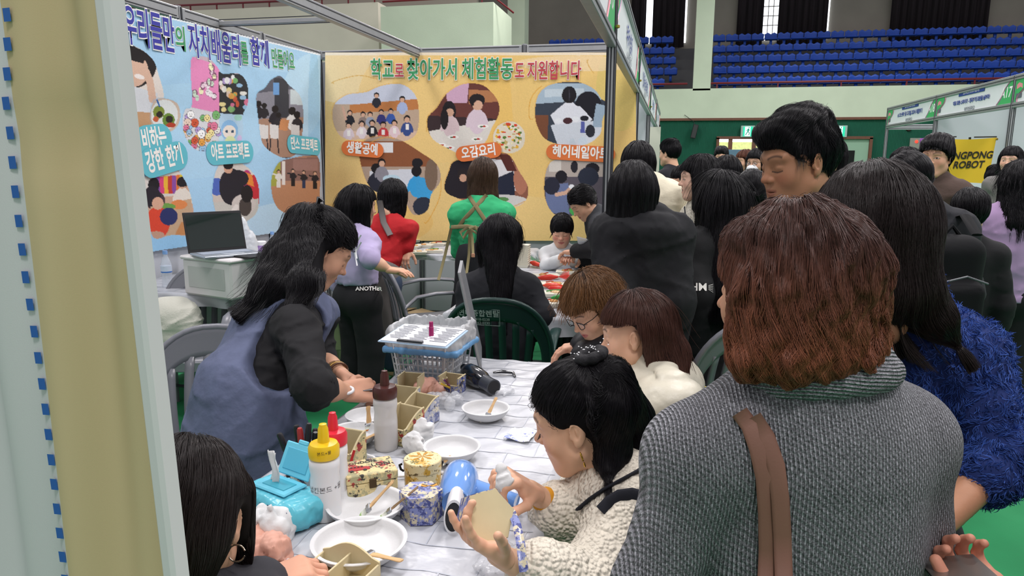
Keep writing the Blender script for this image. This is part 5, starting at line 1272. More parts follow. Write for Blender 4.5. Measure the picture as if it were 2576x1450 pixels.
def holder(px, py, rz, outer, lab, w_=.075, d=.085, h=.085, name='desk_holder', kids=None, arch=True, div=0):
    """open wooden pen tray: arched sides, low front, tall back"""
    c = on(px, py); e = empty(name, c, rz, lab, 'box'); t = .004
    for sx in (-1, 1):
        pts = [(-d/2, 0), (d/2, 0), (d/2, h)]+([(d/2-d*k/8, h*(.62+.38*math.cos(k/8*PI/1.6)**1)) for k in range(1, 8)] if arch else [])+[(-d/2, h*.55 if arch else h)]
        MB().prism(pts, lambda u, v, q: V(q, u, v), sx*(w_/2-t/2)-t/2, sx*(w_/2-t/2)+t/2).build('side_panel', outer, e, ang=20)
        MB().prism([(p_[0], p_[1]) for p_ in pts], lambda u, v, q: V(q, u*.97, v*.985+.001), sx*(w_/2-t)-.0006*sx, sx*(w_/2-t)-.0012*sx).build('inner_face', M_INW, e, ang=20)
        edge = [V(sx*(w_/2-t/2), u, v+.0008) for u, v in pts[2:]]; MB().tube(edge, .0026, 6).build('bare_edge', M_CAR, e)
    boxo('back_panel', (0, d/2-t/2, h/2), (w_-t*2, t, h), M_CAR, e, bev=.001); boxo('front_panel', (0, -d/2+t/2, h*.27), (w_-t*2, t, h*.54), outer, e, bev=.001); boxo('front_edge', (0, -d/2+t/2, h*.54), (w_-t*2, t+.001, .003), M_CAR, e, bev=.0005)
    boxo('base_panel', (0, 0, t/2), (w_-t*2, d-t*2, t), M_INW, e, bev=0); boxo('inner_face', (0, d/2-t-.001, h/2), (w_-t*2, .001, h*.96), M_INW, e, bev=0)
    for k in range(div): boxo('divider', (0, 0, h*.35), (t, d-t*2, h*.7), M_CAR, e, bev=.0005)
    return e
a0 = -.25
holder(1035, 995, a0+.25, M_CAR, 'plain cream wooden holder standing tall at the back of the holder row', .072, .06, .07, arch=False)
holder(1013, 1035, a0+.15, PR_LAV, 'arched wooden holder with a postmark print, left of the lavender one', .085, .075, .07)
h2 = holder(1055, 1062, a0-.05, PR_LAV, 'arched wooden holder printed with lavender-blue scenery', .085, .085, .075)
h3 = holder(1013, 1105, a0-.05, PR_LON, 'arched wooden holder printed with a London bus, behind the brown-capped bottle', .085, .09, .085)
text('LONDON', lambda u, v, w: V(.0425+.0006, u, v+.014), .020, INK, h3, bold=.0004); boxo('red_band', (.0428, 0, .005), (.001, .08, .008), REDP, h3, bev=0)
h4 = holder(868, 1170, a0+.1, PR_LON, 'cream wooden holder with a red pencil inside, behind the red-capped bottle', .085, .07, .085)
h5 = holder(1137, 985, a0+.1, PR_BLU, 'small blue rose printed pencil box with pencils, left of the black dryer', .075, .06, .055, arch=False)
def pencil(a, b, m, lab, r=.0036): 
    a, b = np.array(a), np.array(b); e = empty('pencil', a, label=lab, cat='pencil'); d = b-a
    MB().tube([V(0, 0, 0), d*.9], r, 6).build('barrel', m, e); MB().tube([d*.9, d], [r, .0006], 6).build('tip', M_CAR, e); return e
def col(c, r=.4): return mat('colour_'+c.strip('#'), c, rough=r)
pencil(on(1135, 978, TZ+.02), on(1103, 963, TZ+.085), col('#d8b020'), 'yellow pencil leaning left out of the blue rose box'); pencil(on(1136, 975, TZ+.02), on(1112, 952, TZ+.09), col('#7a3a8a'), 'purple pencil beside the yellow one in the blue rose box'); pencil(on(1128, 975, TZ+.02), on(1123, 948, TZ+.10), col('#6b3527'), 'brown pencil standing upright in the blue rose box'); pencil(on(1155, 975, TZ+.02), on(1168, 955, TZ+.08), col('#2a2c44'), 'dark pencil at the right corner of the blue rose box')
pencil(on(878, 1178, TZ+.03), on(893, 1128, TZ+.075), col('#b52a2a'), 'red pencil leaning in the cream holder'); pencil(on(883, 1195, TZ+.01), on(908, 1160, TZ+.012), col('#5a2a2a'), 'dark red pencil lying beside the cream holder')
pencil(on(1060, 1078, TZ+.012), on(1094, 1055, TZ+.012), col('#1f4fa8'), 'blue pencil lying beside the lavender holder', .005)
# london lidded box, round box, hexagon boxes
c = on(930, 1240); e = empty('lidded_box', c, math.radians(35), 'London newspaper print wooden box with a dark clasp', 'box')
boxo('body', (0, 0, .022), (.115, .085, .044), PR_LON, e, bev=.002); ld = boxo('lid', (0, 0, .0555), (.117, .087, .021), PR_LON, e, bev=.002)
text('LONDON', lambda u, v, w: V(u-.015, v+.024, .0668), .016, INK, ld, bold=.0003); text('LON', lambda u, v, w: V(u+.028, v+.002, .0668), .022, INK, ld, bold=.0003)
bus = MB(); [bus.box((x, y, .0668), (w_, h_, .0008)) for x, y, w_, h_ in ((-.025, -.010, .050, .014), (-.030, .001, .032, .010))]; bus.build('red_bus_print', REDP, ld)
w2 = MB(); [w2.lathe([(.0045, 0), (.0045, .0008), (0, .0008)], (x, -.018, .0668), 10) for x in (-.042, -.012)]; [w2.box((-.040+.008*k, .001, .0674), (.005, .005, .0006)) for k in range(4)]; w2.build('bus_wheels_print', INK, ld)
MB().box((0, -.0445, .043), (.016, .004, .022), bev=.001).build('clasp', mat('dark_brass', '#4a3b28', rough=.4, metal=.7), e)
MB().tube([(.058+.0, .018*math.cos(t), .024+.018*math.sin(t)) for t in np.linspace(0, 2*PI, 18)], .0012, 4).build('wheel_print', INK, e)
c = on(1064, 1212); e = empty('round_box', c, .4, 'round wooden box with golden lily pattern and side latch', 'box')
MB().lathe([(0, 0), (.044, 0), (.044, .034), (0, .034)], (0, 0, 0), 44).build('body', PR_LIL, e); MB().lathe([(.0455, .035), (.0455, .058), (.044, .060), (0, .060)], (0, 0, 0), 44).build('lid', PR_LIL, e)
MB().tube([(-.045, 0, .030), (-.052, 0, .035), (-.055, .004, .045), (-.050, .0, .048)], .003, 6).build('latch', M_BLACK, e)
MB().tube([(.045, .01, .030), (.049, .01, .045)], .003, 6).build('hinge', M_BLACK, e)
def fl(x, y, z, s_, m, par):
    mb = MB()
    for k in range(7): a = k*.9; mb.poly([V(x, y, z), V(x+s_*math.cos(a), y+s_*math.sin(a), z+.0002), V(x+s_*1.2*math.cos(a+.2), y+s_*1.2*math.sin(a+.2), z+.0002), V(x+s_*.8*math.cos(a+.4), y+s_*.8*math.sin(a+.4), z+.0002)])
    mb.build('flower_print', m, par)
fl(0, .01, .0604, .024, mat('lily_gold', '#b8862b', rough=.6), e); fl(-.02, -.02, .0604, .010, mat('leaf_olive', '#7c7a48', rough=.6), e)
def hexbox(name, loc, R, r, h, outer, lab, bottom=None, butterfly=True):
    e = empty(name, loc, 0, lab, 'box'); R = np.array(R); hx = [(r*math.cos(k*PI/3), r*math.sin(k*PI/3)) for k in range(6)]
    MB().prism(hx, lambda u, v, q: R@V(u, v, q), 0, h*.66).build('body', outer, e, ang=20); MB().prism([(a*1.02, b*1.02) for a, b in hx], lambda u, v, q: R@V(u, v, q), h*.68, h).build('lid', outer, e, ang=20)
    if bottom: MB().prism([(a*.99, b*.99) for a, b in hx], lambda u, v, q: R@V(u, v, q), h, h+.002).build('bare_face', bottom, e, ang=20)
    if butterfly:
        mb = MB(); [mb.prism([(0, 0), (sx*.016, .010), (sx*.018, -.001), (sx*.008, -.006)], lambda u, v, q: R@V(u+.018, v+.018, q), h+.0003, h+.0009) for sx in (-1, 1)]; mb.build('butterfly_print', mat('butterfly', '#c8923a', rough=.6), e)
        mb = MB(); [mb.prism([(sx*.004, .001), (sx*.015, .009), (sx*.015, .007), (sx*.005, -.001)], lambda u, v, q: R@V(u+.018, v+.018, q), h+.001, h+.0014) for sx in (-1, 1)]; mb.build('wing_lines', INK, e)
    return e
hexbox('hexagon_box', on(1060, 1300), rotz(.35), .046, .062, PR_BLU, 'hexagonal wooden box with blue roses and a butterfly on the lid')
e = empty('compartment_box', on(848, 1480), -.16, 'cream two-compartment wooden box with arched sides at the bottom edge', 'box')
for sy, hh_ in ((-1, .050), (1, .064)):
    pts = [(-.062, 0), (.062, 0), (.062, hh_*.62)]+[(.046-.092*k/10, hh_*(.70+.30*math.sin(PI*k/10))) for k in range(11)]+[(-.062, hh_*.62)]
    MB().prism(pts, lambda u, v, q: V(u, sy*.046+q, v), -.002, .002).build('arched_panel', M_CAR, e, ang=20)
for sx in (-1, 1): boxo('side_panel', (sx*.060, 0, .018), (.004, .090, .036), M_CAR, e, bev=.001)
boxo('divider', (0, 0, .023), (.004, .090, .046), M_CAR, e, bev=.001); boxo('base_panel', (0, 0, .003), (.118, .090, .004), M_INW, e, bev=0)
# hair dryers
def dryer(name, nose, back, hend, m, m2, lab, r=.040, mn=None):
    """nose/back = barrel axis ends, hend = handle end"""
    nose, back, hend = map(np.array, (nose, back, hend)); e = empty(name, back, label=lab, cat='hair dryer'); ax = nose-back; L = np.linalg.norm(ax); d = ax/L
    up = nrm(np.cross(d, hend-back)); pr = [(-.10, .30), (-.06, .72), (0, .93), (.12, 1.0), (.35, 1.0), (.55, .90), (.66, .74), (.70, .70)]
    MB().tube([d*L*t for t, _ in pr], [r*s_ for _, s_ in pr], 32, up=up).build('barrel', m, e, ang=0, smooth=True)
    MB().tube([d*L*.68, d*L*.84, d*L], [r*.72, r*.70, r*.74], 24, up=up, flat=(1.25, .62) if mn else None).build('nozzle', m2, e, ang=60); MB().tube([d*L*1.001, d*L*1.002], r*.62, 24, up=up, flat=(1.25, .62) if mn else None).build('nozzle_mouth', M_BLACK, e)
    h = hend-back; s0 = d*L*.22; MB().tube([s0, s0+(h-s0)*.35, s0+(h-s0)*.7, h], [r*.62, r*.50, r*.46, r*.42], 20, flat=(.9, 1), up=up).build('handle', m, e, ang=0, smooth=True)
    return e
M_DB = mat('dryer_blue', '#6f9de0', rough=.12, coat=.6); M_DK = mat('dryer_black', '#15171d', rough=.12, coat=.5, var=.1)
e = dryer('hair_dryer', on(1140, 1302, TZ+.04), on(1160, 1196, TZ+.045), on(1300, 1262, TZ+.03), M_DB, M_WHITE, 'glossy light blue hair dryer with a white nozzle', .043, mn=1)
e = dryer('hair_dryer', on(1242, 975, TZ+.035), on(1178, 938, TZ+.04), on(1168, 925, TZ+.03), M_DK, mat('smoke_nozzle', '#3a3e45', rough=.2), 'black hair dryer lying with its nozzle to the right', .036)
MB_ = MB().tube([on(1240, 938, TZ+.012), on(1262, 935, TZ+.016), on(1290, 938, TZ+.014), on(1296, 948, TZ+.010)], [.006, .012, .009, .004], 8, flat=(.5, 1)); tag(MB_.build('hair_clip', M_DK), 'small black curved hair clip beyond the black dryer', 'hair clip')
# soft things
def crumple(name, px, py, size, m, lab, seed=0, h=.03, flat=.5, res=.004, col_=None, z=TZ):
    s = SDF(); c = on(px, py, z+.004+h*.5); rg = np.random.default_rng(seed)
    for k in range(7):
        o_ = V(*(rg.uniform(-1, 1, 2)*size*.5), rg.uniform(-.2, .5)*h); s.u(Ell(o_, (size*rg.uniform(.25, .5), size*rg.uniform(.2, .45), h*rg.uniform(.5, .9)), rotz(rg.uniform(0, 3))), .01)
    s.disp = lambda p: .010*(np.abs(sinnoise(p, 38/size*.05, seed+1))-.5)+.0045*np.abs(sinnoise(p, 85, seed+2))+.0015*sinnoise(p, 200, seed+3)
    s.cut(Half((0, 0, -h*.5), (0, 0, -1)), .002); v, q = s.mesh(res); o = mesh_np(name, v, q, m); o.location = c; return tag(o, lab, col_ or 'tissue')
M_TIS = mat('tissue', '#dcdddd', rough=.9, bump=.4, bscale=90, bdist=.003); M_CLR = mat('clear_film', '#e4e7ec', rough=.14, alpha=.42, bump=.7, bscale=55, bdist=.006, spec=.8); M_PKB = mat('pink_bag', '#d9a38f', rough=.5, bump=.5, bscale=30, bdist=.006)
crumple('crumpled_tissue', 1045, 1128, .055, M_TIS, 'crumpled white tissue right of the brown-capped bottle', 1, .035); crumple('crumpled_tissue', 1070, 1100, .035, M_TIS, 'smaller crumpled tissue against the London bus holder', 2, .04)
crumple('crumpled_tissue', 680, 1335, .06, M_TIS, 'large heap of used white tissue in front of the wipes pack', 3, .05); crumple('crumpled_bag', 660, 1385, .07, M_PKB, 'salmon pink plastic bag under the tissue heap', 4, .035, col_='bag')
crumple('crumpled_film', 1120, 1010, .075, M_CLR, 'crumpled clear plastic film in the middle of the table', 5, .03, col_='plastic film', res=.005); crumple('crumpled_film', 1265, 985, .05, M_CLR, 'small clear plastic wrapper beyond the black dryer', 6, .012, col_='plastic film', res=.005)
crumple('crumpled_bag', 1075, 975, .085, M_PKB, 'pale pink napkin package behind the cream holders', 8, .03, col_='bag'); crumple('crumpled_tissue', 775, 1190, .04, M_TIS, 'white tissue tucked between the wipes lid and the marker cup', 9, .06)
crumple('crumpled_film', 1290, 1400, .10, M_CLR, 'clear plastic film at the right table edge under the hands', 10, .012, col_='plastic film', res=.006)
def napkin(px, py, w_, d, rz, lab, m=PR_NAP):
    c = on(px, py, TZ+.010); e = MB().grid(lambda u, v: ((u-.5)*w_, (v-.5)*d, .003*math.sin(u*7+v*4)+.002*math.sin(v*11)), 16, 16).build('paper_napkin', m, ang=0, smooth=True, solid=.001); e.location = c; e.rotation_euler = (0, 0, rz); return tag(e, lab, 'napkin')
napkin(975, 1003, .11, .10, .5, 'blue flower paper napkin under the scissors'); napkin(1312, 1092, .075, .10, -.1, 'folded blue rose napkin in front of the seated woman'); napkin(700, 1440, .20, .09, -.1, 'napkin strip with butterfly and blue flowers at the bottom left')
tag(MB().tube([on(x, y, TZ+.010) for x, y in ((908, 1140), (940, 1150), (975, 1185), (1000, 1200), (1060, 1196), (1110, 1190), (1180, 1190))], .0032, 8).build('power_cable', M_WHITE), 'thin white cable running behind the printed boxes to the blue dryer', 'cable')
# wet wipes
M_TEAL = mat('wipes_film', '#62c3d6', rough=.3, bump=.5, bscale=22, bdist=.006); M_TLID = mat('wipes_lid', '#6ccbe4', rough=.3)
c = on(715, 1300); rz = math.radians(-20); e = empty('wipes_pack', c, rz, 'turquoise wet wipes pack with its lid open and a wipe pulled up', 'wipes pack')
s = SDF(); s.u(Bx((0, 0, .034), (.095, .052, .032), .02), .01); s.disp = lambda p: .0025*sinnoise(p, 60, 4)+.002*sinnoise(p, 130, 6); v, q = s.mesh(.0035); mesh_np('pouch', v, q, M_TEAL, e)
boxo('lid_frame', (-.01, 0, .070), (.105, .065, .006), M_TLID, e, bev=.0028); boxo('opening', (-.01, 0, .0735), (.07, .036, .002), mat('teal_dark', '#3fa9c0', rough=.4), e, bev=.001)
R_ = rotx(math.radians(62)); ld = MB().box(V(-.01, .036, .075)+R_@V(0, .036, 0), (.10, .072, .005), R_, .0024).build('lid', M_TLID, e); MB().box(V(-.01, .036, .075)+R_@V(0, .036, .003), (.075, .048, .003), R_, .0014).build('inner_rim', mat('lid_inner', '#58b9d6', rough=.35), ld); MB().box(V(-.01, .036, .075)+R_@V(0, .076, 0), (.03, .010, .006), R_, .002).build('tab', M_TLID, ld)
mb = MB().grid(lambda u, v: (-.03+.028*(u-.5)+.006*math.sin(v*5), .004*math.sin(u*9+v*3)+.006*v, .07+.07*v), 8, 12); mb.build('pulled_wipe', M_TIS, e, ang=0, smooth=True, solid=.001)
f = lambda u, v, w=0: V(u+.045, -.0535-w, v+.048)
text('Poulivivi', f, .019, mat('navy_print', '#243a6b', rough=.6), e, bold=.0008, w=.0012, shear=.2); text('80', lambda u, v, w: V(u-.004, -.0545, v+.05), .012, mat('navy_print2', '#2f6d86', rough=.6), e, w=.0012)
MB().tube([V(-.062+.026*math.cos(t), -.0545, .036+.019*math.sin(t)) for t in np.linspace(0, 2*PI, 20)], .001, 4, closed=False).build('label_ring', mat('navy_print', '#243a6b'), e); MB().prism([(-.062+.025*math.cos(t), .036+.018*math.sin(t)) for t in np.linspace(0, 2*PI, 18)[:-1]], lambda u, v, w: V(u, w, v), -.0538, -.0542).build('label_badge', M_WHITE, e)
# marker cup
c = on(772, 1215); e = empty('marker_cup', c, 0, 'patterned cup crowded with markers behind the wipes pack', 'cup')
MB().lathe([(0, 0), (.036, 0), (.040, .075), (.037, .075), (.033, .006), (0, .006)], (0, 0, 0), 28).build('cup', printed('print_dots', '#d8d2c0', [('#2c3050', 90, .52, .03), ('#b07a3a', 60, .62, .03)], 6), e)
mk = [(-.025, .0, -.35, '#1b1c20'), (-.012, .012, -.1, '#1b1c20'), (.0, -.01, .12, '#d6c12a'), (.01, .012, .05, '#4b3a86'), (.014, -.008, .3, '#1b1c20'), (.022, .004, .42, '#1b1c20'), (.004, .018, .2, '#1b1c20'), (-.004, .0, -.02, '#a33030'), (.018, .014, .5, '#1b1c20')]
for i, (x, y, t, cc) in enumerate(mk):
    a = c+V(x, y, .01); d = nrm(V(math.sin(t)*.9, -.1*math.cos(i), 1)); L = .12+.012*(i % 3); m_ = empty('marker_pen', a, label=['black marker leaning far left in the cup', 'black marker at the back left of the cup', 'yellow-barrelled marker in the cup', 'violet marker in the cup', 'black marker leaning right at the front of the cup', 'black marker leaning far right in the cup', 'black marker standing at the back of the cup', 'red-tipped pen in the middle of the cup', 'black marker with the steepest tilt right'][i], cat='marker')
    MB().tube([V(0, 0, 0), d*L*.62], .0062, 10).build('barrel', col('#d8d4b8') if i % 3 == 1 else col(cc), m_); MB().tube([d*L*.62, d*L*.66, d*L*.97, d*L], [.0074, .0078, .0070, .005], 10).build('cap', col('#1b1c20', .3) if i != 7 else col('#a33030'), m_)
tag(MB().tube([on(728, 1200, TZ+.01), on(728, 1115, TZ+.06)], .008, 10).build('marker_pen', col('#1b1c20', .3)), 'single black marker standing apart left of the cup', 'marker')
# basket with liner bag and clipboard
c = on(1088, 938); e = empty('waste_basket', c, -.05, 'white perforated basket with a plastic liner bag at the far left corner', 'basket')
M_BSK = mat('basket_white', '#d4d6d8', rough=.5); mb = MB(); 
w0, w1, hb = .105, .125, .15
for k in range(4):
    a = k*PI/2; R_ = rotz(a)
    for j in range(13): x = -1+2*j/12; mb.tube([R_@V(x*w0, -w0*.8, 0), R_@V(x*w1, -w1*.8, hb)], .0032, 4)
    for j in range(7): z = hb*j/6; ww = w0+(w1-w0)*j/6; mb.tube([R_@V(-ww, -ww*.8, z), R_@V(ww, -ww*.8, z)], .0035 if j < 6 else .007, 4)
mb.box((0, 0, .003), (.2, .18, .005)); mb.build('lattice', M_BSK, e)
s = SDF(); s.u(Bx((0, 0, .148), (.135, .12, .045), .025), .01); s.sub(Bx((0, 0, .19), (.115, .10, .05), .02), .01); s.disp = lambda p: .004*sinnoise(p, 45, 7)+.0025*sinnoise(p, 110, 9); v, q = s.mesh(.0045); mesh_np('liner_bag', v, q, mat('liner', '#c3c6c8', rough=.35, bump=.4, bscale=40, bdist=.004), e)
s = SDF(); s.u(Bx((0, 0, .108), (.140, .125, .012), .01), .01); s.disp = lambda p: .003*sinnoise(p, 45, 7)
v, q = s.mesh(.0045); mesh_np('blue_band', v, q, mat('bag_blue', '#6fa6d6', rough=.4), e)
c2 = P(1065, 842, 2.62); e = empty('clipboard', PZ(1066, 846, TZ+.215), -.12, 'clipboard with printed form sheets on top of the basket', 'clipboard')
boxo('board', (0, 0, 0), (.24, .17, .004), mat('board_blue', '#a9c4dc', rough=.5), e, R=rotx(.10), bev=.001); boxo('sheet', (0, .002, .004), (.225, .165, .002), mat('paper', '#eceef2', rough=.8), e, R=rotx(.10), bev=0)
mb = MB(); [mb.box(rotx(.10)@V(-.075+.075*i, .07-.010*j, .0056), (.06*(.6+.4*((i*7+j*5) % 3)/2), .0025, .0004), rotx(.10)) for i in range(3) for j in range(13)]; mb.build('printed_text', Tgrey, e)
boxo('clip', rotx(.10)@V(-.01, -.075, .008), (.09, .014, .006), mat('clip_metal', '#3c3e42', rough=.3, metal=.8), e, R=rotx(.10), bev=.002)
tag(MB().lathe([(0, 0), (.008, 0), (.008, .028), (.0065, .03), (.0065, .045), (0, .046)], tuple(PZ(1085, 845, TZ+.225)), 14).build('lip_gloss', mat('magenta', '#a8286a', rough=.2)), 'small magenta cosmetic tube standing on the form sheets', 'tube')
# thin standing board
pa, pb = on(1212, 926), on(1185, 800, TZ+.0); n_ = nrm(ray(1190, 860)*V(1, 1, 0)+V(.012, 0, 0)); up_ = nrm(V(-.22, 0, 1)); e = empty('standing_panel', pa, label='thin grey framed panel standing edge-on at the far end of the table', cat='panel')
MB().prism([(0, 0), (.36, 0), (.36, .37), (0, .37)], lambda u, v, w: n_*u*.9-V(0, .02, 0)+up_*v+V(w, 0, 0), -.006, .006).build('panel', mat('panel_grey', '#9da1a7', rough=.35, metal=.3), e); MB().tube([-V(0, .02, 0), -V(0, .02, 0)+up_*.37], .0065, 4).build('edge_trim', M_ALU, e)
# ------------------------------------------------------------------ back tables
def tray(loc, rz, lab, k=0, w_=.17, d=.12):
    e = empty('foam_tray', loc, rz, lab, 'tray', None); mb = MB(); t = .022
    mb.prism([(-w_/2, -d/2), (w_/2, -d/2), (w_/2, d/2), (-w_/2, d/2)], lambda u, v, q: V(u*(1 if q > .01 else .86), v*(1 if q > .01 else .86), q), 0, t); mb.prism([(-w_/2, -d/2), (w_/2, -d/2), (w_/2, d/2), (-w_/2, d/2)], lambda u, v, q: V(u*(.92 if q > .01 else .80), v*(.92 if q > .01 else .80), q), t+.0006, t+.001)
    mb.build('tray_body', mat('foam_cream', '#e0dccb', rough=.6), e, ang=20); rg = random.Random(k)
    for j in range(rg.choice([2, 3])):
        MB().lathe([(0, 0), (.021, 0), (.023, .005), (.018, .010), (0, .011)], (rg.uniform(-.05, .05), rg.uniform(-.025, .025), t), 12).build('cookie', col(rg.choice(['#d0a565', '#c98f4e', '#dcb98a'])), e)
    MB().tube([(rg.uniform(-.05, 0), -.02, t+.010), (0, .01, t+.012), (rg.uniform(0, .05), .02, t+.010)], .004, 6).build('icing', col(rg.choice(['#b8402c', '#3f8a3a', '#e9e3d2'])), e)
    return e
def otx(px, py, z=TZ+.006): return PZ(px, py, z)
tl = [(1385, 722, 'cream foam tray with two cookies behind the red piping bags'), (1430, 690, 'foam tray with cookies beside the boy, under the green ribbon'), (1382, 770, 'cream foam tray with cookies beside the green piping bag'), (1395, 745, 'foam tray in the middle of the decorating table'), (1375, 700, 'foam tray by the stacked trays'), (1455, 665, 'long foam tray directly in front of the boy'), (1440, 730, 'foam tray half hidden by the curly-haired woman')]
for i, (px, py, lab) in enumerate(tl): tray(otx(px, py), .1*i, lab, i)
for i in range(10):
    e = tray(otx(1310, 672)+V(0, 0, .016*i), .02*math.sin(i), 'empty cream foam tray, %s from the bottom of the stack beside the boy' % ordn(i+1), 90, .13, .10); e['group'] = 'stacked empty trays'
    for k in children(e):
        if k.name.startswith(('cookie', 'icing')): bpy.data.objects.remove(k)
for i, (px, py) in enumerate([(1035, 625), (1068, 622), (1100, 618), (1040, 608), (1075, 606), (1105, 604), (1050, 640), (1090, 636)]):
    tray(otx(px, py), .05*i, ['foam tray of cookies at the wall table, front left', 'foam tray of cookies at the wall table, front middle', 'foam tray of cookies beside the green sweater, front right', 'foam tray of cookies, back left at the wall', 'foam tray of cookies, back middle at the wall', 'foam tray of cookies, back right at the wall', 'foam tray at the edge of the wall table by the red sleeve', 'foam tray at the edge of the wall table by the black skirt'][i], i+20, .16, .11)
def piping(px, py, a, cc, lab):
    c = otx(px, py, TZ+.03); d = V(math.cos(a), math.sin(a), .05); e = empty('piping_bag', c, label=lab, cat='piping bag')
    MB().tube([d*0, d*.03, d*.09, d*.14], [.003, .016, .020, .006], 12).build('filled_cone', col(cc, .3), e, ang=0, smooth=True); mb = MB()
    for k in range(7): b = k*.9; mb.poly([d*.14, d*.14+V(math.cos(a+.7*math.sin(b))*.07, math.sin(a+.7*math.sin(b))*.07, .02+.03*math.sin(b*2)), d*.14+V(math.cos(a+.7*math.sin(b+.5))*.08, math.sin(a+.7*math.sin(b+.5))*.08, .03*math.cos(b))])
    mb.build('gathered_top', mat('film_'+cc.strip('#'), cc, rough=.3, alpha=.6), e)
piping(1350, 700, .3, '#d8321e', 'orange-red piping bag left on the decorating table'); piping(1378, 725, -.5, '#d02c28', 'red piping bag pointing right on the decorating table'); piping(1365, 718, -.3, '#e04a30', 'second red piping bag beside the first'); piping(1395, 668, 2.6, '#2c9a48', 'green piping bag beside the boy'); piping(1362, 668, 2.4, '#d8402c', 'red piping bag with a fanned film top beside the green one'); piping(1385, 750, .2, '#1f8f3c', 'bright green piping bag next to the lowest trays')
# laptop table
sb = PZ(578, 738, TZ+.006); e = empty('storage_box', sb, -.28, 'white lidded storage box under the laptop', 'storage box')
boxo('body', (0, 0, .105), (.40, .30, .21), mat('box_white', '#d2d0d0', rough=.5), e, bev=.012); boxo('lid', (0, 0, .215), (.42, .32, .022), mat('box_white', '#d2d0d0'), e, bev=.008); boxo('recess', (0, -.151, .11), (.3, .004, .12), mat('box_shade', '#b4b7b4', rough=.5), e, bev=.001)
lp = sb+V(-.06, .02, .230); rzl = math.radians(56); e = empty('laptop', lp, rzl, 'open black and silver laptop on the white storage box', 'laptop')
boxo('base', (0, -.10, .007), (.33, .23, .012), mat('laptop_silver', '#aab2bc', rough=.3, metal=.6), e, bev=.003); boxo('keyboard', (0, -.07, .0145), (.28, .11, .002), mat('keys', '#8e98a6', rough=.5), e, bev=0); boxo('touchpad', (0, -.165, .0140), (.10, .06, .001), mat('pad', '#9aa3af', rough=.3), e, bev=0)
R_ = rotx(-math.radians(14)); boxo('screen_lid', V(0, .025, .01)+R_@V(0, 0, .115), (.335, .007, .235), M_BLACK, e, R=R_, bev=.002); boxo('screen', V(0, .0208, .01)+R_@V(0, 0, .118), (.315, .001, .20), mat('screen_glass', '#16221f', rough=.08, coat=.5), e, R=R_, bev=0)
boxo('dark_folder', (.10, -.22, .004), (.20, .20, .006), M_BLACK, e, R=rotz(.3), bev=.001)
def pet(px, py, lab, k=1.0, capc='#7fa8dc'):
    c = PZ(px, py, TZ+.006); e = empty('water_bottle', c, label=lab, cat='bottle'); r = .031*k
    MB().lathe([(0, 0), (r*.9, 0), (r, .01), (r*.94, .05), (r, .09), (r, .14), (r*.6, .175), (.012, .19), (.012, .205), (0, .205)], (0, 0, 0), 24).build('body', mat('pet_clear', '#dfe8f2', rough=.1, alpha=.35, spec=.9), e, ang=0, smooth=True)
    MB().lathe([(r*1.01, .09), (r*1.01, .13)], (0, 0, 0), 24).build('label', mat('pet_label', '#c9d6e6', rough=.4), e); MB().lathe([(r*1.02, .09), (r*1.02, .097)], (0, 0, 0), 24).build('label_stripe', col('#2f6fc0'), e); MB().lathe([(.0, .222), (.014, .222), (.0145, .203), (.0145, .2)], (0, 0, 0), 16).build('cap', col(capc), e)
pet(422, 722, 'clear water bottle with a light blue cap at the near end of the laptop table'); pet(688, 655, 'clear water bottle with a light blue cap beside the purple tumbler')
c = PZ(660, 668, TZ+.006); e = empty('tumbler', c, label='lilac tumbler with a white lid', cat='tumbler'); MB().lathe([(0, 0), (.032, 0), (.036, .15), (0, .15)], (0, 0, 0), 24).build('body', col('#a98ac6'), e); MB().lathe([(.037, .15), (.037, .175), (.03, .18), (0, .18)], (0, 0, 0), 24).build('lid', M_WHITE, e)
e = crumple('carrier_bag', 598, 640, .16, mat('white_bag_film', '#dfe4e8', rough=.25, alpha=.75, bump=.5, bscale=20, bdist=.01), 'large translucent white carrier bag behind the laptop', 21, .22, col_='bag', res=.008); 
crumple('carrier_bag', 718, 625, .13, mat('white_bag_film', '#dfe4e8'), 'white plastic bag on the table beside the green box', 22, .12, col_='bag', res=.008)
c = PZ(680, 622, TZ+.01); e = empty('carton', c, .2, 'green and white food carton at the blue wall', 'carton'); boxo('body', (0, 0, .05), (.26, .16, .10), col('#2f7a46', .6), e, bev=.003); boxo('white_band', (0, -.081, .05), (.18, .003, .04), M_WHITE, e, bev=0); boxo('flap', (.03, .06, .12), (.16, .004, .08), col('#3a8a50', .6), e, R=rotx(-.4), bev=.001)
c = PZ(488, 690, TZ+.006); e = empty('leaflet_stand', c, -.9, 'green-bordered leaflet leaning behind the laptop', 'leaflet'); boxo('border', (0, 0, .13), (.20, .004, .26), col('#8fc08a', .6), e, R=rotx(-.15), bev=0); boxo('page', (0, -.004, .13), (.18, .003, .24), M_WHITE, e, R=rotx(-.15), bev=0)
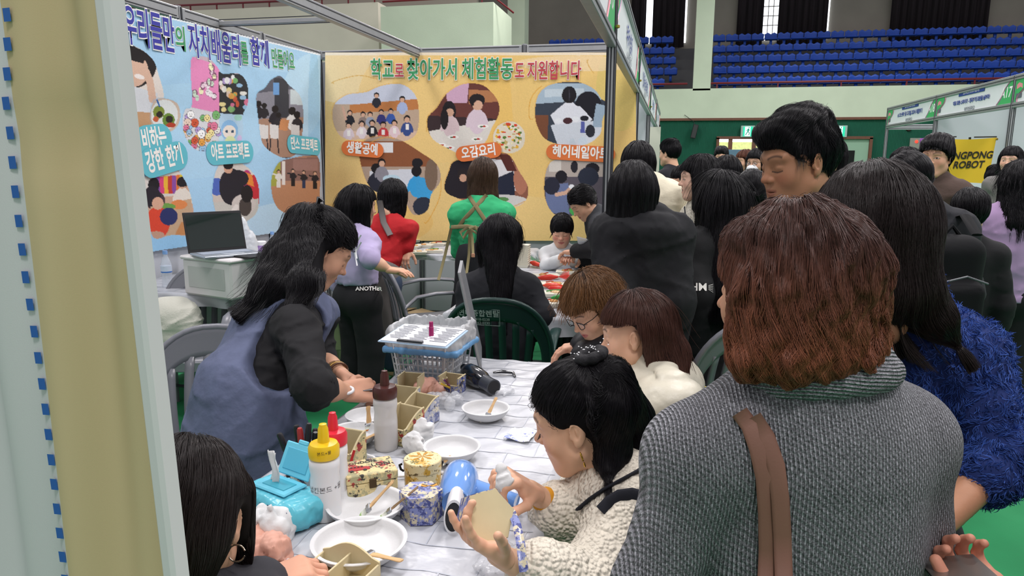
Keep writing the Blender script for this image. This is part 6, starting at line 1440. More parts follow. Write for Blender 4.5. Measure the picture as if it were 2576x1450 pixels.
# jacket on the left chair, boxes under tables, yellow bag, banners
jc = PZ(430, 800, .62); s = SDF(); s.u(Ell((0, 0, 0), (.17, .13, .12)), .05).u(Ell((-.05, -.02, -.14), (.19, .14, .14)), .06).u(Ell((.09, 0, -.12), (.10, .10, .16)), .05).u(Cap((.05, 0, .05), (.16, -.03, -.10), .05, .06), .03)
s.disp = wr(.010, 8, 5); v, q = s.mesh(.008); o = mesh_np('folded_jacket', v, q, mat('cream_fleece', '#bdbdb2', rough=.95, bump=.5, bscale=120, bdist=.004)); o.location = jc; tag(o, 'cream jacket heaped on the chair at the left', 'jacket')
pc = PZ(1812, 1050, .60); s = SDF(); [s.u(Ell(V(*o_), r_, rotz(k)), .02) for k, (o_, r_) in enumerate([((0, 0, 0), (.11, .09, .07)), ((.06, .02, .05), (.05, .04, .05)), ((-.05, .0, .04), (.06, .05, .06)), ((.12, .0, .06), (.03, .04, .03))])]
s.disp = lambda p: .008*np.abs(sinnoise(p, 40, 3))+.004*sinnoise(p, 90, 5); v, q = s.mesh(.006); o = mesh_np('shopping_bag', v, q, mat('yellow_bag', '#e6d422', rough=.3, bump=.3, bscale=30)); o.location = pc; tag(o, 'bright yellow plastic bag on the right grey chair', 'bag')
def carton(px, py, z, s_, rz, m, lab):
    c = PZ(px, py, z); e = empty('cardboard_box', c, rz, lab, 'box'); boxo('body', (0, 0, s_[2]/2), s_, m, e, bev=.004)
    for sx in (-1, 1): boxo('flap', (sx*s_[0]*.28, 0, s_[2]+.004), (s_[0]*.42, s_[1]*.96, .004), m, e, R=roty(sx*.12), bev=0)
    boxo('tape', (0, -s_[1]/2-.001, s_[2]*.5), (.05, .002, s_[2]*.9), mat('tape', '#b7a27c', rough=.3), e, bev=0)
CB = mat('cardboard', '#9a8564', rough=.85, var=.08, vscale=10); CBG = mat('carton_green', '#6f7d5a', rough=.8, var=.1, vscale=12)
carton(815, 905, 0, (.3, .25, .30), .2, CBG, 'green-printed carton on the carpet behind the apron woman'); carton(815, 870, .31, (.28, .24, .26), .25, CBG, 'green-printed carton stacked on the lower one'); carton(850, 880, 0, (.2, .2, .2), .5, M_WHITE, 'small white carton beside the green-printed ones'); carton(1070, 780, 0, (.4, .3, .3), .1, CB, 'brown cardboard box under the wall table'); carton(1030, 850, 0, (.35, .3, .22), -.3, CB, 'brown cardboard box beside the red-sweater woman'); carton(1080, 700, 0, (.5, .35, .45), .2, mat('sack', '#5c6a66', rough=.9), 'dull green carton under the wall table at the back')
# pingpong robot banner
yb2 = 9.6; e = empty('hanging_banner', PY(2445, 420, yb2)*V(1, 1, 0), label='yellow PINGPONG ROBOT cloth banner on a black stand', cat='banner')
def bp(px, py, dy=0): return PY(px, py, yb2)-np.array(e.location)+V(0, dy, 0)
TLc, TRc, BLc, BRc = bp(2386, 350), bp(2507, 346), bp(2360, 455), bp(2484, 462)
def bf(u, v): a = TLc+(TRc-TLc)*u; b = BLc+(BRc-BLc)*u; return a+(b-a)*v+V(0, .004*math.sin(u*PI), -.012*math.sin(u*PI)*(1-v))
MB().grid(bf, 16, 16).build('yellow_cloth', mat('banner_yellow', '#e0b92c', rough=.7, bump=.1, bscale=400), e, ang=0, smooth=True)
BL2, BR2 = bp(2330, 700), bp(2430, 720)
MB().grid(lambda u, v: (BLc+(BRc-BLc)*u)*(1-v)+(BL2+(BR2-BL2)*u)*v, 8, 8).build('white_cloth', mat('banner_white', '#cfd6da', rough=.7), e, ang=0, smooth=True)
for a, b, cc in ((.15, .05, '#b5cfae'), (.6, .22, '#8fb98c'), (.3, .30, '#9fb4cf')): MB().prism([(a, b), (a+.3, b-.04), (a+.34, b-.01), (a+.04, b+.04)], lambda u, v, w: (BLc+(BRc-BLc)*u)*(1-v)+(BL2+(BR2-BL2)*u)*v-V(0, .004+w, 0), 0, .001).build('printed_shape', col(cc), e)
bu = nrm(TRc-TLc); bc = (TLc+TRc+BLc+BRc)/4+bu*.01
for s_, dz in (('PINGPONG', .055), ('ROBOT', -.055)): text(s_, lambda u, v, w: bc+bu*u+V(0, -.007, v+dz), .115, INK, e, bold=.003, shear=.2, sx=.84)
mb = MB().tube([bp(2374, 350, .05), bp(2392, 344, .05), bp(2410, 344, .05)], .008, 5).tube([bp(2374, 350, .05), bp(2386, 378, .05)], .008, 5).tube([bp(2455, 345, .05), bp(2512, 344, .05)], .008, 5).tube([bp(2445, 345, .06), bp(2445, 640, .06)*V(1, 1, 0)+V(0, 0, 0)], .014, 6); mb.build('stand', M_BLACK, e)
for a in (TLc, TRc): MB().lathe([(.008, 0), (.014, .002), (.014, .006), (.008, .008)], a+V(0, -.01, -.02), 10, rotx(PI/2)).build('eyelet', mat('brass', '#b79a4a'), e)
c = PY(2335, 372, 11.5); fe = empty('purple_flag', (c[0], c[1], 0), label='small purple cloth flag behind the smiling man', cat='flag'); MB().grid(lambda u, v: (-.12+.24*u, .02*math.sin(u*7), c[2]-.25+.42*v-.04*(1-u)*v), 8, 8).build('cloth', mat('purple_cloth', '#8a3f9c', rough=.7), fe, solid=.003, smooth=True); MB().tube([(.13, 0, 0), (.13, 0, c[2]+.2)], .01, 6).build('pole', M_BLACK, fe)
c = PY(1637, 330, 10.2); e = empty('roll_up_banner', (c[0], c[1], 0), label='cream roll-up banner at the far end of the left booths', cat='banner'); boxo('cloth', (0, 0, 1.02), (.27, .01, 1.9), mat('rollup', '#cfd0c0', rough=.7), e, bev=0); boxo('base', (0, 0, .04), (.34, .16, .08), M_ALU, e, bev=.01); MB().tube([(.12, .03, .08), (.12, .03, 2.0)], .01, 6).build('pole', M_BLACK, e)
mb = MB(); [mb.box((-.03+.01*(j % 2), -.008, 1.5-.06*j), (.12-.02*(j % 3), .002, .02)) for j in range(9)]; mb.build('printed_text', Tgrey, e)
# ------------------------------------------------------------------ the people
def fabric(name, c, **k):
    d = dict(rough=.85, bump=.25, bscale=350, bdist=.0015, var=.06, vscale=12); d.update(k); return mat(name, c, **d)
M_BTOP = fabric('black_jersey', '#0f0f13'); M_DENIM = fabric('denim_apron', '#565e79', bump=.6, bscale=28, bdist=.006, var=.12, vscale=18); M_BLKP = fabric('black_trousers', '#101014'); M_NAVYP = fabric('navy_trousers', '#12151f')
M_JEAN = fabric('jeans', '#3c4a63')
def knit(name, c, F, per=.0052, rot=0, d=.0035):
    m = mat(name, c, rough=.9); t = NT(m); b = t.n['Principled BSDF']; tc = t.new('ShaderNodeTexCoord'); mp = t.new('ShaderNodeMapping'); mp.inputs['Rotation'].default_value = (0, rot, -math.atan2(F.br[1], F.br[0])); t.lk(tc.outputs['Object'], mp.inputs[0])
    nd = t.new('ShaderNodeTexNoise'); nd.inputs['Scale'].default_value = 6; t.lk(mp.outputs[0], nd.inputs['Vector'])
    vm = t.new('ShaderNodeVectorMath', operation='MULTIPLY_ADD'); vm.inputs[1].default_value = (.02, .0, .02); t.lk(nd.outputs['Color'], vm.inputs[0]); t.lk(mp.outputs[0], vm.inputs[2])
    w1 = t.new('ShaderNodeTexWave', bands_direction='X'); w1.inputs['Scale'].default_value = .314/per; t.lk(vm.outputs[0], w1.inputs['Vector'])
    w2 = t.new('ShaderNodeTexWave', bands_direction='DIAGONAL'); w2.inputs['Scale'].default_value = .314/.006; w2.inputs['Distortion'].default_value = .6; t.lk(vm.outputs[0], w2.inputs['Vector'])
    ad = t.new('ShaderNodeMath', operation='MULTIPLY_ADD'); ad.inputs[1].default_value = .35; t.lk(w2.outputs['Fac'], ad.inputs[0]); t.lk(w1.outputs['Fac'], ad.inputs[2])
    n2 = t.new('ShaderNodeTexNoise'); n2.inputs['Scale'].default_value = 420; n2.inputs['Detail'].default_value = 2; t.lk(tc.outputs['Object'], n2.inputs['Vector'])
    mr = t.new('ShaderNodeMapRange'); mr.inputs[1].default_value = .35; mr.inputs[2].default_value = .68; mr.inputs[3].default_value = .45; mr.inputs[4].default_value = 1.9; t.lk(n2.outputs[0], mr.inputs[0])
    mx = t.new('ShaderNodeMix', data_type='RGBA', blend_type='MULTIPLY'); mx.inputs[0].default_value = 1; mx.inputs[6].default_value = (*lin(c), 1); t.lk(mr.outputs[0], mx.inputs[7])
    m2 = t.new('ShaderNodeMapRange'); m2.inputs[3].default_value = .45; m2.inputs[4].default_value = 1.15; t.lk(w1.outputs['Fac'], m2.inputs[0])
    mx2 = t.new('ShaderNodeMix', data_type='RGBA', blend_type='MULTIPLY'); mx2.inputs[0].default_value = 1; t.lk(mx.outputs[2], mx2.inputs[6]); t.lk(m2.outputs[0], mx2.inputs[7]); t.lk(mx2.outputs[2], b.inputs['Base Color'])
    bp = t.new('ShaderNodeBump'); bp.inputs['Strength'].default_value = 1; bp.inputs['Distance'].default_value = d; t.lk(ad.outputs[0], bp.inputs['Height']); t.lk(bp.outputs[0], b.inputs['Normal']); return m
def fur(o_, v, q, n, L, m, rad, down=.55, seed=1, k=6):
    rg = np.random.default_rng(seed); nv = vnormals(v, q); i = rg.choice(len(v), n); p = v[i]+rg.normal(size=(n, 3))*.003; c = np.stack([sinnoise(p, 70, seed+a) for a in range(3)], 1)
    d = nv[i]*.55+V(0, 0, -down)+c*1.1+rg.normal(size=(n, 3))*.07; d /= np.linalg.norm(d, axis=1, keepdims=True); sd = np.cross(nv[i], d); ph = rg.uniform(0, 6.28, n)[:, None]; st = [p-d*.003]
    for j in range(1, k): t = j/(k-1); st.append(p+d*L*t-nv[i]*L*.35*t*t+sd*L*.10*np.sin(ph+t*5)+c*L*.3*t*t)
    return curves_obj('fleece_pile', np.stack(st, 1), rad, m, o_)
def tubes(F, name, pts, r, m, flat=None, n=8, up=None):
    o = MB().tube(pts, r, n, flat=flat, up=up).build(name, m, F.root, ang=0, smooth=True); F.kids.append(o); return o
def torus_pts(c, R, r1, r2, n=20, a0=0, a1=2*PI): return [c+R@V(r1*math.cos(t), r2*math.sin(t), 0) for t in np.linspace(a0, a1, n)]
def hl(F, x, y, z): return F.hc+F.M@V(x, y, z)
def strandhair(F, hr, m, mc, n, **k): return put_hair(F, hr, m, mc, n=n, **k)
M_GLASS_F = mat('spectacle_frame', '#17181c', rough=.3)
def glasses(F, m=None, z=.010):
    m = m or M_GLASS_F; e = None; mb = MB()
    for sx in (-1, 1):
        mb.tube([hl(F, sx*.034+.022*math.cos(t), .104-.010*abs(math.cos(t)), z-.002+.017*math.sin(t)) for t in np.linspace(0, 2*PI, 20)], .0016, 6)
        mb.tube([hl(F, sx*.056, .095, z+.004), hl(F, sx*.074, .06, z+.006), hl(F, sx*.080, .0, z+.008), hl(F, sx*.079, -.012, z-.012)], .0015, 5)
    mb.tube([hl(F, -.012, .108, z), hl(F, 0, .112, z+.003), hl(F, .012, .108, z)], .0015, 6); o = mb.build('glasses', m, F.root); F.kids.append(o)
    l = MB(); [l.poly([hl(F, sx*.034+.021*math.cos(t), .1035-.010*abs(math.cos(t)), z-.002+.016*math.sin(t)) for t in np.linspace(0, 2*PI, 16)[:-1]]) for sx in (-1, 1)]; l.build('lens', mat('lens', '#ffffff', rough=.05, alpha=.12, spec=.9), o)
# --- tall man
F = person('tall dark-haired man in a grey collared shirt smiling down to the left above the crowd', (2008, 413, 2.02), fy=124, fp=13, kind='m', skin='#ad7c5e', res='near', by=110, eyes='down', hs=1.07, headkw=dict(lipc='#8f4f45', lips=.55, blush=.5))
add(F, 'shirt', top_sdf(F, t=.014), fabric('grey_shirt', '#7d8288'), .009); add(F, 'trousers', pants_sdf(F), M_NAVYP, .012)
hr = style('short', F.M, th=.009, fringe=(-.4, 1, -.5)); put_hair(F, hr, BLK, BLKC, n=12000, L=.05, steps=8, rad=.0004, frizz=.008, out=.006, clump=.009, wave=.3, wl=.05, seed=4)
tubes(F, 'collar', [hl(F, .06, -.02, -.16), hl(F, .03, .055, -.19), hl(F, -.03, .055, -.19), hl(F, -.065, -.02, -.16)], .012, fabric('grey_shirt', '#7d8288'), (1.6, .5)); finish(F)
# --- woman in the grey ribbed cardigan
F = person('woman with a wavy red-brown bob in a grey ribbed cardigan, seen from behind', (1976, 738, 1.06), fy=66, fp=6, kind='f', skin='#c9977a', res='near', by=22, H=1.0, sw=1.12, w=1.12, lean=4, hs=1.0,
           J=dict(nb=P(2040, 945, 1.06), shL=P(1745, 1150, 1.04), shR=P(2265, 1095, 1.10), elL=P(1640, 1480, 1.05), elR=P(2300, 1520, 1.15)))
KN = knit('grey_rib_knit', '#808186', F)
add(F, 'cardigan', top_sdf(F, t=.022, fold=.004, disp=fabric_disp(.004, 9, 4), drop=.1), KN, .007)
s = SDF(); c0 = F.J['nb']; ring = [c0+F.br*.098*math.cos(t)+F.bf*(.080*math.sin(t)-.01)+V(0, 0, .004+.018*math.sin(t+2.6)) for t in np.linspace(0, 2*PI, 17)]
for a, b in zip(ring[:-1], ring[1:]): s.u(Cap(a, b, .022), .012); s.u(Cap(a+V(0, 0, .028)-(a-c0)*.12, b+V(0, 0, .028)-(b-c0)*.12, .016), .012)
add(F, 'collar', s, knit('grey_rib_collar', '#808186', F, rot=PI/2), .005)
add(F, 'trousers', pants_sdf(F), M_BLKP, .014)
hr = Hair(); g = nrm(F.M.T@V(0, 0, -1)); th = .028
hr.add(Ell((0, -.022, .038), (.1, .118, .102)), .03, ('rad', (.01, .0, .13), .9))
for a in range(9):
    t = PI*(.02+.96*a/8); x, y = .096*math.cos(t), -.100*math.sin(t)+.005; hr.add(Cap((x*.85, y*.85, .0), (x*1.10, y*1.04, -.072), .042, .034), .035, ('dir', g))
hr.sdf.sub(Cap((0, .165, .02), (0, .18, -.30), .105, .10), .012); hr.sdf.sub(Bx((0, .135, -.16), (.16, .10, .20), .05), .012); hr.sdf.disp = lambda p: .005*sinnoise(p, 45, 2)+.0035*sinnoise(p*np.array([1, 1, .5], np.float32), 90, 3)
put_hair(F, hr, hair_mat('hair_red_brown_fade', '#7e4a33', .34, .4, tip='#4a2f28', z0=F.hc[2]-.06, z1=F.hc[2]+.09), BRNC, n=32000, L=.13, steps=18, rad=.00036, wave=.75, wl=.075, frizz=.003, out=.006, seed=5, h=.005, bare=True, maxout=.007, wtop=.05, rnd=.07)
MST = mat('strap_brown', '#7a5547', rough=.6, bump=.2, bscale=300, bdist=.001)
for pth in ([(1860, 1042), (1885, 1075), (1905, 1130), (1922, 1200), (1930, 1290), (1932, 1380), (1928, 1475)], [(1893, 1052), (1925, 1100), (1950, 1170), (1962, 1250), (1968, 1340), (1972, 1475)]):
    tubes(F, 'bag_strap', [surf(F, 'cardigan', x, y, .006) for x, y in pth], .0125, MST, (.22, 1.0), 10, up=-CF)
finish(F)
# --- woman in the blue fleece
F = person('woman with long dark hair in a fluffy royal blue fleece, elbow out at the right', (2185, 600, 1.38), fy=22, fp=12, kind='f', skin='#b98768', res='near', by=35, H=1.0, sw=1.1, w=1.05, lean=12, hs=1.06, hands='',
           J=dict(nb=P(2240, 800, 1.42), shR=P(2420, 900, 1.42), shL=P(2110, 860, 1.55), elR=P(2520, 1160, 1.33), wrR=P(2330, 1345, 1.22), pel=P(2200, 1330, 1.62)))
M_BF = mat('blue_fleece', '#1c2f66', rough=.95); s = top_sdf(F, t=.024, sleeve=.62, fold=.010, disp=fabric_disp(.006, 16, 3, .003, 40)); s.u(Cap(F.J['nb']-V(0, 0, .02), F.J['nb']+V(0, 0, .05), .085, .078), .03)
fo = add(F, 'fleece_jacket', s, M_BF, .009); v, q = s.mesh(.012); fur(fo, v, q, 62000, .013, hair_mat('fleece_strand', '#304f98', .75, .45), .0007)
add(F, 'trousers', pants_sdf(F, wide=1.1), mat('black_fleece', '#16161a', rough=.95), .012)
hr = Hair(); hr.add(Ell((0, -.016, .038), (.094, .112, .100)), .03, ('rad', (-.01, .02, .13), 1.2)); g = nrm(F.M.T@V(0, 0, -1))
tp = [F.M.T@(P(x, y, d)-F.hc)/F.hs**2 for x, y, d in ((2220, 640, 1.33), (2290, 730, 1.31), (2350, 800, 1.30), (2395, 850, 1.30))]
hr.add(Cap((0, -.05, 0), (0, -.06, -.09), .085, .065), .05, ('dir', g)); hr.add(Cap(tp[0], tp[1], .07, .045), .04, ('dir', tp[1]-tp[0])); hr.add(Cap(tp[1], tp[2], .045, .028), .02, ('dir', tp[2]-tp[1])); hr.add(Cap(tp[2], tp[3], .028, .008), .02, ('dir', tp[3]-tp[2]))
hr.sdf.sub(Cap((0, .17, .02), (0, .18, -.30), .10, .10), .012); put_hair(F, hr, DBR, DBRC, n=22000, L=.16, steps=15, rad=.00038, wave=.12, wl=.1, frizz=.006, out=.006, seed=6, h=.005, bare=True); finish(F)
# --- seated woman in white boucle
F = person('seated woman with black half-up hair in a white boucle jacket wiping a hexagonal box', (1458, 1055, 1.53), fy=82, fp=20, fr=4, kind='f', skin='#dcb092', res='near', by=75, post='sit', H=.98, lean=25, hands='LR', hs=1.0, headkw=dict(lipc='#b03a40', lips=.9, blush=.4),
           J=dict(nb=P(1545, 1225, 1.58), pel=V(.10, 1.50, .52), shL=P(1590, 1310, 1.46), shR=P(1480, 1270, 1.72), elL=P(1470, 1500, 1.33), wrL=P(1265, 1405, 1.26), elR=P(1475, 1345, 1.62), wrR=P(1345, 1238, 1.50)),
           hp=dict(L=dict(dir=P(1165, 1340, 1.22)-P(1265, 1405, 1.26), palm=V(.25, .4, 1), fingers=((.25, .2, .1), (.5, .5, .3), (.6, .6, .4), (.15, .25, .2)), thumb=.0, spread=1.6, s=.92), R=dict(dir=P(1255, 1185, 1.44)-P(1345, 1238, 1.50), palm=V(-.4, -.25, -1), fingers=((.75, 1.25, .7), (.8, 1.3, .8), (.75, 1.3, .8), (.6, 1.2, .7)), thumb=.55, s=.95)))
M_BOU = mat('white_boucle', '#d9d2c2', rough=.95, kind='voronoi', bump=1, bscale=125, bdist=.008, var=.08, vscale=60)
s = top_sdf(F, t=.034, sleeve=.80, fold=.008, loose=1.05, disp=lambda p: .006*sinnoise(p, 12, 5)+.0025*sinnoise(p, 110, 6)); c0 = F.J['nb']
for a in range(12): t = 2*PI*a/12; u = 2*PI*(a+1)/12; s.u(Cap(c0+F.br*.078*math.cos(t)+F.bf*.066*math.sin(t)+V(0, 0, .025), c0+F.br*.078*math.cos(u)+F.bf*.066*math.sin(u)+V(0, 0, .025), .028), .015)
add(F, 'boucle_jacket', s, M_BOU, .0055)
tubes(F, 'navy_trim', [surf(F, 'boucle_jacket', x, y, .003) for x, y in ((1672, 1140), (1640, 1165), (1600, 1190), (1560, 1212), (1520, 1235), (1490, 1255), (1460, 1280))], .010, M_NAVYP, (.4, 1.2), up=-CF)
tubes(F, 'shoulder_strap', [surf(F, 'boucle_jacket', x, y, .003) for x, y in ((1650, 1275), (1620, 1255), (1590, 1248), (1560, 1252), (1535, 1268), (1515, 1290))], .012, M_NAVYP, (.35, 1.2), up=-CF)
s = SDF(); a, b = F.J['elR'], F.J['wrR']; s.u(Cap(a+(b-a)*.45, a+(b-a)*.80, .036, .030, None, (.002, 9, 1)), .005); add(F, 'mustard_cuff', s, fabric('mustard_rib', '#cf8f1f', bscale=200), .004)
s = SDF(); s.u(Cap(c0+V(0, 0, -.05)+F.bf*.05, c0+V(0, 0, .06)+F.bf*.04, .05, .045), .01); add(F, 'mustard_top', s, fabric('mustard_rib', '#cf8f1f'), .006)
add(F, 'trousers', pants_sdf(F), M_NAVYP, .012)
hr = style('tied', F.M, th=.010, tie=(0, -.06, .118)); g = nrm(F.M.T@V(0, 0, -1)); tie = V(0, -.066, .120)
loc = lambda x, y, d: F.M.T@(P(x, y, d)-F.hc)/F.hs**2
c1 = [(.0, -.09, .07), loc(1570, 1060, 1.62), loc(1600, 1130, 1.60), loc(1610, 1200, 1.56)]
for i in range(3): hr.add(Cap(c1[i], c1[i+1], (.05, .06, .045)[i], (.06, .045, .018)[i], (F.M.T@CR, 1.0)), .03, ('dir', V(*c1[i+1])-V(*c1[i])))
c2 = [(-.030, -.095, .02), loc(1535, 1130, 1.50), loc(1530, 1185, 1.46)]
for i in range(2): hr.add(Cap(c2[i], c2[i+1], (.045, .034)[i], (.034, .012)[i]), .03, ('dir', V(*c2[i+1])-V(*c2[i])))
put_hair(F, hr, BLK, BLKC, n=22000, L=.13, steps=13, rad=.00034, frizz=.005, out=.005, seed=7, h=.0045, ears=-1)
s = SDF(); rg = np.random.default_rng(2)
for k in range(9): t = 2*PI*k/9; s.u(Ell(tie+V(.026*math.cos(t), .026*math.sin(t)-.004, .010), (.016, .013, .013)), .006)
v, q = s.mesh(.003); o = mesh_np('scrunchie', v@F.M.T+F.hc, q, fabric('scrunchie_black', '#111116', bump=.6, bscale=120, bdist=.004), F.root)
d = MB(); [d.lathe([(0, .0018), (.0016, .001), (.0016, 0)], hl(F, *(tie+V(rg.normal()*.022, rg.normal()*.02, .025))), 6) for k in range(26)]; d.build('bead', M_WHITE, o)
er = tubes(F, 'earring', torus_pts(hl(F, -.080, .002, -.050), F.M@rotx(PI/2)@rotz(0), .004, .010, 10), .0012, mat('gold', '#c9a44a', rough=.25, metal=.9)); MB().box(hl(F, -.080, .002, -.068), (.007, .003, .010), F.M, .001).build('pendant', mat('gold', '#c9a44a'), er)
lash = MB(); [lash.tube([hl(F, -.031+.0022*k, .086-.0006*abs(k), -.001), hl(F, -.031+.0026*k, .092, -.005)], .0003, 4) for k in range(-6, 7)]; o = lash.build('eyelashes', M_BLACK, F.root)
s = SDF(); pt = [P(1262, 1180, 1.43), P(1268, 1215, 1.43), P(1255, 1235, 1.44)]; s.chain(pt, [.010, .017, .010], .01); s.disp = lambda p: .004*sinnoise(p, 120, 3)
v, q = s.mesh(.003); tag(mesh_np('paper_tissue', v-P(1262, 1210, 1.43), q, M_TIS), 'white tissue pinched in the seated woman\'s raised right hand', 'tissue').location = P(1262, 1210, 1.43)
finish(F)
R0 = frame(V(.05, 1, 0), roll=0); nz_ = nrm(-CF*.80+CR*.42+CU*.36); yx = nrm(np.cross(nz_, CR)); xx_ = np.cross(yx, nz_); RH = np.stack([xx_, yx, nz_], 1)@rotz(.3)
hexbox('hexagon_box', P(1222, 1302, 1.27)-nz_*.03, RH, .050, .045, PR_BLU, 'hexagonal box held up in the seated woman\'s left hand, bare face out', bottom=M_CAR, butterfly=False)
e = MB().tube([P(1285, 1285, 1.29), P(1300, 1320, 1.26), P(1310, 1370, 1.22), P(1318, 1440, 1.2)], .008, 8, flat=(.12, 1)).build('flowered_ribbon', PR_BLU); tag(e, 'thin blue flowered strip hanging beside the held hexagon box', 'strip')
# --- cream puffer jacket woman
F = person('seated woman with straight auburn hair and a cream quilted puffer jacket', (1598, 842, 2.10), fy=86, fp=14, kind='f', skin='#dcae92', res='near', by=80, post='sit', H=1.0, lean=18, w=1.0, J=dict(nb=P(1640, 940, 2.12), shL=P(1688, 1015, 1.95), shR=P(1615, 1000, 2.28), elL=P(1600, 1150, 1.92), elR=P(1580, 1120, 2.25), pel=V(.10, 2.2, .52), wrL=V(-.2, 1.92, .83), wrR=V(-.18, 2.02, .84)), headkw=dict(lipc='#b5636a'), hands='')
s = top_sdf(F, t=.036, fold=.012, disp=lambda p: .017*np.abs(np.sin(p[..., 2]*34+.9*sinnoise(p, 5, 2)))**.5-.011+.002*sinnoise(p, 50, 4)); add(F, 'puffer_jacket', s, mat('cream_puffer', '#cfcab8', rough=.42, bump=.35, bscale=35, bdist=.006), .008); add(F, 'trousers', pants_sdf(F), M_BLKP, .014)
hr = style('long', F.M, L=.24, th=.013, bk=.05, front=.03, wd=.105, prof=-.025); hr.add(Cap(loc2 := (0, -.07, -.08), F.M.T@(P(1690, 1000, 2.02)-F.hc), .08, .04, (V(1, 0, 0), 1.0)), .03, ('dir', nrm(F.M.T@(P(1690, 1000, 2.02)-F.hc))))
put_hair(F, hr, hair_mat('hair_auburn', '#4a2f27', .33), mat('hair_base_auburn', '#221613', rough=.75, spec=.12), n=14000, L=.22, steps=14, rad=.0005, frizz=.005, seed=8, h=.0055); 
tubes(F, 'black_strap', [P(1765, 990, 1.95), P(1757, 1050, 1.90), P(1735, 1100, 1.88)], .012, M_BLKP, (.4, 1.2)); finish(F)
# --- curly hair and glasses
F = person('seated woman with curly bronze hair, thin glasses and black jacket bent over the table', (1492, 775, 2.55), fy=128, fp=36, kind='f', skin='#d9ab8e', res='near', by=95, post='sit', H=.98, lean=30, J=dict(pel=V(.10, 2.75, .52), wrR=V(-.30, 2.62, .80), wrL=V(-.28, 2.5, .80)), hands='R', hp=dict(R=dict(dir=V(-1, -.2, -.2))), headkw=dict(lipc='#b0525a'))
add(F, 'black_jacket', top_sdf(F, t=.034, fold=.010), fabric('black_parka', '#16171b', rough=.5), .010); add(F, 'trousers', pants_sdf(F), M_BLKP, .014)
hr = style('long', F.M, L=.15, th=.016, wd=.12, front=.045, sr=.040, prof=.030); put_hair(F, hr, hair_mat('hair_bronze', '#6b4a2c', .35, .4), mat('hair_base_bronze', '#2a1d14', rough=.75, spec=.12), n=14000, L=.14, steps=16, rad=.0005, wave=.7, wl=.05, frizz=.010, out=.012, seed=9, h=.006); glasses(F); finish(F)
# --- bottom left woman
F = person('woman with smooth dark hair and a hoop earring, bottom left corner, seen from behind', (468, 1318, 1.10), fy=-26, fp=14, kind='f', skin='#cb9b80', res='near', by=-30, post='sit', H=.98, hands='RL', hs=1.0, J=dict(nb=P(430, 1490, 1.10), elR=P(560, 1750, 1.05), wrR=P(650, 1475, 1.18), elL=P(440, 1650, 1.3), wrL=P(555, 1452, 1.32)), hp=dict(R=dict(dir=P(755, 1440, 1.22)-P(650, 1475, 1.18), palm=V(0, 0, -1), curl=(.5, .7, .5)), L=dict(dir=V(.9, .5, -.1), palm=V(0, 0, -1), curl=(.4, .6, .4))))
add(F, 'dark_sweater', top_sdf(F, t=.02), fabric('dark_sweater', '#2a2a30'), .012); add(F, 'trousers', pants_sdf(F), M_BLKP, .016)
hr = Hair(); g = nrm(F.M.T@V(0, 0, -1)); hr.add(Ell((0, -.016, .036), (.090, .112, .100)), .02, ('rad', (0, .05, .12), .6)); hr.add(Cap((0, -.06, -.02), (0, -.08, -.12), .07, .05), .04, ('dir', g)); hr.add(Cap((.066, .03, .04), (.070, .05, -.07), .022, .014), .02, ('dir', g))
hr.sdf.sub(Ell((.100, .0, -.014), (.040, .026, .042)), .008); hr.sdf.sub(Cap((0, .15, .0), (0, .17, -.3), .085), .01); hr.sdf.sub(Ell((.09, .0, -.09), (.05, .06, .06)), .01)
put_hair(F, hr, DBR, DBRC, n=20000, L=.14, steps=14, rad=.00032, frizz=.005, out=.005, seed=10, h=.0045, bare=True, ears=1)
tubes(F, 'hoop_earring', torus_pts(hl(F, .080, .0, -.045), F.M@rotx(PI/2)@roty(0), .013, .013, 18, .3, 2*PI-.3), .0013, mat('silver', '#b9aa98', rough=.2, metal=.9)); finish(F)
# --- apron woman
F = person('standing woman with long black half-up hair and a denim pinafore apron cutting a napkin', (806, 632, 2.50), fy=-83, fp=36, kind='f', skin='#cf9f83', res='near', by=-62, H=.97, w=1.18, lean=35, hands='LR', hs=1.07, headkw=dict(lipc='#a84a4e'), J=dict(nb=P(725, 752, 2.48), pel=P(622, 1030, 2.25), shR=P(742, 830, 2.22), elR=P(790, 975, 2.06), wrR=P(868, 985, 2.18), shL=P(800, 790, 2.62), elL=P(800, 900, 2.60), wrL=P(857, 938, 2.42)),
           hp=dict(R=dict(dir=V(.7, .75, -.15), palm=V(-.5, .5, -.6), curl=(.75, 1.0, .6), thumb=.5, s=1.02), L=dict(dir=V(.85, .1, -.45), palm=V(0, -.3, -1), curl=(.4, .6, .4))))
add(F, 'black_top', top_sdf(F, t=.020, sleeve=.60, fold=.022, rarm=1.12, disp=wr(.009, 15, 6, (.6, .6, 2.0)), drop=.05), M_BTOP, .008)
s = top_sdf(F, t=.034, arms='', fold=.004, disp=None, hem=.3, drop=.05); pl = F.J['pel']
s.u(Cap(pl+V(0, 0, .02), V(pl[0]-.0, pl[1], .38), .19, .27, (F.bf, 1.15)), .06); s.cut(Half(V(0, 0, .38), (0, 0, -1)), .005)
s.sub(Ell(P(722, 850, 2.16), (.125, .20, .165)), .012); s.sub(Ell(F.J['nb']+V(.02, 0, .075), (.13, .13, .10)), .01); s.disp = wr(.008, 9, 8, (1, 1, 1.2))
add(F, 'denim_apron', s, M_DENIM, .009)
add(F, 'floral_skirt', skirt_sdf(F, .12, .10, .20), printed('floral_cloth', '#4a3a40', [('#8a3a4a', 30, .55, .03), ('#c9c0b8', 50, .6, .03)], 9), .014)
add(F, 'trousers', pants_sdf(F), M_JEAN, .016)
lo = lambda x, y, d: F.M.T@(P(x, y, d)-F.hc)/F.hs**2
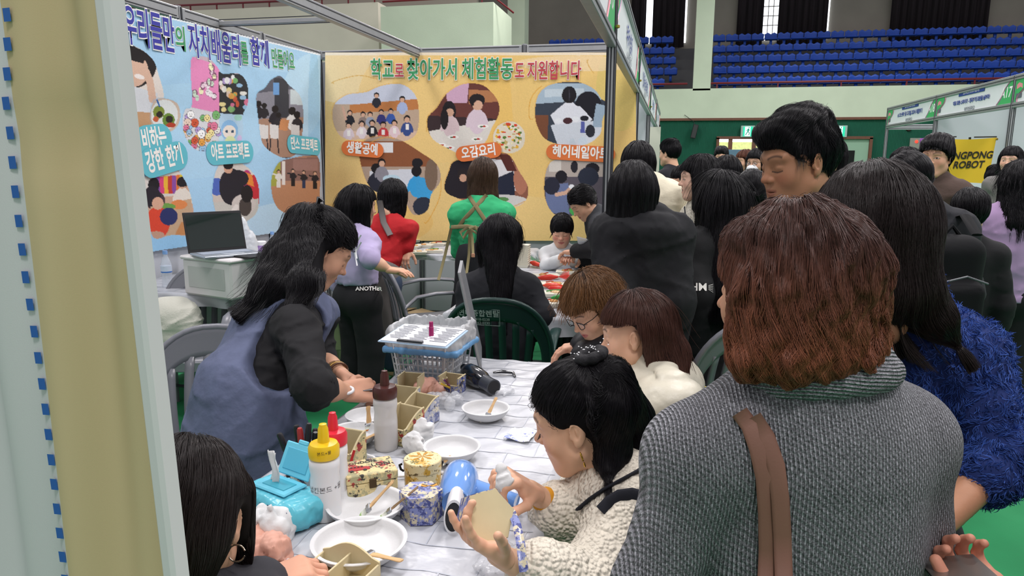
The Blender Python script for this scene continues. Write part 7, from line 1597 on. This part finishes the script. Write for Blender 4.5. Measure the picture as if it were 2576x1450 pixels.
hr = style('tied', F.M, th=.013, tie=(0, -.075, .095)); ch = [(0, -.09, .05), lo(735, 660, 2.42), lo(690, 730, 2.34), lo(640, 760, 2.30)]
for i in range(3): hr.add(Cap(ch[i], ch[i+1], (.055, .075, .06)[i], (.075, .06, .02)[i]), .04, ('dir', V(*ch[i+1])-V(*ch[i])))
hr.sdf.sub(Bx((0, .125, -.06), (.14, .10, .115), .03), .01); hr.cheek = (.022, .06); c3 = [(.055, -.06, .02), lo(775, 715, 2.30), lo(735, 775, 2.24)]
for i in range(2): hr.add(Cap(c3[i], c3[i+1], (.045, .042)[i], (.042, .015)[i]), .03, ('dir', V(*c3[i+1])-V(*c3[i])))
put_hair(F, hr, BLK, BLKC, n=20000, L=.16, steps=16, rad=.0005, wave=.35, wl=.09, frizz=.007, out=.010, seed=11, h=.006, ears=1)
tubes(F, 'hair_tie', torus_pts(hl(F, 0, -.092, .115), F.M@rotx(.9), .014, .014, 12), .006, M_BLACK)
for k in range(3): tubes(F, 'bow_loop', [hl(F, 0, -.09, .12), hl(F, .02*(k-1), -.10, .145), hl(F, .03*(k-1), -.085, .14)], .005, M_BLACK, (.4, 1.4))
w_ = F.J['wrL']; dd = nrm(F.J['elL']-w_)
for k, cc in enumerate(('#5a3a2a', '#b08a4a', '#7a5a3a')): tubes(F, 'bracelet', torus_pts(w_+dd*(.02+.014*k), frame(dd)@rotx(PI/2), .033, .028, 16), .004, mat('bracelet_'+cc[1:], cc, rough=.4, metal=.3))
finish(F)
sp = P(908, 982, 2.2); e = empty('scissors', sp, label='silver scissors with white handles cutting the flowered napkin', cat='scissors'); bl = mat('blade', '#8d9298', rough=.25, metal=.9)
for sg in (-1, 1): MB().box(V(.055, .035, -.004+.003*sg), (.12, .014, .0025), rotz(.5+.06*sg), .001).build('blade', bl, e); MB().tube(torus_pts(V(-.028, -.02+.026*sg, .012), rotz(.5)@rotx(.5), .022, .014, 16), .0048, 8).build('handle', M_WHITE, e)
# --- girl in lavender
def quick(label, hd, top=None, bot=M_BLKP, hair='long', hm=(BLK, BLKC), hk=None, hn=3500, tk=None, hL=.12, rad=.0009, wave=0, botk='p', **k):
    F = person(label, hd, **k)
    if top is not None: add(F, 'top', top_sdf(F, **(tk or dict(t=.018))), top, .013)
    if bot is not None: add(F, 'trousers', pants_sdf(F, wide=(1.3 if botk == 'w' else 1)), bot, .016)
    if hair: put_hair(F, style(hair, F.M, **(hk or {})), hm[0], hm[1], n=hn, L=hL, steps=9, rad=rad, wave=wave, wl=.06, frizz=.006, out=.005, seed=int(hd[0]) % 97)
    return F
M_LAV = fabric('lavender_sweat', '#b5a9cf')
F = quick('girl with long black hair, lavender sweatshirt with tied sleeves and wide black trousers', (905, 520, 4.2), fy=-68, fp=10, res='mid', H=.98, hs=.95, tl=.38, J=dict(elR=P(932, 652, 4.0), wrR=P(975, 678, 4.05)), hands='R', hp=dict(R=dict(dir=V(1, .1, -.1), palm=V(0, 0, -1), curl=(.2, .3, .2))), top=M_LAV, tk=dict(t=.026, sleeve=.5, fold=.012, hem=-.09), botk='w', hk=dict(L=.30, th=.012, wd=.09), hL=.2, hn=8000, shoe=SHOEB, by=-60)
for dz in (0, .04): tubes(F, 'sleeve_tie', [F.J['elR']+V(-.03, -.05, .10+dz), F.J['elR']+V(-.06, -.07, .04+dz), F.J['elR']+V(-.05, -.07, -.03+dz)], .004, M_WHITE)
bb = F.J['pel']; a0 = az(905, 690)+PI
text('ANOTHER', lambda u, v, w: surf(F, 'trousers', 928+u*430, 728-v*430, .006), .032, TW, F.root, bold=.001); finish(F)
# --- red sweater
F = quick('woman in a red sweater and grey apron leaning over the wall table', (990, 500, 5.0), tl=.42, fy=-30, fp=30, lean=28, res='mid', top=fabric('red_knit', '#b3161e', bump=.6, bscale=120), tk=dict(t=.022, fold=.010), bot=M_JEAN, hair='long', hk=dict(L=.26, th=.014), hL=.16, wave=.4, hn=6000, J=dict(elR=P(1032, 575, 4.95), wrR=P(1022, 625, 4.9)), hands='R')
s = skirt_sdf(F, .32, .175, .20, .004); add(F, 'grey_apron', s, fabric('grey_apron_cloth', '#6b6664'), .012)
for a in ((965, 500), (955, 520)): pass
tubes(F, 'apron_strap', [P(955, 505, 4.86), P(965, 560, 4.80), P(982, 592, 4.78)], .022, fabric('grey_apron_cloth', '#6b6664'), (.2, 1)); finish(F)
# --- green sweater
F = person('woman in a green sweater with crossed olive apron straps and long black skirt, from behind', (1214, 448, 4.55), fy=4, fp=16, lean=14, res='mid', by=0, H=1.02, tl=.36, J=dict(elR=P(1262, 540, 4.45), wrR=P(1262, 600, 4.7), elL=P(1150, 545, 4.5)))
add(F, 'green_sweater', top_sdf(F, t=.012, fold=.012, hem=-.075, disp=wr(.007, 9, 4)), fabric('green_knit', '#2ba36a', bump=.4, bscale=160), .010)
sk = skirt_sdf(F, .10, .165, .25, .012, 16); add(F, 'black_skirt', sk, fabric('black_skirt_cloth', '#16181d'), .012); M_OL = fabric('olive_tape', '#7f7653')
for A, B_ in (((1180, 494), (1232, 572)), ((1224, 492), (1150, 572))):
    tubes(F, 'apron_strap', [*[surf(F, 'green_sweater', A[0]+(B_[0]-A[0])*t, A[1]+(B_[1]-A[1])*t, .004) for t in np.linspace(0, 1, 7)]], .013, M_OL, (.15, 1), up=-CF)
tubes(F, 'waist_tape', [P(1135, 572, 4.46), P(1175, 570, 4.36), P(1225, 580, 4.38), P(1262, 578, 4.50)], .013, M_OL, (.2, 1), up=-CF)
for pts in ([(1176, 573), (1158, 585), (1165, 600), (1180, 578)], [(1180, 575), (1195, 570), (1206, 592), (1184, 578)], [(1182, 578), (1180, 640), (1172, 700)], [(1183, 578), (1188, 600), (1190, 640)], [(1135, 575), (1120, 640), (1103, 705)]): tubes(F, 'bow_tape', [P(x, y, 4.34) for x, y in pts], .009, M_OL, (.25, 1), up=-CF)
for x, y in ((1172, 705), (1190, 643)): F.kids.append(boxo('leather_tip', P(x, y, 4.335), (.022, .006, .024), mat('leather_tan', '#b9876a', rough=.6), F.root, bev=.002))
put_hair(F, style('long', F.M, L=.17, th=.012, wd=.09), hair_mat('hair_brown_fade', '#4a372a', .33), DBRC, n=8000, L=.16, steps=10, rad=.0008, wave=.15, seed=31); finish(F)
# --- seated long-haired woman in front of the green chair
F = person('woman with very long black half-up hair, seated in the green armchair', (1255, 612, 3.68), fy=4, fp=14, res='mid', by=4, post='sit', H=1.08, lean=12, hs=1.12, w=1.0, sw=.9, J=dict(elR=P(1362, 800, 3.6), elL=P(1186, 800, 3.6), wrR=P(1340, 830, 4.0)))
add(F, 'navy_top', top_sdf(F, t=.030, fold=.012, disp=wr(.009, 8, 2)), fabric('navy_velvet', '#13151c'), .010); add(F, 'trousers', pants_sdf(F), M_NAVYP, .016)
hr = style('tied', F.M, th=.012, tie=(0, -.108, .055)); g = nrm(F.M.T@V(0, 0, -1)); hr.add(Cap((0, -.085, .02), V(0, -.22, 0)+g*.34, .092, .030, (V(0, 1, 0), 1.6)), .04, ('dir', g)); hr.add(Cap((0, -.115, .05), V(0, -.13, 0)+g*.12, .035, .03), .02, ('dir', g))
put_hair(F, hr, BLK, BLKC, n=11000, L=.2, steps=12, rad=.0007, frizz=.004, wave=.08, seed=12, h=.007)
tubes(F, 'hair_band', torus_pts(hl(F, 0, -.125, .050), F.M@rotx(.6), .024, .014, 14), .007, mat('cream_band', '#cfae72', rough=.7)); finish(F)
# --- boy
F = quick('small boy in a white hoodie watching his hands at the cookie table', (1413, 583, 5.15), fy=178, fp=18, kind='c', res='mid', H=.78, hs=.93, w=1.1, post='sit', skin='#e0b097', top=fabric('white_hoodie', '#d6d8da'), bot=M_NAVYP, hair='bowl', hk=dict(th=.014), hL=.06, hn=6000, headkw=dict(blush=.9), J=dict(elL=P(1458, 668, 5.1), wrL=P(1440, 655, 4.95), elR=P(1375, 668, 5.1), wrR=P(1410, 655, 4.95)), hands='LR'); finish(F)
# --- leaning woman
F = quick('woman with tied black hair and black sweater leaning over the boy and guiding his hands', (1468, 512, 5.0), fy=112, fp=42, res='mid', lean=45, by=100, top=M_BTOP, hk=dict(th=.010, tie=(0, -.11, -.0)), hair='tied', hn=6000, hands='LR', J=dict(nb=P(1500, 545, 5.05), pel=P(1585, 720, 5.2), shR=P(1500, 560, 5.3), shL=P(1510, 575, 4.85), elL=P(1490, 628, 4.8), wrL=P(1450, 632, 4.85), elR=P(1490, 660, 5.1), wrR=P(1455, 655, 5.0)))
F.kids.append(mesh_np('vest', *top_sdf(F, t=.030, arms='', fold=.006).mesh(.014), fabric('grey_vest', '#34373c', bump=.6, bscale=90), F.root)); finish(F)
tag(MB().tube([P(1440, 632, 4.85), P(1455, 630, 4.84), P(1462, 622, 4.83), P(1468, 600, 4.82)], [.012, .018, .020, .05], 12).build('piping_bag', mat('film_clear2', '#c7ccd6', rough=.2, alpha=.55)), 'clear film piping bag held over the boy\'s hands', 'piping bag')
# --- black hoodie
F = person('woman with glossy chin-length black hair in a black hoodie, right of the corner post', (1590, 492, 2.92), fy=8, fp=6, res='mid', by=5, H=1.0, hs=1.02, w=1.0, sw=.92, lean=4, J=dict(nb=P(1616, 556, 2.94), elL=P(1548, 760, 2.85), elR=P(1695, 760, 2.9)))
s = top_sdf(F, t=.042, fold=.014, disp=wr(.008, 11, 4, (1.4, 1.4, .8)), drop=.12); c0 = F.J['nb']
for dz, rr, th in ((-.02, .12, .035), (.02, .10, .030)):
    R_ = [c0+F.br*rr*math.cos(t)+F.bf*(rr*.55*math.sin(t)-.05)+V(0, 0, dz-.02*abs(math.cos(t))) for t in np.linspace(PI*.95, 2.05*PI, 12)]
    for a, b in zip(R_[:-1], R_[1:]): s.u(Cap(a, b, th), .012)
s.u(Ell(c0-F.bf*.07-V(0, 0, .05), (.145, .085, .08), frame(F.bf)), .04); s.sub(Cap(c0-F.bf*.18-F.br*.12+V(0, 0, .01), c0-F.bf*.18+F.br*.12+V(0, 0, .01), .012), .015)
add(F, 'black_hoodie', s, fabric('black_fleece_cloth', '#111217'), .010); add(F, 'trousers', pants_sdf(F, wide=1.2), M_BLKP, .016)
put_hair(F, style('long', F.M, L=.115, th=.014, wd=.105, front=.045), BLK, BLKC, n=12000, L=.16, steps=12, rad=.0006, frizz=.003, seed=13, h=.006); finish(F)
# --- crowd in the aisle
M_CRM = fabric('cream_fleece_top', '#d5cfb8', bump=.6, bscale=90)
F = quick('woman with short black hair and a thick cream fleece hood behind the hoodie woman', (1605, 415, 4.2), fy=5, res='mid', top=M_CRM, tk=dict(t=.05, fold=.012), hair='long', hk=dict(L=.07, th=.018), hn=6000, lean=2, by=-10, J=dict(nb=P(1635, 478, 4.15))); s = SDF(); c0 = F.J['nb']; s.u(Ell(c0+CR*.06-V(0, 0, .0), (.13, .10, .075)), .02); s.u(Ell(c0+CR*.12-V(0, 0, .05), (.10, .09, .07)), .04); add(F, 'fleece_hood', s, M_CRM, .010); finish(F)
F = quick('woman in profile with long black hair, cream boucle jacket and a name tag', (1757, 452, 3.85), fy=98, fp=4, res='mid', eyes='open', mouth=1, skin='#e6bba4', top=mat('cream_boucle', '#cfcabb', rough=.95, kind='voronoi', bump=1, bscale=90, bdist=.006), tk=dict(t=.028, fold=.012, drop=.1), hk=dict(L=.26, th=.014, front=.03), hn=8000, hL=.2, headkw=dict(lipc='#c2555c'), by=110)
tb = MB().tube([P(1722, 520, 3.62), P(1728, 600, 3.58)], .0035, 5).build('lanyard', M_NAVYP, F.root); bx = boxo('name_tag', P(1742, 618, 3.58), (.095, .004, .15), M_WHITE, F.root, bev=.001); boxo('green_strip', P(1742, 618, 3.58)+V(0, -.003, -.05), (.095, .002, .05), M_FGR, bx, bev=0)
text('안녕', lambda u, v, w: P(1742, 618, 3.58)+V(u, -.0045, v-.05), .035, TW, bx, bold=.001); finish(F)
F = quick('small child with a black fringe looking left between the women in the aisle', (1718, 462, 4.6), fy=125, kind='c', eyes='open', mouth=1, res='mid', hair='bowl', top=M_NAVYP, H=.8, hL=.05, skin='#e2b095'); finish(F)
F = quick('woman with long straight black hair, black coat with white letters on its sleeve', (1812, 512, 3.2), fy=12, fp=4, res='mid', H=1.0, hs=1.06, w=1.1, top=fabric('black_coat', '#0e0f12'), tk=dict(t=.040, fold=.012, drop=.15), hk=dict(L=.36, th=.014, wd=.12), hn=11000, hL=.26, rad=.0007, J=dict(elL=P(1752, 740, 3.1), shL=P(1765, 625, 3.15)))
text('HM', lambda u, v, w: surf(F, 'top', 1757+u*590, 724-v*590, .006), .046, TW, F.root, bold=.0008)
for dz in range(5): MB().tube([surf(F, 'top', 1781, 719+dz*2.5), surf(F, 'top', 1792, 716+dz*5)], .0008, 4).build('embroidery_line', TW, F.root)
for k in range(3): tubes(F, 'side_stripe', [P(1748+5*k, 930, 3.02), P(1757+5*k, 1040, 3.04)], .003, mat('teal_stripe', '#3f6f6a', rough=.7))
finish(F)
q_ = [('woman with black tied-back hair seen from behind, left of the tall man', (1890, 488, 3.9), 6, 'tied', M_BTOP, dict(th=.013, tie=(0, -.115, .0)), {}),
      ('person with a smooth black bob between the aisle women and the door', (1826, 440, 5.0), 25, 'long', M_NAVYP, dict(L=.09, th=.014), {}),
      ('person with short black hair just visible right of the tall man', (2045, 440, 3.6), -10, 'long', M_BTOP, dict(L=.08, th=.012), {}),
      ('woman with wide black hair and fringe facing the camera by the dark doorway', (2088, 398, 4.9), 165, 'long', M_BTOP, dict(L=.16, th=.022, wd=.13), dict(eyes='open', skin='#e2b8a0')),
      ('woman with dark parted hair partly hidden left of the smiling man', (2272, 418, 5.0), 60, 'long', M_BTOP, dict(L=.10, th=.010), {}),
      ('woman in a grey coat smiling at the far right in front of the white panels', (2542, 405, 6.4), 165, 'long', fabric('grey_coat', '#6f6d6a'), dict(L=.10, th=.012), dict(eyes='open', mouth=1, skin='#e2b39a')),
      ('person in black with their back turned, beside the yellow hanging banner', (2503, 455, 6.9), 10, 'short', M_BTOP, dict(th=.014), dict(kind='m')),
      ('man with glasses and a taupe hoodie standing at the glass door', (1814, 398, 9.3), 178, 'short', fabric('taupe_hoodie', '#9a877f'), dict(th=.014), dict(kind='m', eyes='open', glasses=1)),
      ('woman with auburn hair and violet fluffy sweater holding a phone to her ear', (1873, 408, 7.6), 128, 'long', fabric('violet_fluff', '#2e2a8c', bump=.8, bscale=60), dict(L=.09, th=.012), dict(eyes='open', hm=(BRN, BRNC))),
      ('person with glasses and a white face mask half hidden behind the tall man', (1904, 412, 6.3), 150, 'long', M_BTOP, dict(L=.08, th=.014), dict(eyes='open', glasses=1, mask=1)),
      ('man in a black quilted jacket walking left in front of the green wall', (1684, 388, 7.2), 60, 'short', fabric('black_quilt', '#1d1e24'), dict(th=.012), dict(kind='m')),
      ('child with short black hair in the crowd at the right, seen from behind', (2436, 540, 3.3), 15, 'bowl', M_BTOP, dict(th=.014), dict(kind='c', H=.85))]
for lab, hd, fy_, st, tm, hk, ex in q_:
    gl, mk_, hm_ = ex.pop('glasses', 0), ex.pop('mask', 0), ex.pop('hm', (BLK, BLKC)); H_ = ex.pop('H', 1.0)
    F = quick(lab, hd, fy=fy_, fp=4, hair=st, top=tm, hk=hk, hm=hm_, H=H_, hn=3500 if hd[2] > 4.5 else 6000, hL=.05 if st in ('short', 'bowl') else .12, rad=.0011 if hd[2] > 4.5 else .0008, res='far' if hd[2] > 6 else 'mid', **ex)
    if gl: glasses(F)
    if mk_: s = SDF(); s.u(Ell(hl(F, 0, .07, -.045), (.055, .055, .045)), .01); add(F, 'face_mask', s, mat('mask_white', '#dfe2e4', rough=.8), .008)
    if 'phone' in lab: boxo('phone', hl(F, -.09, .02, -.01), (.012, .07, .14), M_BLACK, F.root, R=F.M, bev=.004)
    finish(F)
# --- backpack woman
F = quick('woman with a low ponytail in a dark hoodie carrying a black backpack', (2276, 455, 3.15), fy=58, fp=6, res='mid', hair='tied', hk=dict(th=.014, tie=(0, -.115, -.02)), top=fabric('charcoal_hoodie', '#191b21'), tk=dict(t=.045, fold=.014), by=25, hn=9000, H=1.0, hs=.92, J=dict(nb=P(2322, 548, 3.1)))
c0 = (F.J['nb']+F.J['pel'])/2-F.bf*.24; s = SDF(); s.u(Bx(c0, (.125, .085, .20), .08, R=frame(F.bf)), .03); s.u(Bx(c0-F.bf*.09-V(0, 0, .08), (.10, .05, .10), .045, R=frame(F.bf)), .02); s.disp = fabric_disp(.006, 14, 2)
v, q = s.mesh(.010); o = mesh_np('backpack', v-c0, q, fabric('backpack_nylon', '#0d0e11', rough=.8, spec=.25)); o.location = c0; tag(o, 'black backpack worn by the ponytailed woman at the right', 'backpack')
for sg in (-1, 1): MB().tube([F.br*sg*.10+V(0, 0, .2), F.br*sg*.11+F.bf*.12+V(0, 0, .27), F.br*sg*.12+F.bf*.33+V(0, 0, .22)], .022, 8, flat=(.3, 1)).build('strap', fabric('backpack_nylon', '#1a1b1f'), o)
MB().tube([-F.br*.09-F.bf*.13+V(0, 0, .02), -F.bf*.145+V(0, 0, .05), F.br*.09-F.bf*.13+V(0, 0, .02)], .004, 6).build('zip', mat('zip_grey', '#55585e', rough=.4), o); MB().tube([-F.br*.03+V(0, 0, .20), V(0, 0, .235), F.br*.03+V(0, 0, .20)], .009, 6).build('grab_handle', fabric('backpack_nylon', '#1a1b1f'), o)
MB().box(-F.bf*.145+V(0, 0, -.16)+F.br*.06, (.025, .01, .03), frame(F.bf)).build('tag', M_WHITE, o); finish(F)
# --- smiling man, brown coat
F = quick('young man with parted black hair and a brown fleece coat smiling towards the camera', (2354, 400, 4.5), fy=163, fp=2, kind='m', res='mid', eyes='open', mouth=1, skin='#dba98c', hair='short', hk=dict(th=.020), hn=7000, hL=.06, top=fabric('brown_fleece', '#4a3a33', bump=.8, bscale=90), tk=dict(t=.04, fold=.01), bot=M_NAVYP, headkw=dict(lipc='#b0605a')); finish(F)
# --- lavender sweater woman at the right edge
F = quick('woman in a lavender sweater and black trousers with long black curls, right edge', (2562, 462, 4.35), fy=8, fp=2, res='mid', H=1.03, w=1.1, top=fabric('lavender_knit', '#a88cb4'), tk=dict(t=.034, fold=.012), hk=dict(L=.24, th=.022, wd=.13), hn=9000, hL=.18, wave=.5, shoe=SHOE, botk='w'); finish(F)
# --- phone hand at the lower right
F = person('person in maroon holding a phone at the lower right corner of the picture', (3050, 900, 1.0), fy=80, by=60, kind='m', res='mid', hands='L', J=dict(nb=P(3050, 1150, 1.0), elL=P(2760, 1660, .98), wrL=P(2555, 1570, .98), shL=P(2860, 1330, 1.0)), hp=dict(L=dict(dir=P(2410, 1420, 1.06)-P(2555, 1570, .98), palm=V(-.1, -.3, 1), curl=(.55, .9, .6), thumb=.5)), skin='#c98f76')
add(F, 'maroon_jacket', top_sdf(F, t=.035, sleeve=.9), fabric('maroon_cloth', '#5c2530'), .012); add(F, 'trousers', pants_sdf(F), M_BLKP, .016); put_hair(F, style('short', F.M), BLK, BLKC, n=1500, L=.05, steps=5, rad=.001); finish(F)
pc = P(2432, 1462, .97); e = empty('smartphone', pc, label='black smartphone held screen up at the bottom right corner', cat='phone'); Rp = frame(nrm(P(2350, 1380, 1.12)-P(2415, 1445, 1.02)), up=nrm(V(-.2, -.5, 1)))
boxo('body', (0, 0, 0), (.075, .155, .008), M_BLACK, e, R=Rp, bev=.0038); boxo('screen', Rp@V(0, 0, .0043), (.070, .149, .0006), mat('phone_screen', '#050608', rough=.35), e, R=Rp, bev=0); boxo('rim', Rp@V(0, 0, .0038), (.0765, .1565, .002), mat('phone_rim', '#8f8a84', rough=.3, metal=.8), e, R=Rp, bev=.0009)
